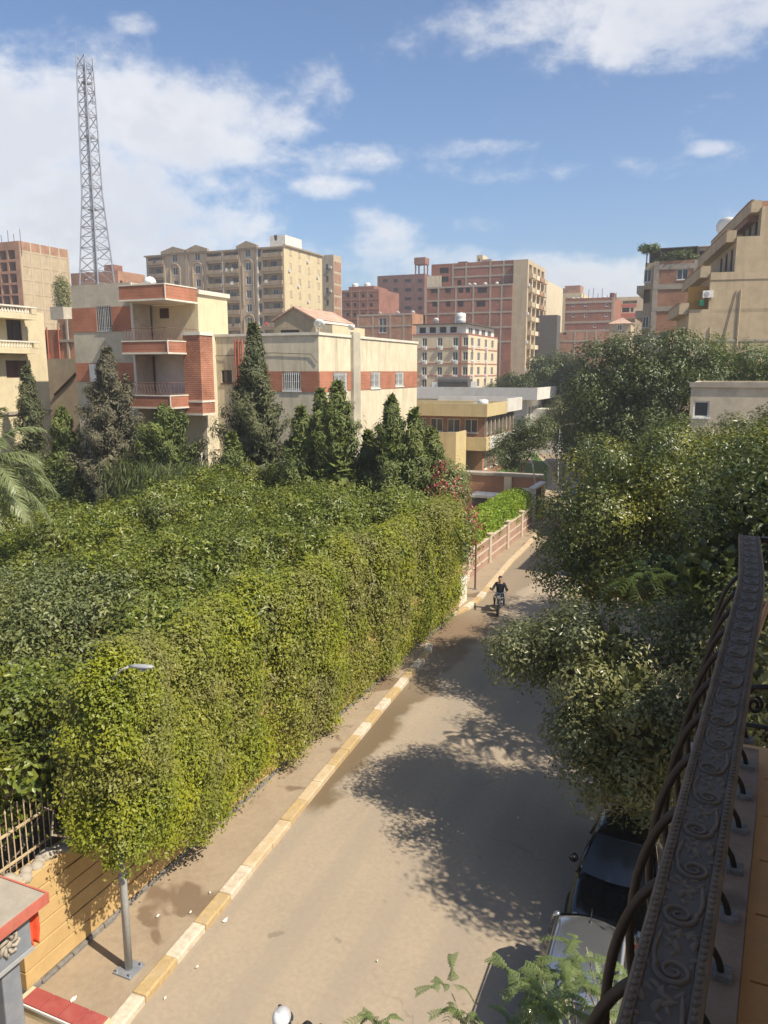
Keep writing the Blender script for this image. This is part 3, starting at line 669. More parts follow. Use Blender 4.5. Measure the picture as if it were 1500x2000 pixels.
# ------------------------------------------------------------------ far boundary: post, panelled wall, gate, cross wall
t = thing('wall_end_post', 'cream painted end post of the garden wall beside the driveway mouth', 'wall post', (-10.75, 34, 0)); B(-11.3, -10.55, 33.25, 34.55, 0, 1.25).build('shaft', mat['coping'], t, bevel=.02); B(-11.35, -10.5, 33.2, 34.6, 1.253, 1.33).build('cap', mat['white_plaster'], t, bevel=.02)
bw = thing('boundary_wall', 'brick boundary wall with cream piers below the lime green clipped hedge', 'wall', (-11.6, 45, 0))
B(-11.95, -11.62, 36.2, 53.6, 0, 1.55).build('brick_panel', mat['brick_wall'], bw)
for z in (.42, .95): B(-11.615, -11.585, 36.2, 53.6, z, z+.10).build('cream_band', mat['wall_cream'], bw)
B(-12.0, -11.56, 36.2, 53.6, 1.553, 1.63).build('coping', mat['wall_cream'], bw)
for y in (37.9, 42.2, 46.3, 50.0, 53.4):
    o = B(-12.05, -11.5, y-.2, y+.2, 0, 1.78).build('pier', mat['wall_cream'], bw, bevel=.02); B(-12.1, -11.45, y-.25, y+.25, 1.783, 1.86).build('pier_cap', mat['wall_cream'], o, bevel=.02)
gt = thing('entrance_gate', 'tall cream gate piers with a dark iron gate at the end of the brick wall', 'gate', (-11.8, 55, 0))
B(-12.0, -11.6, 54.0, 54.3, 0, 2.75).build('pier', mat['coping'], gt, bevel=.02); B(-12.0, -11.6, 57.0, 57.4, 0, 2.75).build('pier', mat['yellow_plaster'], gt, bevel=.02)
B(-12.05, -11.55, 53.9, 57.5, 2.753, 2.86).build('lintel', mat['white_plaster'], gt)
for k in range(12): MB().tube([(-11.8, 54.5+k*.215, .1), (-11.8, 54.5+k*.215, 2.5)], .025, 5).build('bar', mat['dark_iron'], gt)
for z in (.3, 1.3, 2.4): B(-11.83, -11.77, 54.4, 57.0, z, z+.05).build('rail', mat['dark_iron'], gt)

cw = thing('cross_wall', 'brown brick cross wall with pale concrete top behind the lime hedge', 'wall', (-14.5, 58, 0))
B(-19.5, -12.0, 58, 58.4, 0, 3.0).build('brick_panel', mat['brick_brown'], cw); B(-19.6, -11.9, 57.9, 58.5, 3.0, 3.2).build('coping', mat['concrete'], cw)
for x in (-14.6,): B(x-.3, x+.3, 57.92, 57.999, 0, 3.0).build('pier', mat['villa_plaster'], cw)
B(-13.6, -12.5, 57.95, 57.999, 1.5, 2.2).build('notice_plate', mat['white_paint'], cw)
cn = thing('gate_canopy', 'flat pale canopy slab on posts behind the cross wall', 'canopy', (-16, 60.5, 0))
B(-19, -12.6, 59.2, 61.5, 2.75, 2.88).build('slab', mat['concrete'], cn)
for x in (-18.8, -12.8):
    for y in (59.4, 61.3): MB().tube([(x, y, 0), (x, y, 2.75)], .07, 8).build('post', mat['pole_grey'], cn)
sh = thing('garden_shed', 'little pale roofed shed behind the lime hedge near the cross wall', 'shed', (-15.6, 55.8, 0))
B(-16.6, -15.0, 55.2, 56.6, 0, 1.7).build('body', mat['slate'], sh); B(-16.75, -14.85, 55.0, 56.75, 1.703, 1.9).build('roof', mat['white_plaster'], sh)

# ------------------------------------------------------------------ the villa
V = thing('villa', 'grey and cream villa with red brick bands and stacked balconies behind the garden', 'house', (-30, 41, 0))
VX = -21.9
wv = [frp(41, 553, 727, 587, 763, 'grille_white'), frp(41, 433, 723, 453, 748, 'brown')]
wr = [sdp(VX, 651, 728, 677, 764, 'grille_white'), sdp(VX, 724, 727, 742, 758, 'grille_white'), sdp(VX, 772, 727, 788, 754, 'grille_white')]
volume(V, -31.0, VX, 41, 57.2, 0, 13.1, mat['villa_plaster'], front=wv, right=wr)
def band(x0, x1, y, z0, z1, holes, name='brick_band', m='villa_brick', side=False):
    mb = MB()
    if not side: facade(mb, (x0, y-.03, 0), (1, 0, 0), x1-x0, z0, z1, [(h[0]-x0-.05, h[1]-x0+.05, h[2]-.05, h[3]+.05) for h in holes], .03)
    else: facade(mb, (y+.03, x0, 0), (0, 1, 0), x1-x0, z0, z1, [(h[0]-x0-.05, h[1]-x0+.05, h[2]-.05, h[3]+.05) for h in holes], .03)
    mb.build(name, mat[m], V)
band(-25.6, VX, 41, 9.78, 11.0, wv[:1]); band(41, 57.2, VX, 9.78, 11.0, wr, side=True)
cp = MB(); cp.box(-31.1, VX+.08, 40.92, 41.19, 13.1, 13.26); cp.box(VX-.2, VX+.08, 41.193, 57.3, 13.1, 13.26); cp.box(-31.1, VX-.203, 57.0, 57.3, 13.1, 13.26); cp.build('coping', mat['coping'], V)
B(VX+.002, VX+.22, 45.3, 46.35, 4.5, 13.45).build('pilaster', mat['grey_plaster'], V)
pp = MB(); 
for q in (463, 469, 476): x = PY(q, 700, 41).x; pp.tube([(x, 40.85, 8.0), (x, 40.85, 12.9)], .075, 7)
pp.build('drain_pipe', mat['red_line'], V)
MB().tube([(-31, 40.95, 12.0), (-28.5, 40.93, 11.95), (-25, 40.95, 12.1), (-22.4, 40.95, 12.0), (-21.95, 40.95, 11.5)], .018, 4).build('cable', mat['slate'], V)
# rough brick bay hanging between the two halves
volume(V, -29.49, -29.15, 39.76, 40.99, 0, 13.1, mat['villa_plaster'])
B(-29.72, -28.5, 38.5, 39.75, 8.5, 13.1).build('brick_bay', mat['villa_rough'], V)
B(-29.77, -28.44, 38.44, 39.79, 13.103, 13.32).build('bay_cap', mat['coping'], V)
B(-29.75, -28.46, 38.46, 39.77, 9.15, 9.27).build('bay_string', mat['coping'], V)
B(-29.75, -28.46, 38.46, 39.77, 8.38, 8.497).build('bay_string', mat['coping'], V)
# tower: grey front with two brick bands
tw = [frp(38, 190, 597, 217, 646, 'grille'), frp(38, 193, 711, 211, 745, 'glass')]
volume(V, -37.75, -32.95, 38, 44, 0, 16.25, mat['grey_plaster'], front=tw)
def tz(y): return PY(200, y, 38).z
band(-37.75, -32.95, 38, tz(648), tz(600), tw[:1]); band(-37.75, -32.95, 38, tz(746), tz(709), tw[1:])
B(-33.05, -32.9, 37.93, 37.998, 4, 16.25).build('corner_strip', mat['white_plaster'], V)
B(tw[1][0]-.55, tw[1][0]-.06, 37.78, 37.85, tw[1][2], tw[1][3]).build('open_shutter', mat['white_paint'], V)
# recessed balconies, white plaster inside
bd = [frp(39.8, 271, 605, 285, 660, 'brown'), frp(39.8, 311, 602, 330, 622, 'shutter'), frp(39.8, 272, 713, 289, 770, 'brown'), frp(39.8, 307, 711, 328, 740, 'shutter')]
volume(V, -32.94, -29.5, 39.8, 42.9, 0, 15.6, mat['cream_plaster'], front=bd)
B(-29.7, -29.35, 39.75, 43.0, 15.603, 15.85).build('cornice', mat['coping'], V)
B(-32.9, -29.56, 39.76, 39.797, 8.45, 12.2).build('white_panel', mat['white_plaster'], V).hide_render = False
for q, m_ in ((290, 'rust_iron'), (297, 'slate')):
    x = PY(q, 650, 39.7).x; MB().tube([(x, 39.65, 8.4), (x, 39.65, 15.3)], .08, 7).build('drain_pipe', mat[m_], V)
def balcony(zb, zt, rail=True):
    o = MB(); y0, y1, x0, x1 = 36.8, 39.75, -32.85, -29.5
    o.box(x0, x1, y0, y1, zb, zb+.15); o.box(x0, x1, y0, y0+.15, zb+.153, zt); o.box(x1-.15, x1, y0+.153, y1, zb+.153, zt); o.box(x0, x0+.15, y0+.153, y1, zb+.153, zt)
    p = o.build('balcony', mat['villa_brick'], V)
    e = MB(); e.box(x0-.03, x1+.03, y0-.03, y1, zb-.10, zb-.003); e.box(x0-.03, x1+.03, y0-.03, y0+.2, zt+.002, zt+.07); e.box(x1-.2, x1+.03, y0+.203, y1, zt+.002, zt+.07)
    e.box(x1-.02, x1+.035, y0-.035, y0+.02, zb, zt); e.build('edge_trim', mat['coping'], p)
    if rail:
        r = MB(); zr = zt+.07; h = .72
        for k in range(15):
            x = x0+.1+k*(x1-x0-.2)/14; r.tube([(x, y0+.07, zr), (x, y0+.07, zr+h)], .013, 4)
            if k < 14:
                xm = x+.11; r.tube([(xm+.1*math.cos(a*PI/4), y0+.07, zr+h*.5+.24*math.sin(a*PI/4)) for a in range(9)], .012, 4, cap=False)
        for k in range(9):
            y = y0+.2+k*(y1-y0-.3)/8; r.tube([(x1-.07, y, zr), (x1-.07, y, zr+h)], .013, 4)
        for z in (zr+.06, zr+h): r.tube([(x0+.05, y0+.07, z), (x1-.07, y0+.07, z), (x1-.07, y1, z)], .02, 5)
        r.build('railing', mat['rust_iron'], p)
zz = lambda q: PY(300, q, 36.8).z
balcony(zz(688), zz(667)); balcony(zz(795), zz(774)); balcony(zz(583), zz(556), rail=False)
B(-32.6, -29.6, 39.6, 39.797, 3.2, 6.0).build('ground_porch_wall', mat['white_plaster'], V)
# low terrace wall of the villa seen between the shrubs
tr = thing('terrace_wall', 'low villa terrace with brown railing and pink brick end pier', 'terrace', (-32, 35.5, 0))
B(-36, -28.2, 35.2, 37.9, 0, 3.3).build('terrace_body', mat['concrete'], tr)
B(-28.7, -28.0, 34.9, 35.6, 0, 4.0).build('end_pier', mat['villa_brick'], tr)
r = MB()
for k in range(18): x = -36+k*.42; r.tube([(x, 35.25, 3.3), (x, 35.25, 4.05)], .025, 5)
for z in (3.55, 4.05): r.tube([(-36, 35.25, z), (-28.7, 35.25, z)], .04, 5)
r.build('railing', mat['rust_iron'], tr)
dish((-22.0, 41.3, 13.26), .55, math.radians(20), 'white satellite dish on the near roof corner of the villa')
dish((VX-.2, 45.8, 13.45), .36, math.radians(10), 'small white dish on top of the villa side pilaster')
dome = MB(); dome.smooth = True; dome.lathe([(.38, 0), (.39, .1), (.33, .26), (.19, .37), (.01, .42)], 16); t_ = thing('roof_dome', 'white rounded tank lid above the red canopy of the villa', 'roof tank', PY(293, 553, 41.5), local=True); dome.build('shell', mat['dish'], t_); B(-.4, .4, -.4, .4, -.3, -.002).build('plinth', mat['white_plaster'], t_)

# gabled house behind the villa
gb = thing('gabled_house', 'low house with tan gable and pale red tiled roof showing over the villa parapet', 'house', (-34, 62, 0))
volume(gb, -36.4, -32.3, 60, 67, 0, 15.4, mat['tan_plaster'], roof=.05, front=[(-35.8, -33.9, 13.3, 14.55, 'brown')])
g = MB(); g.poly([(-36.4, 60, 15.4), (-32.3, 60, 15.4), (-34.35, 60, 16.4)]); g.build('gable', mat['tan_plaster'], gb)
for s in (-1, 1):
    rf = MB(); e = -34.35+s*2.3
    rf.poly([(-34.35, 59.8, 16.52), (e, 59.8, 15.36), (e, 67.2, 15.36), (-34.35, 67.2, 16.52)] if s > 0 else [(e, 59.8, 15.36), (-34.35, 59.8, 16.52), (-34.35, 67.2, 16.52), (e, 67.2, 15.36)])
    o = rf.build('roof_slope', mat['roof_tile'], gb); sm = o.modifiers.new('s', 'SOLIDIFY'); sm.thickness = .12; sm.offset = -1
B(-32.0, -31.9, 60.1, 67, 15.1, 15.28).build('eaves', mat['white_plaster'], gb)
volume(gb, -32.29, -30.9, 60.4, 67, 0, 14.9, mat['cream_plaster'], roof=.1)

# ------------------------------------------------------------------ cream house at the left edge
lh = thing('cream_house', 'cream house with balustraded balconies at the left edge of the view', 'house', (-46, 36, 0))
HXL = -42.6
volume(lh, -54, HXL, 28, 40.3, 0, 14.9, mat['cream_plaster'], right=[sdp(HXL, 12, 704, 54, 738, 'shutter'), (37.2, 38.4, 13.0, 14.3, 'brown'), (33, 34.4, 9.9, 11.4, 'shutter')])
for (zb, zt) in ((PX(30, 622, HXL+1.2).z, PX(30, 596, HXL+1.2).z), (PX(30, 690, HXL+1.2).z, PX(30, 665, HXL+1.2).z)):
    x1 = HXL+1.2; y1 = 38.6; o = MB(); o.box(HXL+.003, x1, 28, y1, zb, zb+.16); o.box(x1-.18, x1, 28, y1, zb+.163, zb+.34); o.box(HXL+.003, x1-.183, y1-.18, y1, zb+.163, zb+.34); p = o.build('balcony', mat['cream_plaster'], lh)
    B(x1-.22, x1+.04, 28, y1+.04, zt-.1, zt).build('top_rail', mat['coping'], p)
    for k in range(46):
        if 28.1+k*.22 < y1-.4: MB().lathe([(.045, zb+.34), (.07, zb+.42), (.03, zt-.2), (.055, zt-.1)], 6, (x1-.09, 28.1+k*.22, 0)).build('baluster', mat['coping'], p)
    B(x1-.2, x1+.02, y1-.42, y1, zb+.34, zt-.101).build('end_block', mat['cream_plaster'], p)
B(HXL+.003, HXL+.12, 28, 40.3, 8.2, 8.4).build('string_course', mat['concrete'], lh)
volume(lh, -54, -44.9, 45.5, 52, 0, 11.95, mat['tan_plaster'])
MB().tube([(-47.5, 45.4, 9.2), (-45.1, 45.4, 10.9)], .09, 5).build('stair_rail', mat['wood'], lh)
cl_ = thing('roof_shack', 'small red and grey shack on the flat roof beside the cream house', 'shed', (-49.5, 49, 11.5))
volume(cl_, -51.7, -49.12, 48, 50, 11.5, 14.3, mat['villa_brick'], front=[(-51.2, -50.4, 12.4, 13.6, 'void')]); volume(cl_, -49.1, -47.5, 48, 51, 11.5, 15.1, mat['brick_brown']); B(-50.2, -48.8, 48.2, 50, 15.103, 16.1).build('grey_box', mat['grey_plaster'], cl_)
B(-48.4, -48.2, 47.9, 47.997, 11.9, 15.1).build('concrete_post', mat['concrete'], cl_); B(-49.1, -47.5, 47.88, 47.996, 13.3, 13.5).build('concrete_beam', mat['concrete'], cl_)
for x in (-51.6, -50.4, -49.2): MB().tube([(x, 47.9, 11.9), (x, 47.9, 14.5)], .06, 5).build('frame_post', mat['red_line'], cl_)

# ------------------------------------------------------------------ yellow and white office buildings by the street
of = thing('office_building', 'two storey office with ochre roof fascia and balcony bands beside the far street', 'office building', (-25, 80, 0))
OX = -21.5; oy = 76
volume(of, -31, -22.3, 77.5, 90, 0, 6.6, mat['brick_brown'], front=[(-30+k*1.9, -28.6+k*1.9, 4.7, 6.1, 'glass') for k in range(4)], right=[(78.3+k*1.5, 79.2+k*1.5, 4.6, 6.3, 'glass') for k in range(7)]+[(78.3+k*2.2, 79.4+k*2.2, .8, 2.6, 'glass') for k in range(5)], roof=.02)
f_ = MB(); f_.box(-32, OX, oy, oy+.25, 6.45, 7.75); f_.box(OX-.25, OX, oy+.253, 84, 6.45, 7.75); f_.box(-32, OX-.253, 83.75, 84, 6.45, 7.75); f_.build('roof_fascia', mat['yellow_plaster'], of)
f_ = MB(); f_.box(OX-.25, OX+.02, 84.003, 91, 6.55, 8.0); f_.box(-32, OX, 90.8, 91.05, 6.55, 8.0); f_.build('white_fascia', mat['white_plaster'], of)
B(-31.9, OX-.26, oy+.26, 90.7, 6.62, 7.1).build('roof_deck', mat['concrete'], of)
f_ = MB(); f_.box(-25.3, OX, oy, oy+.2, 3.0, 4.35); f_.box(OX-.2, OX, oy+.203, 90, 3.0, 4.35); f_.box(-25.3, OX-.203, oy+.203, 77.49, 3.0, 3.2); f_.build('balcony_band', mat['yellow_plaster'], of)
for k in range(5): B(OX+.003, OX+.06, 77.2+k*2.7, 79.6+k*2.7, 3.05, 4.4).build('white_panel', mat['white_plaster'], of)
f_ = MB(); f_.box(-31.5, -23.6, 72.5, 75.9, 0, 4.4); f_.build('side_wing', mat['yellow_plaster'], of)
f_ = MB(); f_.box(-31.5, -23.6, 72.5, 72.7, 4.4, 5.05); f_.box(-23.8, -23.6, 72.703, 75.9, 4.4, 5.05); f_.build('wing_parapet', mat['yellow_plaster'], of)
for k in range(8): B(OX-.75, OX-.45, 77.6+k*1.6, 77.9+k*1.6, 4.36, 6.44).build('fin', mat['concrete'], of)
water_tank((-22.8, 79.0, 7.1), .55, 1.0, 'white water tank on the ochre office roof near its corner')
dish((-23.6, 78.6, 7.1), .5, 2.6, 'white dish tipped on the ochre office roof beside the tank')
sk = thing('roof_skylight', 'long low grey skylight on the ochre office roof', 'skylight', (-28, 79, 7.1)); B(-30.5, -26, 78.2, 80.5, 7.1, 7.42).build('curb', mat['white_plaster'], sk); B(-30.4, -26.1, 78.3, 80.4, 7.423, 7.5).build('pane', mat['glass'], sk)
wo = thing('white_office', 'long flat white office block behind the ochre office', 'office building', (-30, 101, 0))
volume(wo, -42, -23.2, 101, 112, 0, 7.3, mat['white_plaster'], roof=.02, right=[(102+k*2, 103.4+k*2, 4.5, 6.4, 'glass') for k in range(4)])
f_ = MB(); f_.box(-43, -21.6, 99.6, 99.9, 7.35, 8.9); f_.box(-21.9, -21.6, 99.903, 113, 7.35, 8.9); f_.box(-43, -21.903, 99.903, 113, 7.35, 7.6); f_.build('roof_fascia', mat['white_plaster'], wo)
B(-23.15, -19.5, 104, 109, 0, 6.0).build('side_porch', mat['white_plaster'], wo)
rm = thing('roof_machine', 'long grey air handling box on the white office roof', 'roof unit', (-33, 104, 8)); B(-36, -31.5, 103, 105.5, 7.6, 9.6).build('casing', mat['grey_paint'], rm); MB().lathe([(.7, 0), (.7, 4.3)], 14, (-35.9, 102.4, 9.6), 'x').build('duct', mat['slate'], rm); B(-37.2, -36.3, 103, 104, 7.6, 9.5).build('end_box', mat['white_paint'], rm)

# ------------------------------------------------------------------ cream hotel like block with red string courses
ho = thing('cream_block', 'cream five storey block with thin red lines and air conditioners under its windows', 'apartment building', (-45, 135, 0))
HX = -40.4; hy = 130
cols = [PY(q, 690, hy).x for q in (829, 859, 889, 909)]
rows = [PY(870, q, hy).z for q in (667, 695, 724, 748)]
ff = [(x-.45, x+.45, z-.75, z+.65, 'thin') for x in cols for z in rows]
rr = [(y-.8, y+.8, z-.75, z+.65, 'thin') for y in (132.4, 136.5, 141, 145.5) for z in rows]
volume(ho, -50.6, HX, hy, 149, 0, 17.4, mat['hotel_cream'], front=ff, right=rr)
for z in rows:
    zl = z+1.25; B(-50.7, HX+.08, hy-.08, hy-.002, zl-.1, zl+.06).build('red_string', mat['red_line'], ho); B(HX+.002, HX+.08, hy-.001, 149, zl-.1, zl+.06).build('red_string', mat['red_line'], ho)
    for x in cols[:3]: ac_unit(ho, (x+.1, hy, z-1.4), 0)
    for y in (132.4, 141): ac_unit(ho, (HX, y, z-1.4), PI/2)
volume(ho, -50.2, -41.0, hy+.6, 148.5, 17.0, 19.0, mat['white_plaster'], front=[(-49.6+k*1.9, -48.4+k*1.9, 17.6, 18.6, 'void') for k in range(4)], right=[(hy+2+k*4, hy+4.6+k*4, 17.4, 18.6, 'glass') for k in range(4)])
B(-50.8, HX+.1, hy-.1, 149.2, 19.0, 19.15).build('flat_roof', mat['slate'], ho)
for x in (PY(893, 620, hy).x,): water_tank((x-.3, hy+3, 19.15), .85, 1.9, 'white water tank on the flat dark roof of the cream block')
dish((-47, hy+2, 19.15), .8, .4, 'pale dish lying on the left of the cream block roof')
for x in (PY(900, 690, hy).x,): B(x-.12, x+.12, hy-.14, hy-.003, 0, 17.4).build('downpipe', mat['red_line'], ho)

# ------------------------------------------------------------------ big tan apartment block with arched bays
ap = thing('tan_apartment_block', 'tall tan apartment block with arched window bays and stacked balconies at left centre', 'apartment building', (-117, 170, 0))
AY = 165; AX1 = PY(555, 560, AY).x; AX0 = PY(288, 560, AY).x
flz = [PY(430, q, AY).z for q in (498, 524.5, 551, 577.5, 604, 630.5, 657, 683.5, 710)]
def ax(q): return PY(q, 560, AY).x
fr = []; bal = []
for (a, b) in ((292, 321), (406, 434), (440, 467), (514, 552)):
    for z in flz:
        fr.append((ax(a), ax(b), z-1.0, z+1.35, None, 1.5)); bal.append((ax(a), ax(b), z))
for q in (344, 388, 486):
    for z in flz: fr.append((ax(q)-.75, ax(q)+.75, z-.9, z+1.0, 'glass'))
for z in flz: fr.append((ax(508)-.5, ax(508)+.5, z-.9, z+1.0, 'brown'))
sc = []
for q in (568, 585, 603.5, 622):
    for z in flz[:8]:
        y = PX(q, 560, AX1).y; sc.append((y-.55, y+.55, z-.8, z+.7, 'brown'))
mb = MB(); ztop = 41.0
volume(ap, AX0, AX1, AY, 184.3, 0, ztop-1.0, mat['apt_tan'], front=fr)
# the side facing the sun has sunlight put into a lighter, yellower wall colour
sy = MB(); facade(sy, (AX1+.06, AY, 0), (0, 1, 0), 19.3, 0, ztop-.6, [(h[0]-AY, h[1]-AY, h[2], h[3]) for h in sc], .06); sy.build('side_sun_colour', mat['apt_yellow'], ap)
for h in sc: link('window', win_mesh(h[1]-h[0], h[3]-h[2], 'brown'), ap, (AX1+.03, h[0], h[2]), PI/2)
for k, h in enumerate(sc):
    if k % 3 == 1: ac_unit(ap, (AX1+.06, h[0]-.3, h[2]-.6), PI/2)
bm_ = {}
for i, (a, b, z) in enumerate(bal):
    w = round(b-a, 2)
    if w not in bm_:
        m_ = MB(); m_.box(-.15, w+.15, -.55, .0, -1.35, -1.15); m_.box(-.15, w+.15, -.55, -.42, -1.147, -.35); m_.box(-.15, -.02, -.417, 0, -1.147, -.35); m_.box(w+.02, w+.15, -.417, 0, -1.147, -.35); bm_[w] = m_.mesh('balcony', mat['apt_trim'])
    link('balcony', bm_[w], ap, (a, AY-.01, z))
    link('balcony_door', win_mesh(1.5, 2.0, 'brown' if i % 3 else 'glass'), ap, ((a+b)/2-.75+random.uniform(-.6, .6), AY+1.3, z-.98))
for i in range(14):                       # washing on a few balconies
    a, b, z = bal[random.randrange(len(bal))]; x = random.uniform(a+.5, b-1.3)
    B(x, x+random.uniform(.5, .9), AY-.6, AY-.575, z-.9, z-.1).build('hanging_cloth', mat[random.choice(['paper', 'cloth_red', 'denim', 'white_plaster'])], ap)
for q, r0, r1 in ((344, 323, 365), (388, 369, 406), (486, 469, 502)):
    x = ax(q); hw = (ax(r1)-ax(r0))/2
    for s in (-1, 1): B(x+s*hw-.2, x+s*hw+.2, AY-.35, AY-.003, 0, ztop-.3).build('bay_pilaster', mat['apt_trim'], ap)
    for zi in (1, 5):
        pts = [(x+1.5*math.cos(a), AY-.12, flz[zi]+.3+1.5*math.sin(a)) for a in [PI*k/10 for k in range(11)]]; pts = [(x+1.5, AY-.12, flz[zi]-9.0)]+pts+[(x-1.5, AY-.12, flz[zi]-9.0)]
        MB().tube(pts, .22, 6).build('arch_moulding', mat['apt_trim'], ap)
    cr_ = MB(); cr_.prism([(x-hw-.5, AY-.6), (x+hw+.5, AY-.6), (x+hw+.5, AY+.3), (x-hw-.5, AY+.3)], ztop-.9, ztop-.3)
    b = len(cr_.v); cr_.v += [(x-hw-.5, AY-.6, ztop-.3), (x+hw+.5, AY-.6, ztop-.3), (x, AY-.6, ztop+.75), (x-hw-.5, AY+.3, ztop-.3), (x+hw+.5, AY+.3, ztop-.3), (x, AY+.3, ztop+.75)]
    cr_.face((b, b+1, b+2)); cr_.face((b+5, b+4, b+3)); cr_.face((b+1, b+4, b+5, b+2)); cr_.face((b, b+2, b+5, b+3)); cr_.build('gable_crown', mat['apt_trim'], ap)
for q in (367, 437, 505): B(ax(q)-.12, ax(q)+.12, AY-.2, AY-.003, 0, ztop-1.2).build('downpipe', mat['white_paint'], ap)
B(AX0-.3, AX1+.5, AY-.5, AY-.004, ztop-1.3, ztop-.95).build('cornice', mat['apt_trim'], ap); B(AX1+.062, AX1+.5, AY, 184.5, ztop-.9, ztop-.55).build('cornice', mat['apt_trim'], ap)
volume(ap, ax(525), ax(556)-.2, AY+1, AY+9, ztop-1.5, PY(540, 458, AY).z, mat['white_plaster'], front=[(ax(533), ax(539), ztop+.6, ztop+1.9, 'void')], name='penthouse')
for k, q in enumerate((452, 459, 468, 476)): dish((ax(q), AY+3+k, ztop-1.4), .9, .3*k, ['first', 'second', 'third', 'fourth'][k]+' from left of the four white dishes along the tan apartment block roof')
for k, q in enumerate((583, 590)): y = PX(q, 480, AX1).y; water_tank((AX1-1.2, y, ztop-1.4), .8, 1.8, ['white tank on the sunny roof edge of the tan apartment block, nearer the penthouse', 'white tank on the sunny roof edge of the tan apartment block, farther from the penthouse'][k])
ap2 = thing('tan_rear_block', 'narrow tan and brick block tucked behind the sunny end of the tan apartment block', 'apartment building', (-92, 198, 0))
x0, x1 = PY(629, 560, 194).x, PY(652, 560, 194).x
rz_ = [flz[0]*1.0+k*-3.1 for k in range(8)]
volume(ap2, x0, x1, 194, PX(667, 560, x1).y, 0, PY(640, 498, 194).z, mat['apt_tan'], front=[(x0+1.2, x0+2.0, z-.7, z+.6, 'brown') for z in rz_])
bp_ = PX(667, 560, x1).y
for z in rz_: B(x1+.003, x1+.05, 194.3, bp_-.3, z-1.2, z+1.25).build('brick_infill', mat['brick_brown'], ap2)
for z in rz_[::2]: ac_unit(ap2, (x0+2.6, 194, z-.6), 0)

# ------------------------------------------------------------------ unfinished brick blocks with concrete frames
def framed(root, x0, x1, y, z0, z1, cxs, czs, m='concrete', t=.06, w=.35, side=None, side_ys=()):
    """columns and floor bands of a concrete frame standing proud of a brick face (front y, or side face x = side)"""
    if side is None:
        for x in cxs: B(x-w/2, x+w/2, y-t, y-.003, z0, z1).build('column', mat[m], root)
        for z in czs: B(x0, x1, y-t-.012, y-.002, z-w/2, z+w/2).build('floor_band', mat[m], root)
    else:
        for yy in side_ys: B(side+.003, side+t, yy-w/2, yy+w/2, z0, z1).build('column', mat[m], root)
        for z in czs: B(side+.002, side+t+.012, x0, x1, z-w/2, z+w/2).build('floor_band', mat[m], root)

lb = thing('unfinished_block', 'unfinished tan block with dark empty floors and ragged brick parapet at far left', 'apartment building', (-145, 137, 0))
LX = PY(40, 520, 130).x; ly2 = PX(135, 520, LX).y
lz = [PY(20, q, 130).z for q in (497, 520, 543, 565, 586, 607)]
fr = []
for z in lz:
    for (a, b) in ((-18, -2), (0, 14), (17, 31)): fr.append((PY(a, 520, 130).x, PY(b, 520, 130).x, z-1.0, z+.95, None, 2.5))
volume(lb, LX-12, LX, 130, ly2, 0, PY(38, 470, 130).z, mat['brick_brown'], front=fr)
sw = MB(); zt = PX(90, 497, LX).z; sw.box(LX+.003, LX+.08, 130.02, ly2-.02, 0, zt); sw.build('rendered_side', mat['tan_plaster'], lb)
for z in [zt-.2-k*3.0 for k in range(6)]: B(LX+.081, LX+.14, 130.02, ly2-.02, z-.15, z+.15).build('floor_band', mat['apt_tan'], lb)
for k in range(6): yy = 130.3+k*(ly2-130.6)/5; B(LX+.003, LX+.16, yy-.2, yy+.2, 0, PY(38, 470, 130).z).build('column', mat['apt_tan'], lb)
for k in range(7):
    x = LX-11+k*1.9; MB().tube([(x, 130.3, 36), (x+random.uniform(-.2, .2), 130.3, 40+random.uniform(0, 1.5))], .09, 4).build('starter_bar', mat['rust_iron'], lb)
sb = thing('small_brick_block', 'low red brick block seen behind the lattice mast foot', 'apartment building', (-140, 155, 0))
SX = PY(230, 535, 150).x
volume(sb, PY(138, 535, 150).x, SX, 150, PX(283, 540, SX).y, 0, 34.6, mat['brick_brown'], right=[(150.6+k*3, 151.5+k*3, 31.3, 32.4, 'void') for k in range(3)])
B(SX-5, SX-2, 151, 154, 34.2, 36.2).build('stair_hut', mat['brick_red'], sb)

dr = thing('dark_red_block', 'dark red block with rows of black openings and a water tank tower', 'apartment building', (-98, 248, 0))
DY = 240; hs = []
for q0, q1 in ((747, 757), (768, 777), (790, 803), (816, 825)):
    for zc_ in (548.5, 566, 583.5, 601.5): hs.append(frp(DY, q0, zc_-3.2, q1, zc_+3.2, 'void'))
volume(dr, PY(737, 560, DY).x, PY(829, 560, DY).x, DY, 258, 0, PY(780, 537, DY).z, mat['brick_dark'], front=hs)
x = PY(816, 520, DY).x; zt = PY(816, 535, DY).z
for a in (-1.5, 1.5):
    for b in (0, 3): MB().tube([(x+a, DY+2+b, zt-.6), (x+a, DY+2+b, zt+3.2)], .25, 4).build('tank_post', mat['brick_dark'], dr)
B(x-1.9, x+1.9, DY+1.6, DY+5.4, zt+3.2, zt+5.3).build('tank_box', mat['brick_red'], dr)
lo = thing('low_brick_block', 'low brick block with small windows and concrete bands left of the dark red block', 'apartment building', (-105, 215, 0))
LY = 205
volume(lo, PY(668, 600, LY).x, PY(740, 600, LY).x, LY, 220, 0, PY(700, 566, LY).z, mat['brick_red'], front=[frp(LY, a, b, a+6, b+7, 'void') for a in (676, 690, 706, 722) for b in (574, 592, 611)])
framed(lo, PY(668, 600, LY).x, PY(740, 600, LY).x, LY, 0, PY(700, 566, LY).z, [PY(q, 600, LY).x for q in (686, 702, 718)], [PY(700, q, LY).z for q in (569, 585, 604, 623)], m='brick_brown')
volume(lo, PY(672, 560, LY).x, PY(722, 560, LY).x, LY+3, 218, 0, PY(700, 557, LY).z, mat['brick_red'], name='roof_room')
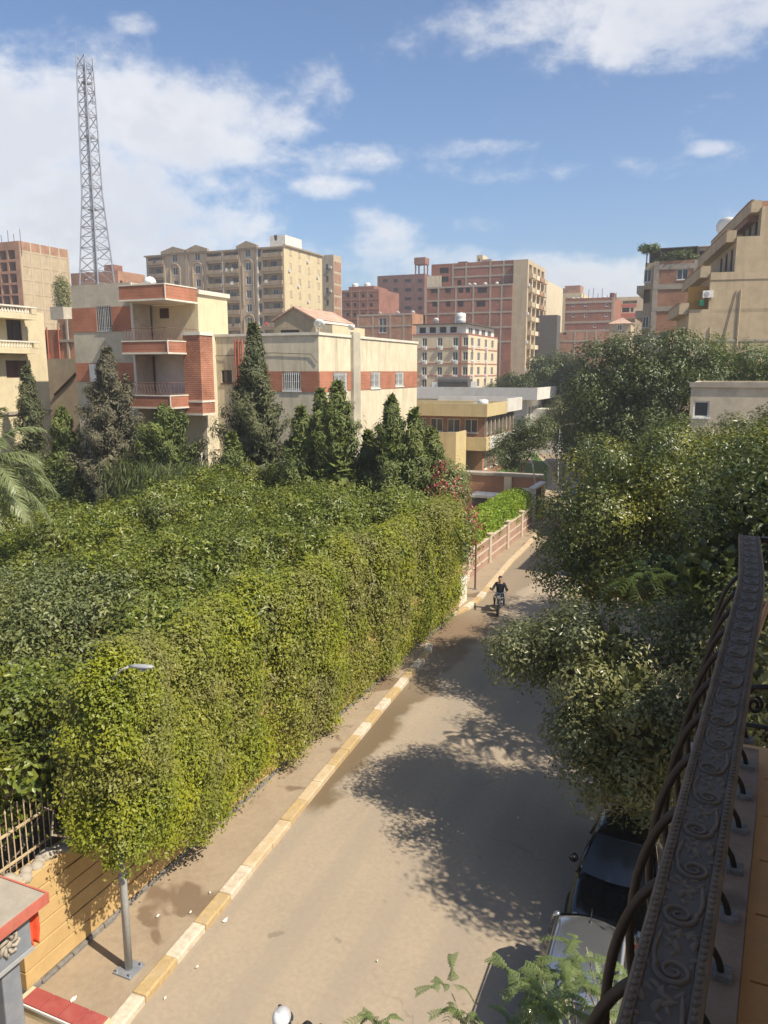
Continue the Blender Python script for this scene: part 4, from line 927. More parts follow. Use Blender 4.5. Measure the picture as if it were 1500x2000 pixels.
for k, q in enumerate((682, 706)): water_tank((PY(q, 557, LY).x, LY+4, PY(700, 557, LY).z-.6), .9, 1.6, ['small white tank on the low brick block roof, the left of the two', 'small white tank on the low brick block roof, the right of the two'][k])
l2 = thing('brick_house', 'brick house with a grey opening and white dishes just left of the cream hotel block', 'house', (-76, 175, 0))
LY = 165
volume(l2, PY(697, 630, LY).x, PY(805, 630, LY).x, LY, 176, 0, PY(740, 613, LY).z, mat['brick_brown'], front=[frp(LY, 740, 621, 755, 650, 'glass')])
framed(l2, PY(697, 630, LY).x, PY(805, 630, LY).x, LY, 0, PY(740, 613, LY).z, [PY(q, 630, LY).x for q in (699, 728, 762, 788)], [PY(740, q, LY).z for q in (615, 637)])
for k, q in enumerate((735, 770, 800)): dish((PY(q, 610, LY).x, LY+2, PY(740, 613, LY).z-.5), .8, .3*k-.3, ['leftmost', 'middle', 'rightmost'][k]+' of three white dishes on the roof of the brick house')

rb = thing('red_brick_tower', 'large red brick block with concrete frame grid and side balconies at centre right', 'apartment building', (-52, 185, 0))
RY = 172; RX = PY(1000, 600, RY).x
def rx(q): return PY(q, 600, RY).x
def rzz(q): return PY(920, q, RY).z
hs = [frp(RY, a, 561.5, b, 572, 'void') for a, b in ((842, 855), (869, 880), (895, 905), (909, 918), (932, 951))]+[frp(RY, a, 588, b, 599, 'void') for a, b in ((844, 855), (870, 880), (894, 905), (930, 948))]
volume(rb, rx(831), RX, RY, 190, 0, rzz(558), mat['brick_red'], front=hs, right=[])
hu = [frp(RY+2, a, b, c, d, 'void') for a, b, c, d in ((838, 542, 850, 551), (858, 540, 876, 551), (858, 523, 876, 534), (893, 547, 901, 557))]
volume(rb, rx(836), RX, RY+2, 190.2, 30, rzz(508)-.2, mat['brick_red'], front=hu, name='upper_storeys')
framed(rb, rx(831), RX, RY, 0, rzz(558), [rx(q) for q in (832, 856, 890, 924, 957, 979)], [rzz(q) for q in (559, 585, 611, 640, 668)])
framed(rb, rx(876), RX, RY+2, rzz(556), rzz(510), [rx(q) for q in (878, 904, 951, 977)], [rzz(q) for q in (519, 538)])
B(rx(828), rx(856), RY+1.9, RY+1.995, rzz(557), rzz(533)).build('cream_patch', mat['villa_plaster'], rb)
volume(rb, RX+.01, RX+3.2, RY+.3, 190.4, 0, rzz(512), mat['apt_tan'], right=[(RY+1.5+k*4.2, RY+4.4+k*4.2, rzz(520)-j*3.05-1.9, rzz(520)-j*3.05, None, 1.2) for j in range(10) for k in range(4)], name='side_stair')
for j in range(10):
    z = rzz(520)-j*3.05-2.9
    for k in range(4):
        B(RX+3.2, RX+4.1, RY+1.3+k*4.2, RY+4.6+k*4.2, z, z+.95).build('balcony', mat[('apt_tan', 'villa_plaster', 'brick_brown')[(j*3+k) % 3]], rb)
    if j % 2: ac_unit(rb, (RX+3.2, RY+.9, z+1.2), PI/2)
volume(rb, rx(914), rx(926), RY+6, RY+10, rzz(508)-1, rzz(491), mat['hotel_cream'], name='stair_hut', front=[(rx(917), rx(920), rzz(504), rzz(498), 'void')])
B(rx(880), rx(897), RY+5, RY+8, rzz(508)-1, rzz(503.5)).build('roof_room', mat['brick_dark'], rb)
MB().prism([(rx(930), RY+4), (rx(948), RY+4), (rx(948), RY+9), (rx(930), RY+9)], rzz(508)-1, rzz(503)).build('roof_tank_house', mat['concrete'], rb)
for k, q in enumerate((914, 924, 945, 968)): dish((rx(q), RY+.7, rzz(558)-.4), .75, .25*k, ['left end one', 'second from left', 'third from left', 'right end one'][k]+' of the white dishes on the ledge of the red brick block')

ca = thing('cream_balcony_block', 'narrow tall cream block with stacked white balconies right of the red brick tower', 'apartment building', (-45, 208, 0))
CY = 200; q0, q1 = PY(1019, 600, CY).x, PY(1066, 600, CY).x
zr = [PY(1040, 572+k*18.6, CY).z for k in range(10)]
volume(ca, q0, q1, CY, 222, 0, PY(1040, 549, CY).z, mat['hotel_cream'], front=[(q0+.8, q0+2.9, z-1, z+.9, 'brown') for z in zr]+[(q1-1.6, q1-.5, z-1, z+.6, 'brown') for z in zr])
for z in zr:
    B(q0+.5, q0+3.2, CY-1.0, CY-.003, z-2.0, z-1.0).build('balcony', mat['white_plaster'], ca); B(q1-1.8, q1-.2, CY-.8, CY-.003, z-2.0, z-1.1).build('balcony', mat['white_plaster'], ca)
for q in (1047, 1052, 1058): x = PY(q, 600, CY).x; B(x-.2, x+.2, CY-.35, CY-.003, 0, PY(1040, 545, CY).z).build('rib', mat['apt_yellow'], ca)
volume(ca, q0, q0+3.5, CY+3, CY+10, 30, PY(1030, 538, CY).z+.5, mat['grey_plaster'], name='penthouse')
yf = thing('far_yellow_block', 'far yellow block with dark balcony strips and a grey roof storey', 'apartment building', (-49, 268, 0))
YY = 260; a, b = PY(1066, 600, YY).x, PY(1135, 600, YY).x
volume(yf, a, b, YY, 280, 0, PY(1100, 573, YY).z, mat['apt_yellow'], front=[frp(YY, p, q, p+s, q+6, None, 1.2) for q in (582, 598, 612) for p, s in ((1070, 9), (1082, 14), (1104, 16))])
volume(yf, a+.5, b-6, YY+2, 278, 30, PY(1100, 562, YY).z, mat['slate'], name='roof_storey'); B(b-6, b-1, YY+3, YY+9, 33, PY(1115, 556, YY).z).build('stair_hut', mat['brick_brown'], yf)

b2 = thing('banded_brick_block', 'wide red brick block with pale floor bands above the round trees at right centre', 'apartment building', (-30, 198, 0))
BY = 190
def bx(q): return PY(q, 630, BY).x
def bz(q): return PY(1150, q, BY).z
volume(b2, bx(1103), bx(1197), BY, 206, 0, bz(582), mat['brick_red'], front=[frp(BY, a, q, a+5, q+6, 'glass') for a, q in ((1117, 593), (1141, 592), (1183, 592), (1117, 613), (1141, 613), (1181, 612), (1159, 633), (1180, 638))])
framed(b2, bx(1103), bx(1197), BY, 0, bz(582), [bx(1197)-.2], [bz(q) for q in (590, 608, 629, 646)], w=.5)
B(bx(1187), bx(1196), BY+1, BY+5, bz(582)-1, bz(573)).build('stair_hut', mat['brick_dark'], b2)
volume(b2, bx(1066), bx(1196), BY-4, BY-.01, 0, bz(650), mat['brick_brown'], front=[frp(BY-4, 1100, 649, 1106, 654, 'void')], name='lower_wing')
framed(b2, bx(1066), bx(1190), BY-4, 0, bz(650), [bx(q) for q in (1130, 1152, 1170)], [bz(q) for q in (667, 692)], m='concrete')
for k in range(9):
    x = bx(1128)+k*1.05; MB().tube([(x, BY+1, bz(583)-.6), (x+random.uniform(-.1, .1), BY+1, bz(583)+random.uniform(.6, 2.4))], .06, 4).build('starter_bar', mat['slate'], b2)
for k, q in enumerate((1114, 1124, 1134, 1176)): dish((bx(q), BY+2, bz(583)-.4), .7, .3*k, ['leftmost', 'second', 'third', 'lone right'][k]+' white dish on the banded brick block roof')
gs = thing('dark_grey_block', 'small dark grey block wedged left of the banded brick block', 'apartment building', (-42, 182, 0)); volume(gs, bx(1066)-.5, bx(1101), BY-8, BY-4.01, 0, bz(618), mat['slate'])
og = thing('orange_block', 'orange and cream block with dark windows behind the little pyramid roofed house', 'apartment building', (-22, 212, 0))
OY = 205; volume(og, PY(1196, 600, OY).x, PY(1262, 600, OY).x, OY, 220, 0, PY(1220, 580, OY).z, mat['hotel_cream'], front=[frp(OY, 1215, 601, 1229, 610, 'void'), frp(OY, 1232, 601, 1237, 609, 'void'), frp(OY, 1201, 600, 1205, 610, 'brown'), frp(OY, 1216, 587, 1244, 593, None, 1.5), frp(OY, 1213, 622, 1240, 630, None, 1.2)])
B(PY(1197, 600, OY).x, PY(1243, 600, OY).x, OY-.08, OY-.002, PY(1220, 600, OY).z, PY(1220, 594, OY).z).build('orange_band', mat['red_trim'], og); B(PY(1197, 600, OY).x, PY(1243, 600, OY).x, OY-.08, OY-.002, PY(1220, 620, OY).z, PY(1220, 612, OY).z).build('orange_band', mat['red_trim'], og)
ph = thing('pyramid_roof_house', 'little tan house with a pink pyramid roof between brick block and right trees', 'house', (-17.5, 153, 0))
a, b = PY(1190, 640, 150).x, PY(1232, 640, 150).x; zt = PY(1210, 632, 150).z
volume(ph, a, b, 150, 156, 0, zt, mat['tan_plaster'], front=[frp(150, 1206, 634, 1215, 645, 'glass'), frp(150, 1204, 662, 1214, 672, 'brown')], roof=.02)
pr = MB(); c = ((a+b)/2, 153, PY(1210, 618, 150).z); e = [(a-.2, 149.7, zt), (b+.2, 149.7, zt), (b+.2, 156.2, zt), (a-.2, 156.2, zt)]
for i in range(4): pr.poly([e[i], e[(i+1) % 4], c])
pr.build('roof', mat['roof_tile'], ph)

# ------------------------------------------------------------------ right side: brick apartment house, stepped tan block, low concrete block
ra = thing('right_brick_apartments', 'brick apartment house with shaded roof garden and corner balconies above the right trees', 'apartment building', (-5, 112, 0))
AYR = 105
def qx(q): return PY(q, 580, AYR).x
def qz(q): return PY(1330, q, AYR).z
hs = [frp(AYR, 1322, 525, 1344, 546, 'glass'), frp(AYR, 1376, 528, 1386, 545, None)]
volume(ra, qx(1276), qx(1420), AYR, 120, 0, qz(508), mat['brick_brown'], front=[hs[0]])
framed(ra, qx(1276), qx(1420), AYR, 0, qz(508), [qx(q) for q in (1279, 1356)], [qz(q) for q in (520, 559, 602)], m='concrete', w=.6)
volume(ra, qx(1256), qx(1275.5), AYR+.6, 120, 0, qz(509), mat['tan_plaster'], front=[frp(AYR+.6, 1258, 526, 1272, 551, 'glass'), frp(AYR+.6, 1257, 565, 1270, 592, None, 1.3), frp(AYR+.6, 1255, 618, 1267, 640, 'glass')], left=[(107+k*4, 110+k*4, qz(551)-j*3.1, qz(528)-j*3.1, None, 1.1) for j in range(3) for k in range(3)], name='corner_bay')
for j in range(3):
    for k in range(3): B(qx(1256)-1.0, qx(1256)-.003, 106.8+k*4, 110.2+k*4, qz(551)-j*3.1-1.0, qz(551)-j*3.1-.05).build('balcony', mat['grey_plaster'], ra)
r_ = MB(); r_.box(qx(1257), qx(1357), AYR+.5, AYR+8, qz(483), qz(481)); r_.build('pergola_roof', mat['slate'], ra)
for q in (1258, 1285, 1310, 1335, 1356): MB().tube([(qx(q), AYR+.6, qz(508)-.5), (qx(q), AYR+.6, qz(482))], .08, 5).build('pergola_post', mat['slate'], ra)
B(qx(1258), qx(1356), AYR+4, AYR+4.1, qz(508)-.4, qz(484)).build('pergola_screen', mat['slate'], ra)
volume(ra, qx(1358), qx(1400), AYR+1.5, AYR+9, qz(510)-1, qz(482), mat['grey_plaster'], front=[frp(AYR+1.5, 1366, 489, 1397, 508, 'void')], name='roof_room')
B(qx(1357), qx(1402), AYR+1, AYR+9.5, qz(481.5), qz(480)).build('roof_room_slab', mat['white_paint'], ra)
dish((qx(1410), AYR+4, qz(478)), 1.55, -.35, 'big pale satellite dish beside the roof room of the right brick apartments')
B(qx(1401.5), qx(1425), AYR+2.5, AYR+8, qz(508)-.4, qz(477)).build('roof_hut', mat['brick_brown'], ra)
tb = thing('awning_house', 'low cream house front with a dark green awning just above the right treetops', 'house', (-3, 92, 0)); volume(tb, PY(1268, 655, 90).x, PY(1305, 655, 90).x, 90, 96, 0, PY(1290, 653, 90).z, mat['villa_plaster']); MB().prism([(PY(1290, 650, 89).x, 88.5), (PY(1330, 650, 89).x, 88.5), (PY(1330, 650, 89).x, 90), (PY(1290, 650, 89).x, 90)], PY(1300, 652, 89).z, PY(1300, 649, 89).z).build('awning', mat['blue_grey'], tb)

ts = thing('stepped_tan_block', 'tall tan rendered block stepping up in balcony terraces at the right edge', 'apartment building', (-3, 70, 0), local=True, rz=math.radians(9))
# local frame: x to the right along the blank wall, y away from the camera; every storey is set back further to the right
def tl(q, y):  p = PY(q, y, 70); return (p.x+3)
steps = [(tl(1344, 640), 0, 6, 11.0, 16.0), (tl(1387, 560), .9, 6, 16.0, 18.9), (tl(1438, 500), .9, 6, 18.9, 21.6), (tl(1490, 420), .9, 6, 21.6, 23.8)]
volume(ts, steps[0][0], 24, 0, 9, 0, 16.0, mat['tan_plaster'], left=[(1+k*2.4, 2.2+k*2.4, 12.8, 14.6, 'brown') for k in range(3)])
for k, (x, yb, d, z0, z1) in enumerate(steps[1:]):
    volume(ts, x, 24, .0+.002*k, 12+k*4, z0-.3, z1, mat['tan_plaster'], left=[(1.2+j*2.6, 2.4+j*2.6, z0+.1, z0+2.0, 'brown') for j in range(3)], name='upper_storey')
for k, (x, yb, d, z0, z1) in enumerate(steps):
    # balcony terraces reaching back along the street side, each with solid parapet
    L = 9+k*4; xb = x-.75
    o = MB(); o.box(xb, x-.003, .3, L, z1-.35, z1-.12); o.box(xb, xb+.12, .3, L, z1-.117, z1+.55); o.box(xb+.123, x-.003, .3, .42, z1-.117, z1+.55); o.build('terrace', mat['tan_plaster'], ts)
    B(xb-.05, xb+.17, .25, L, z1+.553, z1+.62).build('terrace_coping', mat['brick_brown'], ts)
for z in (9.2, 13.4): B(steps[0][0], 24, -.05, -.003, z, z+.18).build('floor_band', mat['concrete'], ts)
for z in (18.3,): B(steps[1][0], 24, -.05, -.003, z, z+.5).build('floor_band', mat['apt_tan'], ts)
for q in ((tl(1398, 500), 14.6), (tl(1443, 640), 17.5)): MB().tube([(q[0], -.08, 4), (q[0], -.08, q[1]), ], .05, 6).build('downpipe', mat['apt_tan'], ts)
MB().tube([(tl(1440, 560), -.06, 17.4), (tl(1424, 600), -.06, 14.8), (tl(1405, 650), -.06, 11.5)], .03, 4).build('cable', mat['slate'], ts)
B(tl(1345, 590), tl(1385, 590), .8, .84, 15.9, 17.9).build('curtain', mat['curtain_yellow'], ts)
B(tl(1368, 585), tl(1376, 585), .2, .6, 16.3, 16.75).build('plastic_tub', mat['green_plastic'], ts)
ac_unit(ts, (tl(1383, 565), 0.0, 16.9), 0)
B(tl(1470, 440), 24, 2, 8, 23.0, 24.6).build('roof_hut', mat['brick_brown'], ts)
lc = thing('low_concrete_block', 'low bare concrete block with one paned window behind the right ficus', 'house', (3, 44, 0))
volume(lc, PY(1350, 760, 40).x, 14, 40, 50, 0, 10.45, mat['dull_concrete'], front=[frp(40, 1354, 783, 1385, 815, 'glass')])
B(PY(1350, 760, 40).x-.08, 14, 39.92, 39.997, 10.25, 10.5).build('coping', mat['concrete'], lc)

# ------------------------------------------------------------------ dusty air
def haze():
    o = B(-1520, 1520, -320, 2520, -1.4, 49).build('haze', None); o.data.materials.clear()
    m = bpy.data.materials.new('haze'); m.use_nodes = True; N = m.node_tree.nodes; N.remove(N['Principled BSDF'])
    v = N.new('ShaderNodeVolumePrincipled'); v.inputs['Color'].default_value = (.93, .92, .91, 1); v.inputs['Density'].default_value = HAZE; v.inputs['Anisotropy'].default_value = .3
    m.node_tree.links.new(v.outputs[0], N['Material Output'].inputs['Volume']); o.data.materials.append(m); o['kind'] = 'stuff'
HAZE = .0009
haze()

# ------------------------------------------------------------------ lattice mast
lm = thing('lattice_mast', 'tall grey steel lattice mast rising behind the villa', 'radio mast', (-65.6, 72, 0))
MC = Vector((-67.37, 72, 0)); ZT = 45.2
def mh(z): return float(np.interp(z, [10, 20.8, 24.6, 30.5, 45], [2.1, 1.36, 1.13, .78, .60]))     # half width
def mc(k, z): s = ((-1, -1), (1, -1), (1, 1), (-1, 1))[k]; w = mh(z); return Vector((MC.x+s[0]*w+.010*(z-20), MC.y+s[1]*w, z))
bar_me = MB().tube([(0, 0, 0), (0, 0, 1)], 1, 5).mesh('brace', mat['steel'])
def bar(name, a, b, r):
    o = link(name, bar_me, lm); a = a-off(lm); b = b-off(lm); d = b-a
    o.location = a; o.rotation_mode = 'QUATERNION'; o.rotation_quaternion = d.to_track_quat('Z', 'Y'); o.scale = (r, r, d.length)
for k in range(4):
    for a, b in ((10, 20.8), (20.8, 24.6), (24.6, 30.5), (30.5, ZT)): bar('leg', mc(k, a), mc(k, b), .09 if a < 38 else .07)
z = 12.0; lv = [z]
while z < ZT-.5: z += max(1.05, mh(z)*1.05 if z < 30 else 1.25); lv.append(min(z, ZT))
for i in range(len(lv)-1):
    for k in range(4):
        j = (k+1) % 4
        if (k in (0, 1)) or i % 2 == 0: bar('brace', mc(k, lv[i]), mc(j, lv[i]), .045)
        bar('brace', mc(k, lv[i]), mc(j, lv[i+1]), .05) if i % 2 == 0 else bar('brace', mc(j, lv[i]), mc(k, lv[i+1]), .05)
ld_ = MB(); cxx, cyy = MC.x-.2, MC.y
for dx in (-.25, .25): ld_.tube([(cxx+dx-.1, cyy, 12), (cxx+dx+.3, cyy, ZT)], .035, 4)
for k in range(int((ZT-12)/.6)): z = 12+k*.6; xx = cxx-.1+.4*(z-12)/(ZT-12); ld_.tube([(xx-.25, cyy, z), (xx+.25, cyy, z)], .025, 4)
ld_.build('ladder', mat['steel'], lm)
ft = MB()
for dx in (.1, .28, .4): ft.tube([(cxx+dx+.2, cyy-.5, 12), (cxx+dx+.45, cyy-.4, ZT-1)], .045, 5)
ft.build('feeder_cable', mat['slate'], lm)
for z in (42.3, 36.7): w = mh(z)-.1; B(MC.x-w*.4+.26, MC.x+w+.26, MC.y-w, MC.y+w*.4, z, z+.22).build('platform', mat['steel'], lm)
w = mh(29.0); B(MC.x-.2, MC.x+w, MC.y-w*.6, MC.y+.2, 29, 29.15).build('platform', mat['steel'], lm)
a = MB(); x0 = MC.x+.62+.3; a.tube([(x0-.4, MC.y, 43.4), (x0+.2, MC.y, 43.4)], .05, 5).tube([(x0-.4, MC.y, 40.5), (x0+.2, MC.y, 40.5)], .05, 5).tube([(x0+.15, MC.y, 40.2), (x0+.15, MC.y, 43.7)], .07, 6).build('side_antenna', mat['steel'], lm)
MB().tube([mc(0, ZT)-Vector((0, 0, .3)), mc(0, ZT)+Vector((-.05, 0, 1.3))], .035, 5).build('lightning_rod', mat['steel'], lm)

# ------------------------------------------------------------------ foliage
def unit(a): return a/np.maximum(1e-9, np.linalg.norm(a, axis=-1, keepdims=True))
def mesh_np(name, verts, tris, m, quads=False):
    me = bpy.data.meshes.new(name); k = 4 if quads else 3
    me.vertices.add(len(verts)); me.vertices.foreach_set('co', verts.astype(np.float32).ravel())
    n = len(tris); me.loops.add(n*k); me.loops.foreach_set('vertex_index', tris.astype(np.int32).ravel())
    me.polygons.add(n); me.polygons.foreach_set('loop_start', np.arange(0, n*k, k, dtype=np.int32)); me.polygons.foreach_set('loop_total', np.full(n, k, dtype=np.int32))
    me.materials.append(m); me.update(calc_edges=True); return me
def leaf_mesh(name, pos, nrm, L, W, m, droop=.25, axis=None, rng=RNG):
    """one folded diamond leaf per point"""
    n = len(pos); L = L*rng.uniform(.65, 1.25, (n, 1)); W = W*rng.uniform(.7, 1.2, (n, 1))
    a = rng.normal(size=(n, 3)) if axis is None else axis + rng.normal(size=(n, 3))*.35
    a[:, 2] -= droop; a = unit(a - nrm*np.sum(a*nrm, 1, keepdims=True)); b = np.cross(nrm, a)
    p0 = pos - a*L*.5; v1 = pos - a*L*.05 + b*W*.5 + nrm*W*.18; v2 = pos + a*L*.5 - nrm*L*.10; v3 = pos - a*L*.05 - b*W*.5 + nrm*W*.18
    V_ = np.stack([p0, v1, v2, v3], 1).reshape(-1, 3); i = np.arange(n)[:, None]*4
    T = np.concatenate([i+np.array([0, 1, 2]), i+np.array([0, 2, 3])], 1).reshape(-1, 3)
    return mesh_np(name, V_, T, m)
def crown_pts(lobes, nclump, per, cr, rng, up=.15, shell=.35, hang=0.0, flat=.8):
    """leaf positions and normals: clumps spread over and inside the lobes of a crown"""
    lobes = np.array(lobes, float); area = (lobes[:, 3]*lobes[:, 4]+lobes[:, 5]*(lobes[:, 3]+lobes[:, 4])/2); pr = area/area.sum()
    P, Nn = [], []; c = 0; tries = 0
    while c < nclump and tries < nclump*12:
        tries += 1
        l = lobes[rng.choice(len(lobes), p=pr)]; d = unit(rng.normal(size=3)+np.array([0, 0, up])); rr = 1-shell*rng.random()**1.6
        q = l[:3]+d*l[3:]*rr
        ins = (((q-lobes[:, :3])/lobes[:, 3:])**2).sum(1)
        if (ins < .52).any(): continue
        s = cr*rng.uniform(.6, 1.35); k = max(3, int(per*rng.uniform(.6, 1.3)*(s/cr)**2))
        o = rng.normal(size=(k, 3)); o = o/np.maximum(1, np.linalg.norm(o, axis=1, keepdims=True)/1.6); o = o*s*np.array([1, 1, flat])
        o[:, 2] -= hang*rng.random(k)*s
        P.append(q+o); Nn.append(.85*d+.6*o/s+.30*rng.normal(size=(k, 3))+np.array([.08, 0, .5])); c += 1
    return np.concatenate(P), unit(np.concatenate(Nn))
def lumpy(lobes, n, r, seed):
    """break big lobes into many smaller boughs standing out of their surface"""
    rng = np.random.default_rng(seed); lb_ = np.array(lobes, float); ar = lb_[:, 3]*lb_[:, 4]+lb_[:, 5]*lb_[:, 3]; out = []
    tries = 0
    while len(out) < n and tries < n*30:
        tries += 1; l = lb_[rng.choice(len(lb_), p=ar/ar.sum())]; d = unit(rng.normal(size=3)+np.array([0, 0, .25])); q = l[:3]+d*l[3:]*rng.uniform(.72, .98)
        if ((((q-lb_[:, :3])/lb_[:, 3:])**2).sum(1) < .42).any(): continue
        s = r*rng.uniform(.65, 1.35)
        if any((q[0]-o[0])**2+(q[1]-o[1])**2+(q[2]-o[2])**2 < (.72*(s+o[3]))**2 for o in out): continue
        out.append((q[0], q[1], q[2], s, s, s*.85))
    return out
def limbs(mb, base, tops, r0, rng, wob=.25):
    base = Vector(base)
    for tp in tops:
        tp = Vector(tp); n = 5; pts = []
        for i in range(n+1):
            t = i/n; p = base.lerp(tp, t); p += Vector((rng.normal(), rng.normal(), 0))*wob*math.sin(t*PI)*.5; p.z = base.z+(tp.z-base.z)*(t**.8); pts.append(p)
        mb.tube(pts, [r0*(1-.85*i/n) for i in range(n+1)], 6)
def tree(name, label, base, lobes, leaf, n, per, cr, L, W, trunk_r=.2, fork=None, bark='bark', group=None, cat='tree', seed=1, droop=.3, inner=True, hang=0.0, up=.15, bough=None, nb=40):
    """trunk with limbs and a crown of leaf clumps; lobes in world coordinates"""
    rng = np.random.default_rng(seed)
    t = thing(name, label, cat, base, group)
    big = lobes
    if bough: P, Nn = crown_pts(lumpy(lobes, nb, bough, seed+500), n, per, cr, rng, up=.35, hang=hang, shell=.5)
    else: P, Nn = crown_pts(lobes, n, per, cr, rng, up=up, hang=hang)
    if inner:                                   # sparser, larger leaves deep inside the crown
        lb_ = np.array(lobes, float); k = n*per//10; w = rng.choice(len(lb_), size=k); d = unit(rng.normal(size=(k, 3)))*rng.uniform(.35, .8, (k, 1))
        P2 = lb_[w, :3]+d*lb_[w, 3:]; me2 = leaf_mesh('inner_leaves', P2-np.array(base), unit(rng.normal(size=(k, 3))), L*2.6, W*3.0, mat[leaf], rng=rng)
        link('inner_foliage', me2, t)['kind'] = 'stuff'
    me = leaf_mesh('leaves', P-np.array(base), Nn, L, W, mat[leaf], droop=droop, rng=rng)
    link('crown', me, t)['kind'] = 'stuff'
    mb = MB(); mb.smooth = True; zf = fork if fork is not None else base[2]+(min(l[2]-l[5] for l in lobes)-base[2])*.8
    f = Vector((base[0]+rng.normal()*.08, base[1]+rng.normal()*.08, zf))
    mb.tube([Vector(base)-Vector((0, 0, .3)), Vector(base)+(f-Vector(base))*.08, Vector(base)+(f-Vector(base))*.5+Vector((rng.normal()*.05, 0, 0)), f], [trunk_r*1.5, trunk_r*1.1, trunk_r*.95, trunk_r*.85], 9)
    limbs(mb, f, [(l[0], l[1], l[2]+l[5]*.4) for l in lobes], trunk_r*.6, rng)
    mb.build('trunk', mat[bark], t)
    return t
def round_lobes(c, r, rz, n, seed, spread=.6):
    rng = np.random.default_rng(seed); out = [(c[0], c[1], c[2], r*.75, r*.75, rz*.8)]
    for i in range(n):
        a = 2*PI*i/n+rng.normal()*.3; s = rng.uniform(.38, .58)
        out.append((c[0]+math.cos(a)*r*spread, c[1]+math.sin(a)*r*spread, c[2]+rng.uniform(-.35, .55)*rz, r*s, r*s, rz*s))
    return out

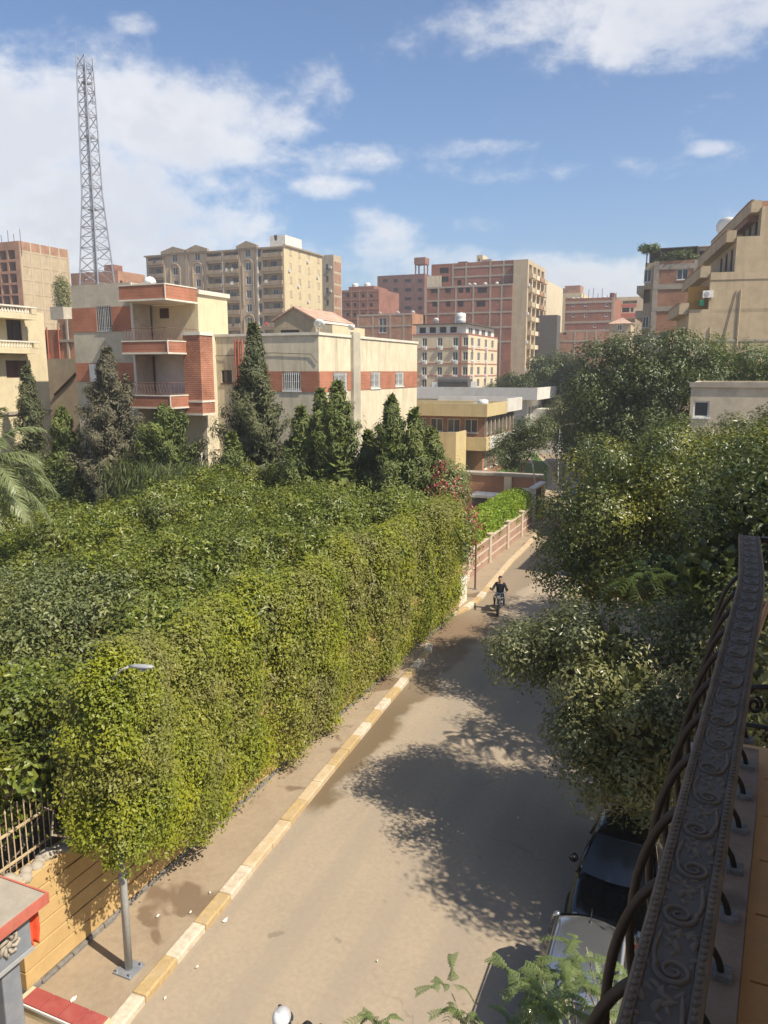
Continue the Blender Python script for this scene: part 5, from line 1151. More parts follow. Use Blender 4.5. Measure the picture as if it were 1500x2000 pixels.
# ---- trimmed hedge on the garden wall
def make_hedge():
    rng = np.random.default_rng(5)
    t = thing('trimmed_hedge', 'long yellow green trimmed hedge overhanging the ochre wall along the pavement', 'hedge', (-10.8, 20, 0))
    o = np.array(off(t))
    def zb(y): return np.interp(y, [9, 10, 11, 12.8, 14.7, 18, 28, 35], [2.75, 2.6, 1.95, 1.1, .72, .50, .45, .6])
    def ztop(y): return 5.42-.016*np.maximum(0, y-12)+.10*np.sin(y*.9)+.07*np.sin(y*2.3+1)+.62*np.exp(-((y-10)/1.5)**2)-.5*np.exp(-((y-8.9)/.7)**2)
    def bulge(y): return np.interp(y, [9, 9.6, 10.3, 11.3, 12.8, 14.7, 18, 25, 28, 34], [.75, 1.12, .95, .52, .05, -.22, -.38, -.50, -.55, -.62])+.12*np.sin(y*1.1)+.08*np.sin(y*2.9+2)
    def surf(y, s):      # s 0..1 up the face, 1..2 over the top to the garden side
        s = np.asarray(s); zt = ztop(y); z0 = zb(y); f = np.clip(s, 0, 1)
        x = -9.92+bulge(y)-.3*f**2*np.interp(y, [9.5, 12, 15, 20], [.15, 1, .6, 0]); z = z0+(zt-.35-z0)*f
        g = np.clip(s-1, 0, 1); x = x-1.5*g; z = z+.35*np.sin(np.clip(g*3, 0, 1)*PI/2)
        ny = np.zeros_like(x); nx = np.where(s < 1, .95, .35); nz = np.where(s < 1, .2, .95)
        return np.stack([x, y, z], -1), unit(np.stack([nx, ny, nz], -1))
    nC = 7600
    y = 9.35+23.9*rng.random(nC)**1.25; s = rng.random(nC)*1.45
    c, nn = surf(y, s)
    # the near end face of the hedge and lumpiness: darker hollows between bulging shoots
    ncap = 420
    cy_ = np.full(ncap, 9.3)+rng.normal(size=ncap)*.18; cs = rng.random(ncap); cc, cn = surf(cy_+.2, cs); cc[:, 0] -= rng.random(ncap)*1.1; cc[:, 1] += np.maximum(0, -10.2-cc[:, 0])*.9; cn = unit(np.array([.1, -1, .25])+rng.normal(size=(ncap, 3))*.2)
    c = np.concatenate([c, cc]); nn = np.concatenate([nn, cn])
    pits = np.stack([rng.uniform(9.6, 33, 150), rng.uniform(1, 5.6, 150)], 1); pr_ = rng.uniform(.07, .26, 150)
    dd = np.hypot(c[:, None, 1]-pits[None, :, 0], c[:, None, 2]-pits[None, :, 1])-pr_[None]; keep = (dd.min(1) > 0) | (rng.random(len(c)) < .25); c = c[keep]; nn = nn[keep]
    depth = rng.random(len(c))**2*.42-.10; lump = .16*np.sin(c[:, 1]*3.1+np.sin(c[:, 2]*2.7)*1.5)*np.sin(c[:, 2]*3.7+c[:, 1]*.8)
    c = c+nn*(lump-depth)[:, None]
    per = 30; k = len(c)*per; idx = np.repeat(np.arange(len(c)), per)
    oo = rng.normal(size=(k, 3))*.13; sc_ = np.interp(c[idx, 1], [9, 14, 35], [.8, 1.0, 1.5])[:, None]
    P = c[idx]+oo*sc_; Nn = unit(nn[idx]*1.0+oo/.13*.40+rng.normal(size=(k, 3))*.36+np.array([.1, 0, .45]))
    Lk = .090*sc_*rng.uniform(.6, 1.35, (k, 1)); me = leaf_mesh('leaves', P-o, Nn, Lk, Lk*.55, mat['leaf_hedge'], droop=.2, rng=rng); link('foliage', me, t)['kind'] = 'stuff'
    hs_ = []
    for i in range(46):
        yy = 9.2+3.6*rng.random()**1.4; c0, _n = surf(np.array([yy]), np.array([0.02])); ln = rng.uniform(.15, .6)
        for q in range(int(ln*60)): hs_.append(c0[0]+np.array([rng.normal()*.06-.1*rng.random(), rng.normal()*.06, -ln*rng.random()]))
    hs_ = np.array(hs_); link('hanging_shoots', leaf_mesh('shoot_leaves', hs_-o, unit(np.array([.8, -.2, .3])+rng.normal(size=hs_.shape)*.5), .085, .05, mat['leaf_hedge'], droop=.8, rng=rng), t)['kind'] = 'stuff'
    k = 16000; y = rng.uniform(9.7, 33, k); s = rng.random(k)*1.3; c, nn = surf(y, s); P = c-nn*rng.uniform(.45, 1.1, (k, 1))
    link('inner_foliage', leaf_mesh('inner_leaves', P-o, unit(rng.normal(size=(k, 3))), .26, .17, mat['leaf_hedge'], rng=rng), t)['kind'] = 'stuff'
    # hanging shoots along the lower edge at the near end
    for i in range(11):
        yy = 9.8+i*2.1; b = (-10.95, yy, 0); tops = [(-10.4+rng.normal()*.2, yy+rng.normal()*.7, 3.2+rng.random()*1.4) for _ in range(4)]
        mb = MB(); mb.smooth = True; mb.tube([b, (-10.93, yy, 1.0), (-10.9, yy+.1, 1.9)], [.1, .08, .07], 7); limbs(mb, (-10.9, yy+.1, 1.8), tops, .05, rng, .4)
        mb.build('stem', mat['pale_bark'], t)
make_hedge()

# ---- clipped garden trees behind the hedge
def variants(n, lobes_fn, leaf, cnt, per, cr, L, W, seed):
    out = []
    for k in range(n):
        rng = np.random.default_rng(seed+k); lb_ = lobes_fn(seed+k)
        P, Nn = crown_pts(lb_, cnt, per, cr, rng, up=.45)
        me = leaf_mesh('leaves', P, Nn, L, W, mat[leaf], rng=rng)
        w = rng.choice(len(lb_), size=cnt*per//9); d = unit(rng.normal(size=(len(w), 3)))*rng.uniform(.3, .8, (len(w), 1)); la = np.array(lb_, float)
        me2 = leaf_mesh('inner_leaves', la[w, :3]+d*la[w, 3:], unit(rng.normal(size=(len(w), 3))), L*1.7, W*2.0, mat[leaf], rng=rng)
        mb = MB(); mb.smooth = True; mb.tube([(0, 0, -5), (.05, 0, -3.2), (0, .05, -1.8)], [.16, .13, .11], 7); limbs(mb, (0, .05, -1.9), [(l[0], l[1], l[2]) for l in lb_], .08, rng)
        out.append((me, me2, mb.mesh('trunk', mat['bark'])))
    return out
GV = variants(5, lambda s: lumpy(round_lobes((0, 0, 0), 2.2, 1.35, 7, s), 30, .52, s), 'leaf_garden', 400, 24, .27, .14, .078, 40)
GG = variants(2, lambda s: lumpy(round_lobes((0, 0, 0), 2.3, 1.5, 7, s), 32, .52, s), 'leaf_grey', 400, 24, .27, .13, .07, 60)
rg = random.Random(11)
def garden_tree(x, y, zt, s, var, label, group):
    me, me2, tk = var; t = thing('garden_tree', label, 'tree', (x, y, 0), group, local=True, rz=rg.uniform(0, 6.28))
    for nm, q in (('crown', me), ('inner_foliage', me2), ('trunk', tk)):
        o = link(nm, q, t); o.location = (0, 0, zt-1.35*s); o.scale = (s, s, s)
        if nm != 'trunk': o['kind'] = 'stuff'
ORD = ['first', 'second', 'third', 'fourth', 'fifth', 'sixth', 'seventh', 'eighth', 'ninth', 'tenth', 'eleventh', 'twelfth', 'thirteenth']
ROW = ['garden row right behind the hedge', 'second garden row behind the hedge', 'third garden row behind the hedge', 'fourth garden row behind the hedge', 'garden row farthest from the hedge']
for iy in range(13):
    for ix in range(5):
        y = 9.9+iy*2.7+rg.uniform(-.4, .6); x = -12.5-ix*2.7+rg.uniform(-.5, .5)-(.4 if iy % 2 else 0)
        if y > 34 or x < -22-.12*y or (y > 32 and x < -21) or (y < 16 and x < -19.5) or (y > 27 and x < -23.5): continue
        grey = ix in (1, 2, 3) and y < 16
        zt = (4.6 if ix == 0 else 4.95)+rg.uniform(-.55, .55)+.055*max(0, y-14)
        garden_tree(x, y, zt, rg.uniform(.88, 1.08), (GG if grey else GV)[rg.randrange(2 if grey else 5)],
                    ORD[iy]+' tree from the near end in the '+ROW[ix], 'rounded garden trees behind the hedge')
# bare branches in the dark hollow at the near end of the hedge
def bare(label, b, n, seed):
    rng = np.random.default_rng(seed); t = thing('bare_shrub', label, 'shrub', b); mb = MB(); mb.smooth = True
    mb.tube([b, (b[0]+.05, b[1], b[2]+1.1)], [.09, .07], 7)
    for i in range(n):
        a = rng.uniform(0, 6.28); e = (b[0]+math.cos(a)*rng.uniform(.5, 1.3), b[1]+math.sin(a)*rng.uniform(.4, 1.1), b[2]+rng.uniform(1.6, 3.2)); limbs(mb, (b[0]+.05, b[1], b[2]+1), [e], .035, rng, .5)
        for _ in range(3): limbs(mb, (b[0]*.4+e[0]*.6, b[1]*.4+e[1]*.6, b[2]*.4+e[2]*.6+.2), [(e[0]+rng.normal()*.5, e[1]+rng.normal()*.5, e[2]+rng.normal()*.4)], .014, rng, .2)
    mb.build('branches', mat['pale_bark'], t)
bare('bare pale branches in the dark hollow left of the near hedge end', (-11.9, 9.0, 0), 14, 4)

# ---- conifers in front of the villa
def conifer(name, label, base, h, r, leaf, seed, n=520, group='conifers in front of the villa', L=.27, W=.065, low=.0, pw=.8):
    rng = np.random.default_rng(seed); t = thing(name, label, 'conifer', base, group); o = np.array(base)
    P, A, Nn = [], [], []
    nb = max(40, n//7)
    for i in range(nb):
        u = rng.random()**.95; a = rng.uniform(0, 6.28); rad = (r*(1-u)**pw*rng.uniform(.55, 1.22)+.05); z0 = h*(low+(1-low)*u); up_ = .35+.5*rng.random()
        for q in np.linspace(.35, 1.0, 7):
            c = np.array([math.cos(a)*rad*q, math.sin(a)*rad*q, z0+rad*q*up_*(.4+.6*q)-.15]); k = 40; s = (.17+.20*(1-u))*(1.15-.55*q)
            oo = rng.normal(size=(k, 3))*s*np.array([.8, .8, 1.1]); P.append(c+oo); out = np.array([math.cos(a), math.sin(a), .25])
            A.append(np.tile(np.array([math.cos(a)*.8, math.sin(a)*.8, .85]), (k, 1))); Nn.append(out*.7+oo/s*.55+rng.normal(size=(k, 3))*.45+np.array([0, 0, .2]))
    for z in np.linspace(h*.86, h*1.0, 5):
        k = 40; oo = rng.normal(size=(k, 3))*np.array([.10, .10, .22]); P.append(np.array([0, 0, z])+oo); A.append(np.tile(np.array([0, 0, 1.0]), (k, 1))); Nn.append(oo/.1+rng.normal(size=(k, 3))*.4)
    P = np.concatenate(P); A = np.concatenate(A); Nn = unit(np.concatenate(Nn))
    link('crown', leaf_mesh('sprays', P, Nn, L, W, mat[leaf], droop=0, axis=A, rng=rng), t)['kind'] = 'stuff'
    k = n*3; u = rng.random(k)**1.1; a = rng.uniform(0, 6.28, k); q = r*(1-u)**pw*.55*rng.random(k); P = np.stack([np.cos(a)*q, np.sin(a)*q, h*(low+(1-low)*u)+.2], 1)
    link('inner_foliage', leaf_mesh('inner_sprays', P, unit(rng.normal(size=(k, 3))), .7, .4, mat[leaf], rng=rng), t)['kind'] = 'stuff'
    MB().tube([(0, 0, -.3), (0, 0, h*.5), (0, 0, h*.96)], [.2, .13, .02], 7).build('trunk', mat['bark'], None).parent = t
    return t
def cbase(q, y): p = PY(q, 900, y); return (p.x, y, 0)
conifer('cypress', 'dusty brown green cypress in front of the grey villa tower', cbase(222, 34.5), 12.0, 2.7, 'leaf_brown', 101, 760, low=.22)
conifer('cypress', 'broad olive conifer beside the red balconies of the villa', cbase(325, 34), 8.9, 2.5, 'leaf_thuja', 102, 620, low=.3, pw=.55)
conifer('cypress', 'tallest dark pointed cypress hiding the left end of the villa wall', cbase(503, 35), 13.1, 3.5, 'leaf_conifer', 103, 1150, low=.1, pw=1.05)
conifer('cypress', 'slim dark cypress at far left before the cream house', cbase(66, 36), 11.0, 1.5, 'leaf_conifer', 104, 420, low=.25)
conifer('cypress', 'short leafy conifer between the cream house and the brown cypress', cbase(128, 34), 8.6, 2.0, 'leaf_thuja', 105, 460, low=.3, pw=.6)
for k, (q, yy, h, r, lab) in enumerate([(590, 33, 9.0, 1.9, 'green cypress just right of the tallest dark cypress'), (660, 33, 10.2, 2.0, 'pointed green cypress below the villa corner window'), (628, 35.5, 9.8, 1.5, 'narrow green cypress squeezed left of the one below the villa corner window'),
        (765, 33.5, 9.5, 1.8, 'pointed green cypress below the right hand villa windows'), (808, 34, 8.9, 1.7, 'green cypress at the right end of the villa wall'), (842, 35, 8.0, 1.7, 'rightmost low green cypress of the row beside the ochre office'), (720, 34.5, 7.8, 1.5, 'low green cypress in the gap between the two pointed ones'), (455, 33, 7.6, 1.9, 'low bright green cypress at the foot of the tallest dark cypress')]):
    conifer('cypress', lab, cbase(q, yy), h, r, 'leaf_thuja', 110+k, 520, low=.15, pw=.7, group='green cypress row before the villa')
gr = thing('tall_grass_clump', 'tall reed like grass clump between the terrace and the hedge tops', 'grass clump', (-26.5, 32.5, 0))
rng = np.random.default_rng(9); k = 2600; pos = np.stack([rng.uniform(-30, -23, k), rng.uniform(31, 34, k), rng.uniform(3.2, 6.0, k)], 1); ax_ = np.stack([rng.normal(size=k)*.35, rng.normal(size=k)*.35, np.ones(k)], 1)
link('blades', leaf_mesh('blades', pos-np.array(off(gr)), unit(rng.normal(size=(k, 3))*np.array([1, 1, .2])), 1.3, .05, mat['leaf_grass'], droop=0, axis=ax_, rng=rng), gr)['kind'] = 'stuff'
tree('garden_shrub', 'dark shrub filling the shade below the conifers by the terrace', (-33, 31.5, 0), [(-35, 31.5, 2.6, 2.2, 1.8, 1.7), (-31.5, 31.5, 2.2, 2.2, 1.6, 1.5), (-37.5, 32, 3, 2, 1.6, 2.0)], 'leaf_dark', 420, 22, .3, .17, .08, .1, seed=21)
tree('garden_shrub', 'leafy pale shrub beside the palm at the foot of the cream house', (-36, 29, 0), [(-36.5, 29, 3.4, 2.2, 1.8, 2.6), (-38.5, 30, 4.0, 1.8, 1.6, 2.4)], 'leaf_thuja', 330, 20, .32, .17, .08, .1, seed=22)
tree('garden_shrub', 'low bright bush at the back edge of the garden below the terrace', (-29.5, 28.3, 0), [(-30, 28.3, 2.9, 2.4, 1.5, 1.6), (-26, 29.5, 3.4, 2.4, 1.6, 1.6), (-33.5, 27.3, 2.9, 2.2, 1.5, 1.5)], 'leaf_garden', 480, 22, .32, .17, .09, .1, seed=23)

# ---- bougainvillea at the far end of the hedge
bt = tree('bougainvillea', 'green shrub with crimson bougainvillea flowers at the far hedge end', (-12.0, 35.2, 0), [(-12.3, 35.4, 4.9, 1.4, 1.4, 1.5), (-11.1, 34.8, 3.0, .75, 1.0, 1.7), (-14.4, 35.8, 4.9, 1.7, 1.4, 1.5), (-13.0, 37, 5.2, 1.6, 1.6, 1.5)], 'leaf_grey', 520, 24, .28, .16, .085, .12, seed=31)
P = []; rng = np.random.default_rng(32)
for (px, py, s, k) in ((862, 912, .16, 60), (858, 945, .22, 60), (875, 970, .30, 110), (838, 960, .2, 35), (925, 1000, .22, 70), (930, 1025, .25, 70), (890, 945, .2, 35), (772, 915, .2, 26), (845, 930, .2, 25), (928, 1060, .2, 30), (865, 988, .25, 50)):
    c = PY(px, py, 33.9); P.append(np.array(c)+rng.normal(size=(k, 3))*np.array([s*1.2, s, s]))
P = np.concatenate(P); link('flowers', leaf_mesh('petals', P-np.array(off(bt)), unit(rng.normal(size=(len(P), 3))+np.array([.4, -.3, .4])), .12, .10, mat['petal'], rng=rng), bt)['kind'] = 'stuff'

# ---- lime clipped hedge behind the brick wall
lh_ = thing('lime_hedge', 'bright lime green clipped hedge rising behind the brick boundary wall', 'hedge', (-12.8, 47, 0)); rng = np.random.default_rng(33)
k = 30000; y = rng.uniform(39.5, 53.6, k); u = rng.random(k)*2
x = np.where(u < 1, -11.75-.15*u, -11.9-1.7*(u-1)); z = np.where(u < 1, 1.3+1.15*u, 2.45+.25*np.sin((u-1)*PI)); nn = np.where((u < 1)[:, None], [.95, 0, .25], [.1, 0, 1.0])
P = np.stack([x, y, z], 1)+rng.normal(size=(k, 3))*.07+nn*(.06*np.sin(y*3)+.05*np.sin(y*7.1))[:, None]
link('foliage', leaf_mesh('leaves', P-np.array(off(lh_)), unit(nn*.8+rng.normal(size=(k, 3))*.6), .15, .08, mat['leaf_lime'], rng=rng), lh_)['kind'] = 'stuff'
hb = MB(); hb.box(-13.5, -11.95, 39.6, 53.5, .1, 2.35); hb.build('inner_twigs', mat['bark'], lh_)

# ---- ficus trees on the right pavement
tree('ficus_tree', 'nearest olive grey ficus leaning over the road beside the black car', (.7, 17.2, .1),
     [(-2.0, 16.6, 4.9, 1.3, 1.2, .9), (-3.2, 17.5, 4.5, 1.25, 1.2, .75), (-1.3, 15.7, 4.3, 1.3, 1.2, .9), (-1.5, 15.8, 3.1, 1.1, 1.1, .9), (-.9, 15.9, 2.6, .95, .9, .85), (-.3, 15.6, 3.7, 1.2, 1.2, 1.0), (-2.2, 16.8, 3.3, .8, 1.0, .7), (.5, 17.6, 5.0, 1.6, 1.6, 1.2)],
     'leaf_ficus', 1500, 26, .20, .11, .056, .22, fork=1.7, seed=51, bough=.58, nb=46, group='ficus trees along the right pavement')
tree('ficus_tree', 'large dark ficus with crown tips painted gold as if sunlit overhanging the far road', (1.0, 25.5, .1),
     [(-2.4, 25.8, 6.6, 2.6, 2.4, 2.2), (-3.6, 26.4, 5.0, 1.5, 1.7, 1.5), (-.3, 25.3, 6.4, 2.4, 2.3, 2.1), (-2.6, 24.8, 4.6, 2.2, 1.8, 1.4), (1.4, 26, 7.0, 2.4, 2.4, 2.0), (-1.2, 27, 7.6, 2.0, 2.0, 1.3), (.4, 23.8, 5.2, 2.0, 1.8, 1.5)],
     'leaf_sun_tip', 2100, 26, .26, .13, .066, .3, fork=2.6, seed=52, bough=.82, nb=56, group='ficus trees along the right pavement')
tree('ficus_tree', 'gold green ficus crown rising behind the dark overhanging ficus', (1.4, 31, .1),
     [(-.9, 30.3, 6.9, 2.1, 2.0, 1.9), (1.1, 31, 7.2, 2.1, 2.1, 1.7), (2.8, 30.6, 6.0, 1.8, 1.8, 1.6)],
     'leaf_gold', 1000, 26, .27, .14, .07, .26, fork=3, seed=53, bough=.62, nb=48, group='ficus trees along the right pavement')
tree('ficus_tree', 'pale leafed ficus before the low concrete block at right', (2.0, 34, .1),
     [(-.6, 33.6, 7.4, 1.8, 1.8, 1.6), (1.4, 34, 7.9, 1.9, 1.9, 1.6), (3.2, 34.4, 7.7, 1.9, 1.8, 1.6), (1.2, 33, 6.2, 2.4, 1.8, 1.5)],
     'leaf_ficus', 900, 24, .28, .14, .07, .24, fork=3, seed=54, bough=.62, nb=48, group='ficus trees along the right pavement')
tree('ficus_tree', 'tall ficus crown close behind the balcony handrail at the right edge', (2.9, 20.0, .1),
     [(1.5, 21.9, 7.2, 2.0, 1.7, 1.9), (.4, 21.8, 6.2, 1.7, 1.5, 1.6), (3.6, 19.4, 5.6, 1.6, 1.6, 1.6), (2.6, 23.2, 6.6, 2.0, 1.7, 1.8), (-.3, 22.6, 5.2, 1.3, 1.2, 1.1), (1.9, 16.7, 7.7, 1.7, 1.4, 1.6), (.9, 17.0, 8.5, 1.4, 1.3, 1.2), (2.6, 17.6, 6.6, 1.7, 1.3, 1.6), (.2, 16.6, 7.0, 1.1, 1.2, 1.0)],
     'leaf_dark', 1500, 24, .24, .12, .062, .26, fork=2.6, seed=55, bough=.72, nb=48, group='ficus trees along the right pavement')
tree('ficus_tree', 'shaded ficus between the black car and the balcony handrail', (2.0, 13.8, .1),
     [(1.7, 13.6, 6.4, 1.5, 1.4, 1.5), (2.9, 14.6, 7.0, 1.6, 1.5, 1.5), (1.0, 14.4, 5.2, 1.2, 1.1, 1.1), (2.6, 13.2, 5.0, 1.6, 1.3, 1.3)],
     'leaf_ficus', 560, 24, .28, .13, .068, .2, fork=2.2, seed=56, group='ficus trees along the right pavement')

# ---- darker trees farther along the street
far_trees = [
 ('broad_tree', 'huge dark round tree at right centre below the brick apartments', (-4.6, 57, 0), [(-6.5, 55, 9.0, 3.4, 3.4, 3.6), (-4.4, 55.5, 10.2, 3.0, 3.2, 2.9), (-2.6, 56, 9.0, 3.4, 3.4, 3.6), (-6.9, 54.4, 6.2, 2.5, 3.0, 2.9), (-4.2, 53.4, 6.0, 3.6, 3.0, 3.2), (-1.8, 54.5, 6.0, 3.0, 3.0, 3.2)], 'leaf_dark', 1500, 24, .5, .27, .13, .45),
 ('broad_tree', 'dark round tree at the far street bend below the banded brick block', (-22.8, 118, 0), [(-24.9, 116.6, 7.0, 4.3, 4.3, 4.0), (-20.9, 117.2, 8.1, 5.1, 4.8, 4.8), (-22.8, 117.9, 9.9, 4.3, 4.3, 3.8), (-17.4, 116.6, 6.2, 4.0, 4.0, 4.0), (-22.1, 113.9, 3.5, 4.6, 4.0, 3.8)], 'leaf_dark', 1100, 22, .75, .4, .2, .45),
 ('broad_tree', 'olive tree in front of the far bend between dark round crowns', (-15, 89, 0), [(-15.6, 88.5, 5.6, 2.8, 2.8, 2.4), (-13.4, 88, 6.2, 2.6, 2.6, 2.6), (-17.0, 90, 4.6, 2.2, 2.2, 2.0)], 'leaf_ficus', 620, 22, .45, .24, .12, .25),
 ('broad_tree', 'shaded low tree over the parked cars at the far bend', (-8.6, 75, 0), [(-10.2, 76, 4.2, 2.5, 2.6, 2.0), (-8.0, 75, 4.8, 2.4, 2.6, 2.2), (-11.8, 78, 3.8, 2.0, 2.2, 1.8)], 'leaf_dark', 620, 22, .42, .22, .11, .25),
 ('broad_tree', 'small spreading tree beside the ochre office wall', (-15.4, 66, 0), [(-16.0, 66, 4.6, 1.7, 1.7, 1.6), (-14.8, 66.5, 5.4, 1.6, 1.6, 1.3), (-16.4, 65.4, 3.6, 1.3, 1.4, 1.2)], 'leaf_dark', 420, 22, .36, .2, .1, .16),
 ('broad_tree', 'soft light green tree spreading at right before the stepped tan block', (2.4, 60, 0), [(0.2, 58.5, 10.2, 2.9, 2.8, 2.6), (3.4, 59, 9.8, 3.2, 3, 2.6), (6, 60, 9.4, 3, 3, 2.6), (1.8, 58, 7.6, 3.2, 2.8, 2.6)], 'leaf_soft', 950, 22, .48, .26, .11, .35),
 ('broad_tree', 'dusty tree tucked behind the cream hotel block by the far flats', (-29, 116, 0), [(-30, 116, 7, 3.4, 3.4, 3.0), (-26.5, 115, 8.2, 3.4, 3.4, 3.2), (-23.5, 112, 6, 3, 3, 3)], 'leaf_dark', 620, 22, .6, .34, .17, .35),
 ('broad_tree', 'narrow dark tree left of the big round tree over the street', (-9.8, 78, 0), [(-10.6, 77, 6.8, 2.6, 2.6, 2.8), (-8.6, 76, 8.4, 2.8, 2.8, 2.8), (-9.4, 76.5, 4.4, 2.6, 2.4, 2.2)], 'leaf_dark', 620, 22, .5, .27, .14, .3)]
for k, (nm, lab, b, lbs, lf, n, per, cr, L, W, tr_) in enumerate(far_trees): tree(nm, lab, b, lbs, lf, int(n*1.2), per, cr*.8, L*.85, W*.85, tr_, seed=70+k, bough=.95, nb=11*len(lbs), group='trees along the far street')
tree('climbing_plant', 'yellow green creeper covering the corner of the unfinished tan block', (-110, 112, 0), [(PY(124, 590, 112).x, 112, PY(124, 590, 112).z, 1.5, 1.2, 3.0), (PY(120, 560, 112).x, 112, PY(120, 565, 112).z, 1.2, 1, 2.2), (PY(128, 620, 112).x, 112, PY(128, 625, 112).z, 1.3, 1.2, 2.5)], 'leaf_ivy', 260, 20, .5, .36, .2, .2, seed=90)
tree('potted_plants', 'roof garden greenery hanging under the dark pergola of the right apartments', (qx(1310), AYR+.2, qz(508)), [(qx(1300), AYR+.3, qz(502), 1.6, .5, .5), (qx(1325), AYR+.3, qz(500), 2.2, .5, .6), (qx(1262), AYR+.6, qz(480), 1.4, .8, .5)], 'leaf_soft', 90, 16, .25, .3, .14, .05, seed=91, cat='plants', fork=qz(506))

# ---- palm at the left edge
def palm():
    c = np.array(PX(-45, 925, -21.5)); t = thing('palm_tree', 'feathery palm with drooping pale fronds at the left edge', 'palm', (c[0], c[1], 0)); rng = np.random.default_rng(61)
    MB().tube([(c[0], c[1], -.2), (c[0]+.1, c[1], 3), (c[0], c[1], c[2]-.6)], [.3, .24, .22], 10).build('trunk', mat['bark'], t)
    for i in range(30):
        a = i*2.399+rng.normal()*.15; el = math.radians(78-100*((i+.5)/30)**.9); Ln = rng.uniform(2.2, 2.9)
        pts = []; p = np.array(c); d = np.array([math.cos(a)*math.cos(el), math.sin(a)*math.cos(el), math.sin(el)])
        for s in range(14): pts.append(p.copy()); p = p+d*Ln/13; d = unit(d+np.array([0, 0, -.085-.02*s*.5]))
        pts = np.array(pts); mb = MB(); mb.tube(pts, [.03*(1-.8*s/13)+.004 for s in range(14)], 4); fr_ = mb.build('frond', mat['leaf_palm'], t)
        V_, T = [], []
        for s in range(2, 14):
            for q in range(5):
                f = q/5; b0 = pts[s-1]*(1-f)+pts[s]*f; dr = unit(pts[s]-pts[s-1]); sd__ = unit(np.cross(dr, [0, 0, 1])+1e-6)
                for sg in (-1, 1):
                    L = .75*math.sin(PI*(s/15)**.7)*rng.uniform(.8, 1.1)+.12; o = dr*.75+sd__*sg*.75+rng.normal(size=3)*.1
                    m1 = b0+unit(o)*L*.5; m2 = m1+unit(o+np.array([0, 0, -.9]))*L*.5; w = dr*.02
                    i0 = len(V_); V_ += [b0-w, b0+w, m1+w, m1-w, m2]; T += [(i0, i0+1, i0+2), (i0, i0+2, i0+3), (i0+3, i0+2, i0+4)]
        me = mesh_np('leaflets', np.array(V_)-np.array(off(t)), np.array(T), mat['leaf_palm']); link('leaflets', me, fr_)['kind'] = 'stuff'
palm()

# ---- feathery tree below the balcony: compound fronds
def fern_frond(me_name='frond_leaflets', seed=1, n=11):
    """a twice pinnate leaf lying along +y, about 0.36 m long"""
    rng = np.random.default_rng(seed); V_, T = [], []
    def strip(a, b, w):
        a = np.array(a); b = np.array(b); d = unit(b-a); s = np.cross(d, [0, 0, 1])*w; i = len(V_); V_.extend([a-s, a+s, b+s*.5, b-s*.5]); T.extend([(i, i+1, i+2), (i, i+2, i+3)])
    Ln = .36; prev = None
    def spine(t): return np.array([0, Ln*t, .05*math.sin(t*PI)-.09*t*t])
    for i in range(8): strip(spine(i/8), spine((i+1)/8), .0022)
    for k in range(n):
        t = .14+.86*k/(n-1); p = spine(t); pl_ = .115*math.sin(PI*min(1, .25+.72*(1-abs(t-.45))))*(1-.35*t)
        for sg in (-1, 1):
            d = unit(np.array([sg*.9, .5, -.12-.1*rng.random()])); e = p+d*pl_; strip(p, e, .0013)
            m_ = 9
            for j in range(m_):
                u = (j+.8)/m_; b = p+d*pl_*u+np.array([0, 0, -.02*u*u]); sd__ = unit(np.cross(d, [0, 0, 1]))
                for s2 in (-1, 1):
                    l = .021*(1-.3*u); o = unit(sd__*s2+d*.45+np.array([0, 0, -.15])); w = d*.0052; i0 = len(V_); V_.extend([b-w*.4, b+o*l*.5-w, b+o*l, b+o*l*.5+w]); T.extend([(i0, i0+1, i0+2), (i0, i0+2, i0+3)])
    return mesh_np(me_name, np.array(V_), np.array(T), mat['leaf_fern'])
FERN = [fern_frond(seed=s) for s in (1, 2, 3)]
def feathery(label, base, tips, seed, spread=.32, per=5, scale=1.0, group='feathery trees by the balcony', dark=False):
    rng = np.random.default_rng(seed); t = thing('feathery_tree', label, 'tree', base, group)
    mb = MB(); mb.smooth = True; top = (base[0], base[1], min(p[2] for p in tips)-1.3); mb.tube([base, (base[0]+.05, base[1], base[2]+(top[2]-base[2])*.5), top], [.12, .1, .07], 8); limbs(mb, top, tips, .035, rng, .25); mb.build('trunk', mat['pale_bark'], t)
    for tp in tips:
        for k in range(per):
            o = link('frond', FERN[rng.integers(3)], t, Vector(tp)+Vector(rng.normal(size=3)*np.array([.05, .05, .05])))
            o.rotation_euler = (rng.uniform(-.5, .55), rng.uniform(-.35, .35), 2*PI*k/per+rng.uniform(-.4, .4)); s = scale*rng.uniform(.8, 1.25); o.scale = (s, s, s)
    if dark:  # darker leaf colour stands in for the shade on these fronds
        for c_ in t.children:
            if c_.name.startswith('frond'): c_.material_slots[0].link = 'OBJECT'; c_.material_slots[0].material = mat['leaf_soft']
    return t
def tipz(px, py, z): g = G(px, py, z); return (g.x, g.y, z)
feathery('feathery leaved young tree below the balcony in front of the silver car', (-.4, 5.4, 0),
  [tipz(*q) for q in ((1060, 1915, 6.3), (1110, 1880, 6.4), (1020, 1965, 6.2), (1090, 1960, 6.5), (1150, 1925, 6.3), (1165, 1985, 6.5), (1060, 1995, 6.4), (1120, 2030, 6.3), (1145, 1850, 6.2), (1000, 2020, 6.2), (1190, 1940, 6.1), (880, 1935, 5.2), (905, 1975, 5.1), (1100, 1930, 6.5), (1040, 1940, 6.2), (1130, 1895, 6.4))], 81, per=6, scale=.72)
feathery('small feathery sprig rising at the bottom edge left of the silver car', (-1.9, 5.2, 0), [tipz(*q) for q in ((735, 1985, 5.2), (755, 2015, 5.1))], 82, per=5, scale=.7)
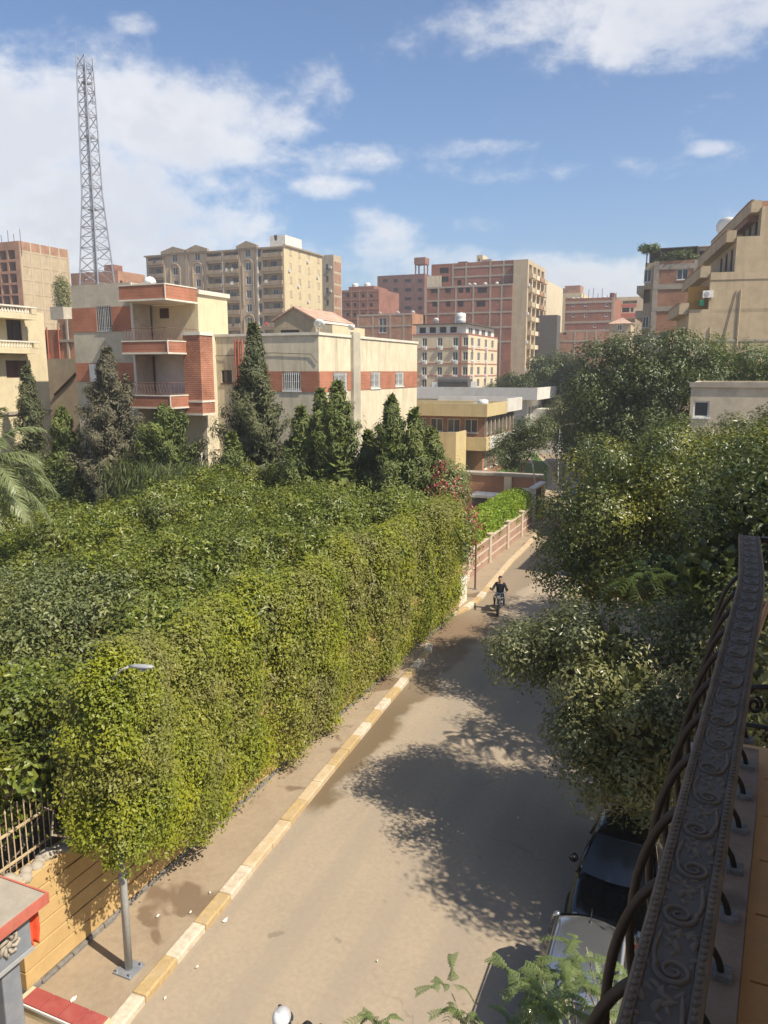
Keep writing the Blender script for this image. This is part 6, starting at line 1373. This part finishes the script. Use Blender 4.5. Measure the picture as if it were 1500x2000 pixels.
feathery('feathery foliage coloured dark as if shaded between the ficus crowns and the handrail', (.2, 21.3, 0), [tuple(PY(px, py, 20.3)) for px, py in ((1235, 1140), (1270, 1180), (1320, 1185), (1340, 1140), (1300, 1220), (1370, 1210), (1260, 1115), (1350, 1260), (1400, 1180), (1390, 1250), (1420, 1300))], 83, per=7, scale=2.3, dark=True)

# ------------------------------------------------------------------ cars
WHEEL = None
def wheel(root, x, y, r=.31, s=1):
    tb = MB(); tb.smooth = True; tb.lathe([(r*.62, -.09), (r*.93, -.1), (r, -.07), (r, .07), (r*.93, .1), (r*.62, .09)], 20, (x, y, r), 'x'); t = tb.build('wheel', mat['rubber'], root)
    q = MB(); q.lathe([(r*.62, -.05), (r*.55, .07*s), (r*.15, .085*s)], 10, (x, y, r), 'x'); q.build('rim', mat['steel'], t)
def car(label, loc, rz, paint, L=4.2, Wd=1.74, H=1.47, estate=False, group='parked cars', cat='car'):
    """front faces local -y"""
    t = thing('parked_car', label, cat, loc, group, local=True, rz=rz); pm_ = mat[paint]; w2 = Wd/2
    k = L/4.3
    st = [(0, .60, .60), (.06, .70, .68), (.22, .78, .74), (.6, .835, .80), (1.05, .86, .86), (1.4, .87, .91), (2.4, .875, .94), (3.4, .87, .96), (3.95, .84, .98 if estate else .95), (4.2, .78, .95 if estate else .90), (4.3, .68, .80)]
    mb = MB(); mb.smooth = True; n = 0
    for (y, w, zt) in st:
        w = w*w2/.875; half = [(.0, .20), (w*.8, .20), (w*.97, .30), (w, .50), (w*.985, zt-.14), (w*.93, zt-.03), (w*.72, zt+.015), (w*.35, zt+.035), (0, zt+.04)]
        ring = half + [(-a, b) for a, b in reversed(half[1:-1])]; n = len(ring); mb.v += [(a, y*k, b) for a, b in ring]
    for i in range(len(st)-1):
        for j in range(n): mb.face((i*n+j, i*n+(j+1) % n, (i+1)*n+(j+1) % n, (i+1)*n+j))
    mb.face(list(reversed(range(n)))); mb.face([(len(st)-1)*n+j for j in range(n)])
    o = mb.build('body', pm_, t, fixn=True); o.modifiers.new('s', 'SUBSURF').render_levels = 1; o.modifiers['s'].levels = 1
    zb = .93; A = (1.15*k, .74, .92); Bs = (1.95*k, .585, H-.03); Cc = ((3.75 if estate else 3.05)*k, .575, H-.035); D = ((4.12 if estate else 3.85)*k, .70, .98)
    sc_ = w2/.875
    def pane(name, p, q, bow, m, inset=.03):
        g = MB(); g.smooth = True; nx, ny = 8, 4
        for i in range(ny+1):
            f = inset+(1-2*inset)*i/ny
            for j in range(nx+1):
                u = -1+2*j/nx; w = (p[1]+(q[1]-p[1])*f)*sc_*(1-inset)
                g.v.append((u*w, p[0]+(q[0]-p[0])*f-bow*(1-u*u), p[2]+(q[2]-p[2])*f+.02*math.sin(f*PI)+(.03*(1-u*u) if q[2] > 1.2 else 0)*f))
        for i in range(ny):
            for j in range(nx): b = i*(nx+1)+j; g.face((b, b+1, b+nx+2, b+nx+1))
        return g.build(name, mat[m], t)
    pane('windshield', A, Bs, .14, 'glass'); pane('rear_window', D, Cc, -.08, 'glass')
    r = MB(); r.smooth = True; ys_ = [Bs[0]-.05, Bs[0]+.02, (Bs[0]*2+Cc[0])/3, (Bs[0]+Cc[0]*2)/3, Cc[0]-.03, Cc[0]+.05]; zo = [-.07, -.005, .03, .03, -.005, -.08]
    for y, dz in zip(ys_, zo):
        w = .60*sc_; r.v += [(-w-.03, y, H-.11+dz), (-w, y, H-.05+dz), (-w*.7, y, H-.005+dz), (-w*.3, y-(.06 if y < 2.3 else -.06 if y > 3.2 else 0), H+.022+dz), (w*.3, y-(.06 if y < 2.3 else -.06 if y > 3.2 else 0), H+.022+dz), (w*.7, y, H-.005+dz), (w, y, H-.05+dz), (w+.03, y, H-.11+dz)]
    for i in range(5):
        for j in range(7): b = i*8+j; r.face((b, b+1, b+9, b+8))
    ro = r.build('roof', pm_, t); ss_ = ro.modifiers.new('sub', 'SUBSURF'); ss_.levels = 2; ss_.render_levels = 2; sm = ro.modifiers.new('s', 'SOLIDIFY'); sm.thickness = .03; sm.offset = -1
    for s in (-1, 1):
        g = MB(); xb, xr = s*.80*sc_, s*.605*sc_
        pts = [(xb, A[0]+.22, zb+.0), (xr, Bs[0]+.05, H-.09), (xr, Cc[0]-.02, H-.09), (xb*.97, D[0]-.18, zb+.04)]
        g.poly(pts if s < 0 else list(reversed(pts))); g.build('side_window', mat['glass'], t)
        p_ = MB(); p_.smooth = True; p_.tube([(s*.80*sc_, A[0]-.02, .90), (s*.70*sc_, A[0]+.42, 1.2), (s*.60*sc_, Bs[0], H-.06)], .035, 6); p2_ = MB(); p2_.smooth = True; p2_.tube([(s*.60*sc_, Cc[0], H-.06), (s*.68*sc_, (Cc[0]+D[0])/2, 1.24), (s*.74*sc_, D[0]+.02, .95)], .05, 6)
        p_.build('pillar', pm_, t); p2_.build('pillar', pm_, t); MB().tube([(s*.81*sc_, 2.55*k, .93), (s*.61*sc_, 2.5*k, H-.07)], .03, 6).build('door_pillar', mat['black_plastic'], t)
        m_ = MB(); m_.smooth = True; m_.lathe([(.02, -.06), (.09, -.05), (.1, .02), (.07, .07), (.01, .09)], 10, (s*(.93*sc_), A[0]+.32, .99), 'y'); o = m_.build('side_mirror', pm_, t)
        h = MB(); h.smooth = True; h.lathe([(.01, -.06), (.08, -.04), (.115, .03), (.10, .12)], 12, (s*.58*sc_, .14*k, .61), 'y'); o = h.build('headlight', mat['lamp_lens'], t)
        B(s*.66*sc_-.12, s*.66*sc_+.12, L-.09, L+.015, .70, .86).build('tail_light', mat['red_lens'], t, bevel=.02)
        for y in (.78*k, 3.45*k): wheel(t, s*(w2-.1), y, s=s)
        if estate:
            q = MB(); q.smooth = True; q.tube([(s*.56*sc_, Bs[0]+.1, H-.02), (s*.56*sc_, Bs[0]+.2, H+.045), (s*.56*sc_, Cc[0]-.25, H+.045), (s*.56*sc_, Cc[0]-.1, H-.02)], .018, 6); q.build('roof_rail', mat['black_plastic'], t)
        d = MB(); d.tube([(s*.885*sc_*.995, 1.6*k, .62), (s*.885*sc_*.995, 3.5*k, .66)], .012, 4); d.build('door_trim', mat['black_plastic'], t)
    g = B(-.45, .45, -.02, .03, .42, .56); g.build('grille', mat['black_plastic'], t, bevel=.02); B(-.26, .26, -.035, -.022, .34, .44).build('number_plate', mat['white_paint'], t)
    B(-.62, .62, -.005, .06, .21, .30).build('lower_grille', mat['black_plastic'], t, bevel=.02)
    for s in (-1, 1): MB().tube([(s*.1, A[0]-.02, .955), (s*.1+.42, A[0]+.12, 1.02)], .008, 4).build('wiper', mat['black_plastic'], t)
    a = MB(); a.smooth = True; a.lathe([(.035, 0), (.03, .02), (.008, .035)], 8, (0, Cc[0]-.12, H+.01)).tube([(0, Cc[0]-.12, H+.03), (0, Cc[0]+.04, H+.17)], .006, 4); a.build('antenna', mat['black_plastic'], t)
    return t
car('silver estate car with roof rails parked nearest, under the feathery fronds', (-1.33, 8.75, 0), math.radians(1.5), 'car_silver', 4.35, 1.72, 1.5, True)
car('black saloon car parked nose to tail behind the silver car under the ficus', (-1.28, 13.42, 0), math.radians(-3), 'car_black', 4.4, 1.76, 1.43)
car('dark red car parked far along the street by the gate, half hidden', (-8.6, 50.5, 0), math.radians(8), 'car_red', 4.2, 1.7, 1.44)
car('black car parked in the shade near the tall far lamp pole', (-10.6, 66.5, 0), math.radians(10), 'car_black', 4.2, 1.7, 1.44)

# ------------------------------------------------------------------ motorcycle and riders
def motorcycle(label, loc, rz):
    t = thing('motorcycle', label, 'motorcycle', loc, None, local=True, rz=rz)
    for y in (0, 1.28):
        w = MB(); w.smooth = True; r = .29
        prof = [(.235, -.03), (.27, -.045), (r, -.02), (r, .02), (.27, .045), (.235, .03)]; w.lathe(prof+[prof[0]], 22, (0, y, r), 'x'); o = w.build('wheel', mat['rubber'], t)
        q = MB(); q.lathe([(.03, -.05), (.05, 0), (.03, .05)], 8, (0, y, r), 'x')
        for k in range(10): a = 2*PI*k/10; q.tube([(0, y, r), (0, y+.24*math.cos(a), r+.24*math.sin(a))], .005, 4)
        q.build('rim', mat['chrome'], o)
    f = MB(); f.smooth = True
    for s in (-1, 1): f.tube([(s*.07, 0, .29), (s*.075, .28, .95)], .022, 7)
    f.build('fork', mat['chrome'], t)
    g = MB(); g.smooth = True; g.tube([(0, -.28+.28+.31*math.cos(a), .29+.33*math.sin(a)) for a in (.3, .8, 1.3, 1.8, 2.3)], .06, 6, flat=.5); g.build('front_fender', mat['car_black'], t)
    h = MB(); h.smooth = True; h.lathe([(.02, -.1), (.09, -.09), (.1, -.03), (.07, .06), (.02, .09)], 12, (0, .13, .86), 'y'); o = h.build('headlight', mat['black_plastic'], t); l = MB(); l.lathe([(.001, -.105), (.085, -.095)], 12, (0, .13, .86), 'y'); l.build('lens', mat['lamp_lens'], o)
    b = MB(); b.smooth = True; b.tube([(-.38, .42, 1.0), (-.22, .30, 1.03), (0, .28, .98), (.22, .30, 1.03), (.38, .42, 1.0)], .016, 7); b.build('handlebar', mat['chrome'], t)
    for s in (-1, 1):
        m_ = MB(); m_.tube([(s*.26, .32, 1.02), (s*.36, .26, 1.17)], .007, 5).lathe([(.001, -.01), (.05, -.008), (.05, .008), (.001, .012)], 10, (s*.38, .26, 1.2), 'y'); m_.build('mirror', mat['black_plastic'], t)
        p = MB(); p.smooth = True; p.tube([(s*.17, .62, .32), (s*.3, .62, .32)], .018, 6); p.build('footrest', mat['rubber'], t)
        i_ = MB(); i_.smooth = True; i_.lathe([(.03, -.04), (.035, .02), (.01, .04)], 8, (s*.16, .12, .84), 'y'); i_.build('indicator', mat['kerb_yellow'], t)
    tk = MB(); tk.smooth = True; tk.tube([(0, .32, .80), (0, .42, .85), (0, .60, .84), (0, .74, .77)], [.05, .13, .13, .06], 10); tk.build('fuel_tank', mat['car_black'], t)
    s_ = MB(); s_.smooth = True; s_.tube([(0, .70, .77), (0, .85, .78), (0, 1.15, .80), (0, 1.34, .82)], [.08, .13, .12, .06], 10, flat=.55); s_.build('seat', mat['rubber'], t)
    e = MB(); e.smooth = True; e.lathe([(.12, -.14), (.15, -.08), (.15, .08), (.12, .14)], 10, (0, .66, .38), 'x'); e.box(-.09, .09, .48, .66, .38, .66); e.build('engine', mat['steel'], t)
    fr_ = MB(); fr_.smooth = True; fr_.tube([(0, .28, .9), (0, .42, .45), (0, .66, .25), (0, .95, .3), (0, 1.28, .29)], .025, 6).tube([(0, .3, .85), (0, .8, .72), (0, 1.35, .74)], .022, 6); fr_.build('frame', mat['dark_iron'], t)
    x = MB(); x.smooth = True; x.tube([(.1, .5, .42), (.14, .6, .25), (.15, .9, .27), (.16, 1.5, .35)], [.02, .022, .04, .045], 8); x.build('exhaust', mat['chrome'], t)
    rf = MB(); rf.smooth = True; rf.tube([(0, 1.28+.33*math.cos(a), .29+.34*math.sin(a)) for a in (2.0, 1.5, 1.0, .5, .1)], .07, 6, flat=.5); rf.build('rear_fender', mat['car_black'], t)
    return t
def rider(label, loc, rz, helmet=False, top='dark_cloth'):
    root = (Vector(loc)); verts, edges, rad, reg = [], [], [], []
    def V_(p, r, g, par=None):
        verts.append(p); rad.append(r); reg.append(g); i = len(verts)-1
        if par is not None: edges.append((par, i))
        return i
    pel = V_((0, .82, .86), (.155, .12), 'denim'); wa = V_((0, .83, 1.0), (.165, .12), top, pel); ch = V_((0, .79, 1.20), (.20, .13), top, wa); nb = V_((0, .76, 1.36), (.085, .075), top, ch)
    ne = V_((0, .74, 1.43), (.055, .055), 'skin', nb); h0 = V_((0, .725, 1.51), (.078, .085), 'skin', ne); h1 = V_((0, .735, 1.60), (.082, .098), 'skin', h0); V_((0, .745, 1.665), (.05, .06), 'skin', h1)
    for s in (-1, 1):
        sh_ = V_((s*.19, .78, 1.33), (.07, .07), top, ch); el = V_((s*.31, .66, 1.10), (.062, .06), top, sh_); wr_ = V_((s*.345, .46, 1.02), (.034, .03), top, el); hd = V_((s*.345, .40, 1.015), (.042, .025), 'skin', wr_)
        for f in range(4):
            dx = s*(.03-.02*f); k1 = V_((s*.345+dx, .355, 1.025-.003*f), (.010, .010), 'skin', hd); k2 = V_((s*.345+dx, .335, 1.0), (.009, .009), 'skin', k1); V_((s*.345+dx, .352, .972+.004*f), (.008, .008), 'skin', k2)
        t1 = V_((s*.345-s*.045, .41, .995), (.011, .011), 'skin', hd); V_((s*.345-s*.05, .375, .975), (.009, .009), 'skin', t1)
        hp = V_((s*.11, .80, .83), (.10, .095), 'denim', pel); kn = V_((s*.21, .42, .74), (.07, .07), 'denim', hp); an = V_((s*.22, .60, .40), (.045, .048), 'denim', kn); V_((s*.225, .63, .355), (.042, .045), 'rubber', an); V_((s*.23, .46, .345), (.045, .03), 'rubber', len(verts)-1)
    me = bpy.data.meshes.new('body'); me.from_pydata(verts, edges, []); ob = bpy.data.objects.new('tmp_body', me); C.objects.link(ob)
    ob.modifiers.new('skin', 'SKIN'); ob.modifiers.new('sub', 'SUBSURF').levels = 1
    for i, d in enumerate(me.skin_vertices[0].data): d.radius = rad[i]; d.use_root = (i == 0)
    dg = bpy.context.evaluated_depsgraph_get(); m2 = bpy.data.meshes.new_from_object(ob.evaluated_get(dg)); bpy.data.objects.remove(ob)
    names = [top, 'denim', 'skin', 'rubber']; m2.materials.clear()
    for nme in names: m2.materials.append(mat[nme])
    seg = [(np.array(verts[a]), np.array(verts[b]), reg[b]) for a, b in edges]
    for p in m2.polygons:
        c = np.array(p.center); best = min(seg, key=lambda s: np.linalg.norm(c-(s[0]+(s[1]-s[0])*np.clip(np.dot(c-s[0], s[1]-s[0])/max(1e-9, np.dot(s[1]-s[0], s[1]-s[0])), 0, 1))))
        p.material_index = names.index(best[2]); p.use_smooth = True
    t = link('person', m2); t.location = root; t.rotation_euler = (0, 0, rz); tag(t, label, 'person'); OFF[t.name] = Vector((0, 0, 0))
    f = MB(); f.smooth = True; f.tube([(0, .645, 1.56), (0, .618, 1.525), (0, .645, 1.51)], [.012, .018, .012], 6); f.build('nose', mat['skin'], t)
    for s in (-1, 1):
        e = MB(); e.smooth = True; e.lathe([(.001, -.012), (.012, 0), (.001, .012)], 8, (s*.032, .650, 1.575), 'y'); e.build('eye', mat['hair'], t)
        e = MB(); e.smooth = True; e.tube([(s*.082, .74, 1.535), (s*.095, .75, 1.565), (s*.083, .745, 1.6)], .014, 6); e.build('ear', mat['skin'], t)
    m_ = MB(); m_.tube([(-.025, .655, 1.482), (0, .648, 1.48), (.025, .655, 1.482)], .006, 5); m_.build('mouth', mat['red_trim'], t)
    hm = MB(); hm.smooth = True; rows = 7; n = 18
    R_ = (.135, .155, .15) if helmet else (.096, .112, .105); cc = (0, .745, 1.60) if helmet else (0, .752, 1.60); lo_ = -.35 if helmet else .08
    for i in range(rows+1):
        ph = PI/2-(PI/2-lo_)*i/rows
        for j in range(n):
            a = 2*PI*j/n; lift = (0 if helmet else max(0, -math.sin(a))*.45*(i/rows)); q = ph+lift
            hm.v.append((cc[0]+R_[0]*math.cos(q)*math.cos(a), cc[1]+R_[1]*math.cos(q)*math.sin(a), cc[2]+R_[2]*math.sin(q)))
    for i in range(rows):
        for j in range(n): hm.cur = (1 if helmet and 0 <= j < 9 and j not in () and i > 1 else 0); hm.face((i*n+j, i*n+(j+1) % n, (i+1)*n+(j+1) % n, (i+1)*n+j))
    o = hm.build('helmet' if helmet else 'hair', [mat['helmet_silver'], mat['helmet_white']] if helmet else mat['hair'], t, fixn=True); o.modifiers.new('s', 'SOLIDIFY').thickness = .012
    if helmet:
        v = MB(); v.smooth = True; v.tube([(.11*math.cos(a)*1.2, .745+.155*math.sin(a)*1.02, 1.565) for a in [PI+PI*k/8 for k in range(9)]], .035, 6, flat=.3); v.build('visor', mat['glass'], o)
    return t
bl = G(972, 1203, 0); bz_ = math.radians(9)
motorcycle('dark motorcycle ridden along the sunlit far road towards the viewer', (bl.x, bl.y, 0), bz_)
rider('person in a dark jacket and grey trousers riding the motorcycle on the far road', (bl.x, bl.y, 0), bz_)
hp = G(550, 1975, 1.7); rz2 = math.radians(175)
d = Vector((0, .74, 0)); d.rotate(Matrix.Rotation(rz2, 3, 'Z'))
motorcycle('motorcycle under the helmeted rider just below the bottom edge of the view', (hp.x-d.x, hp.y-d.y, 0), rz2)
rider('person in dark clothes wearing a silver and white helmet at the bottom edge', (hp.x-d.x, hp.y-d.y, 0), rz2, helmet=True)

# ------------------------------------------------------------------ the balcony the photograph was taken from
ob_ = thing('home_building', 'plastered apartment house whose balcony holds the dark ornate handrail at right', 'apartment building', (6, -4, 0))
volume(ob_, 1.0, 12, -14, 3.6, 0, 14.2, mat['cream_plaster'], left=[(-9, -7.6, 10, 12, 'brown'), (-2, -.8, 9.45, 11.7, 'brown'), (-9, -7.6, 6, 8, 'brown'), (-2, -.8, 6, 8, 'brown')])
B(-.02, .998, -3, 3.55, 9.15, 9.34).build('balcony_slab', mat['concrete'], ob_)
B(.45, .998, -3, 3.2, 12.45, 12.65).build('rail_shade_slab', mat['concrete'], ob_)  # unseen slab added to shade the handrail, trimmed to let sky light in
RL = [(-.177, -1.2), (-.10, -.2), (-.015, .9), (.062, 1.9), (.112, 2.55), (.140, 2.9), (.158, 3.15), (.168, 3.4), (.174, 3.7), (.181, 4.17)]
def rail_at(y):
    i = max(k for k in range(len(RL)-1) if RL[k][1] <= max(y, -1.2)+1e-9); (xa, ya), (xb, yb) = RL[i], RL[i+1]; t = min(1.0, (y-ya)/(yb-ya)); return xa+(xb-xa)*t, math.atan2(xb-xa, yb-ya)
lg = MB()
yy = [-1.2+.2*k for k in range(25) if -1.2+.2*k <= 3.56]
for a, b in zip(yy, yy[1:]):
    xa, xb = rail_at(a)[0], rail_at(b)[0]; lg.poly([(xa-.16, a, 9.43), (xa+.088, a, 9.43), (xb+.088, b, 9.43), (xb-.16, b, 9.43)]); lg.poly([(xa+.088, a, 9.34), (xb+.088, b, 9.34), (xb+.088, b, 9.43), (xa+.088, a, 9.43)]); lg.poly([(xa-.16, a, 9.43), (xb-.16, b, 9.43), (xb-.16, b, 9.0), (xa-.16, a, 9.0)])
e = yy[-1]; xe = rail_at(e)[0]; lg.poly([(xe-.16, e, 9.0), (xe+.088, e, 9.0), (xe+.088, e, 9.43), (xe-.16, e, 9.43)])
lg.build('stone_ledge', mat['ledge_stone'], ob_, fixn=True)
for k in range(14):                        # ochre floor tiles beside the ledge
    for j in range(3):
        y0 = -.6+k*.30; x0 = .095+j*.3
        B(x0, x0+.294, y0+.003, y0+.297, 9.34, 9.352+random.uniform(0, .001)).build('floor_tile', mat['balcony_tile'], ob_, bevel=.002, seg=1)
sk_ = MB()
for a, b in zip(yy, yy[1:]):
    xa, xb = rail_at(a)[0]+.09, rail_at(b)[0]+.09; sk_.poly([(xa, a, 9.365), (xa+.022, a, 9.365), (xb+.022, b, 9.365), (xb, b, 9.365)]); sk_.poly([(xa+.022, a, 9.34), (xb+.022, b, 9.34), (xb+.022, b, 9.365), (xa+.022, a, 9.365)])
sk_.build('tile_skirting', mat['balcony_tile'], ob_)

hr = thing('balcony_railing', 'dark wrought iron balcony railing with wide embossed scroll handrail', 'railing', (0, 1.5, 9.43))
RW = .048; ZR = 10.2
def sweep(name, prof, m, y0=-1.2, y1=4.17, step=.08, parent=None, smooth=False):
    mb = MB(); mb.smooth = smooth; n = len(prof); ss = np.arange(y0, y1+1e-6, step)
    for y in ss:
        x, a = rail_at(y); c, s = math.cos(a), math.sin(a)
        for (u, z) in prof: mb.v.append((x+u*c, y-u*s, z))
    for i in range(len(ss)-1):
        for j in range(n): j2 = (j+1) % n; mb.face((i*n+j, i*n+j2, (i+1)*n+j2, (i+1)*n+j))
    mb.face(list(reversed(range(n)))); mb.face([(len(ss)-1)*n+j for j in range(n)])
    return mb.build(name, m, parent or hr, fixn=True)
hand = sweep('handrail', [(-RW, ZR-.028), (RW, ZR-.028), (RW, ZR-.004), (RW-.004, ZR), (RW-.016, ZR), (RW-.018, ZR-.005), (-RW+.018, ZR-.005), (-RW+.016, ZR), (-RW+.004, ZR), (-RW, ZR-.004)], mat['rail_iron'])
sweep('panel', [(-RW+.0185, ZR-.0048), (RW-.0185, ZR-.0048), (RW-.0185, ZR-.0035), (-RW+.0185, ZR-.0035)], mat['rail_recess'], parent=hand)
bd_ = MB(); bd_.smooth = True
y = -.6
while y < 4.15:
    x, a = rail_at(y); c, s = math.cos(a), math.sin(a)
    for u in (-RW+.010, RW-.010): bd_.lathe([(.0052, -.001), (.0042, .0025), (.0008, .004)], 6, (x+u*c, y-u*s, ZR))
    y += .0145
bd_.build('bead_border', mat['rail_iron'], hand)['kind'] = 'stuff'
def scroll_unit(sg):
    """one embossed motif, 0.12 m long: a spiral, its leaf stem and side leaves"""
    mb = MB(); mb.smooth = True; r0 = .0235; cx, cy = sg*.004, .036
    sp_ = [(cx+sg*(r0*(1-t)**.8+.002)*math.cos(PI*.9+t*PI*3.6), cy+(r0*(1-t)**.8+.002)*math.sin(PI*.9+t*PI*3.6)) for t in [k/30 for k in range(31)]]
    stem = [(-sg*.021, .118), (-sg*.024, .095), (-sg*.026, .07), (-sg*.0235, .05)]
    path = stem+sp_; mb.tube([(x, y, -.0012) for x, y in path], [.0022]+[.0040]*3+[.0048*(1-.5*k/30) for k in range(31)], 6)
    def leaf(x, y, a, l, w):
        d = Vector((math.cos(a), math.sin(a), 0)); q = Vector((-d.y, d.x, 0)); p = Vector((x, y, -.002)); mb.tube([p, p+d*l*.3+q*w*.15, p+d*l*.65+q*w*.2, p+d*l], [.001, w*.5, w*.42, .0008], 6, flat=.55)
    for (x, y, a, l, w) in ((.010, .072, 1.9, .036, .015), (.023, .086, 1.3, .028, .013), (.004, .088, 2.5, .030, .013), (.021, .064, .4, .018, .011), (-.014, .104, .5, .030, .012), (.002, .104, 1.5, .026, .012), (-.023, .010, -.8, .024, .011),
                          (.024, .008, -2.2, .024, .011), (.012, .110, .7, .024, .011), (-.012, .078, 1.2, .02, .010), (-.005, .064, .9, .018, .010), (.027, .108, 1.9, .022, .009), (-.027, .030, 1.7, .018, .007), (.0, .004, .2, .02, .010), (.026, .045, 1.5, .018, .007)):
        leaf(sg*x, y, a if sg > 0 else PI-a, l, w)
    return mb.mesh('scroll_ornament', mat['rail_iron'])
SU = [scroll_unit(1), scroll_unit(-1)]
y = -.5; k = 0
while y < 4.05:
    x, a = rail_at(y+.06); o = link('scroll_ornament', SU[k % 2], hand, (rail_at(y)[0], y, ZR-.0022)); o.rotation_euler = (0, 0, -a); y += .122; k += 1
y = -.46
while y < 3.55:
    x, a = rail_at(y); c, s = math.cos(a), math.sin(a); b = MB(); b.smooth = True
    prof = [(-.01, ZR-.03), (-.045, ZR-.045), (-.088, ZR-.11), (-.118, ZR-.22), (-.125, ZR-.36), (-.105, ZR-.50), (-.06, ZR-.60), (-.01, ZR-.665), (.03, ZR-.72), (.042, ZR-.77)]
    pr4 = [prof[0]]+prof+[prof[-1]]; sm_ = []
    for q_ in range(1, len(pr4)-2):                # smooth the bowed bar through its points
        for t_ in (0, .34, .67):
            w_ = [.5*(2*pr4[q_][a_]+(pr4[q_+1][a_]-pr4[q_-1][a_])*t_+(2*pr4[q_-1][a_]-5*pr4[q_][a_]+4*pr4[q_+1][a_]-pr4[q_+2][a_])*t_*t_+(3*pr4[q_][a_]-pr4[q_-1][a_]-3*pr4[q_+1][a_]+pr4[q_+2][a_])*t_**3) for a_ in (0, 1)]
            sm_.append(Vector((x+w_[0]*c, y-w_[0]*s, w_[1])))
    sm_.append(Vector((x+prof[-1][0]*c, y-prof[-1][0]*s, prof[-1][1])))
    b.tube(sm_, .0092, 8); b.build('baluster', mat['dark_iron'], hr)
    B(x+.018, x+.068, y-.025, y+.025, 9.43, 9.446).build('foot_plate', mat['plinth'], hr)
    q = MB(); q.smooth = True; u0, z0, r0 = -.03, ZR-.61, .055
    q.tube([(x+u0*c, y+.12+r0*(1-t*.75)*math.cos(PI*.5+t*8.5), z0+r0*(1-t*.75)*math.sin(PI*.5+t*8.5)) for t in [k_/22 for k_ in range(23)]], .006, 5)
    q.build('scroll_bar', mat['dark_iron'], hr); y += .245
# end of the balcony: return rail and a low scroll frieze
B(.235, .99, 4.13, 4.17, ZR-.03, ZR-.004).build('return_rail', mat['dark_iron'], hr)
MB().tube([(.181, 4.12, ZR-.03), (.181, 4.12, 9.8), (.16, 3.6, 9.46)], .012, 6).build('end_bracket', mat['dark_iron'], hr)
fz = MB(); fz.smooth = True
fz.tube([(.19, 3.52, 9.60), (.22, 3.52, 9.655), (.27, 3.52, 9.665), (.34, 3.52, 9.65), (.45, 3.52, 9.66), (.99, 3.52, 9.66)], .012, 7).tube([(.19, 3.52, 9.48), (.99, 3.52, 9.48)], .01, 7)
for k in range(9):
    xc = .232+k*.082; fz.tube([(xc+.033*(1-t*.75)*math.cos(PI/2+(1 if k % 2 else -1)*t*9), 3.52, 9.575+.04*(1-t*.75)*math.sin(PI/2+(1 if k % 2 else -1)*t*9)) for t in [j/22 for j in range(23)]], .0085, 6)
fz.build('scroll_frieze', mat['dark_iron'], hr)
tag(MB().tube([(.17, 3.72, 9.40), (.235, 3.9, 9.75), (.33, 4.05, 10.1), (.42, 4.2, 10.4)], .012, 8).build('wooden_stick', mat['wood_stick']), 'pinkish wooden stick leaning outside the balcony end', 'stick')
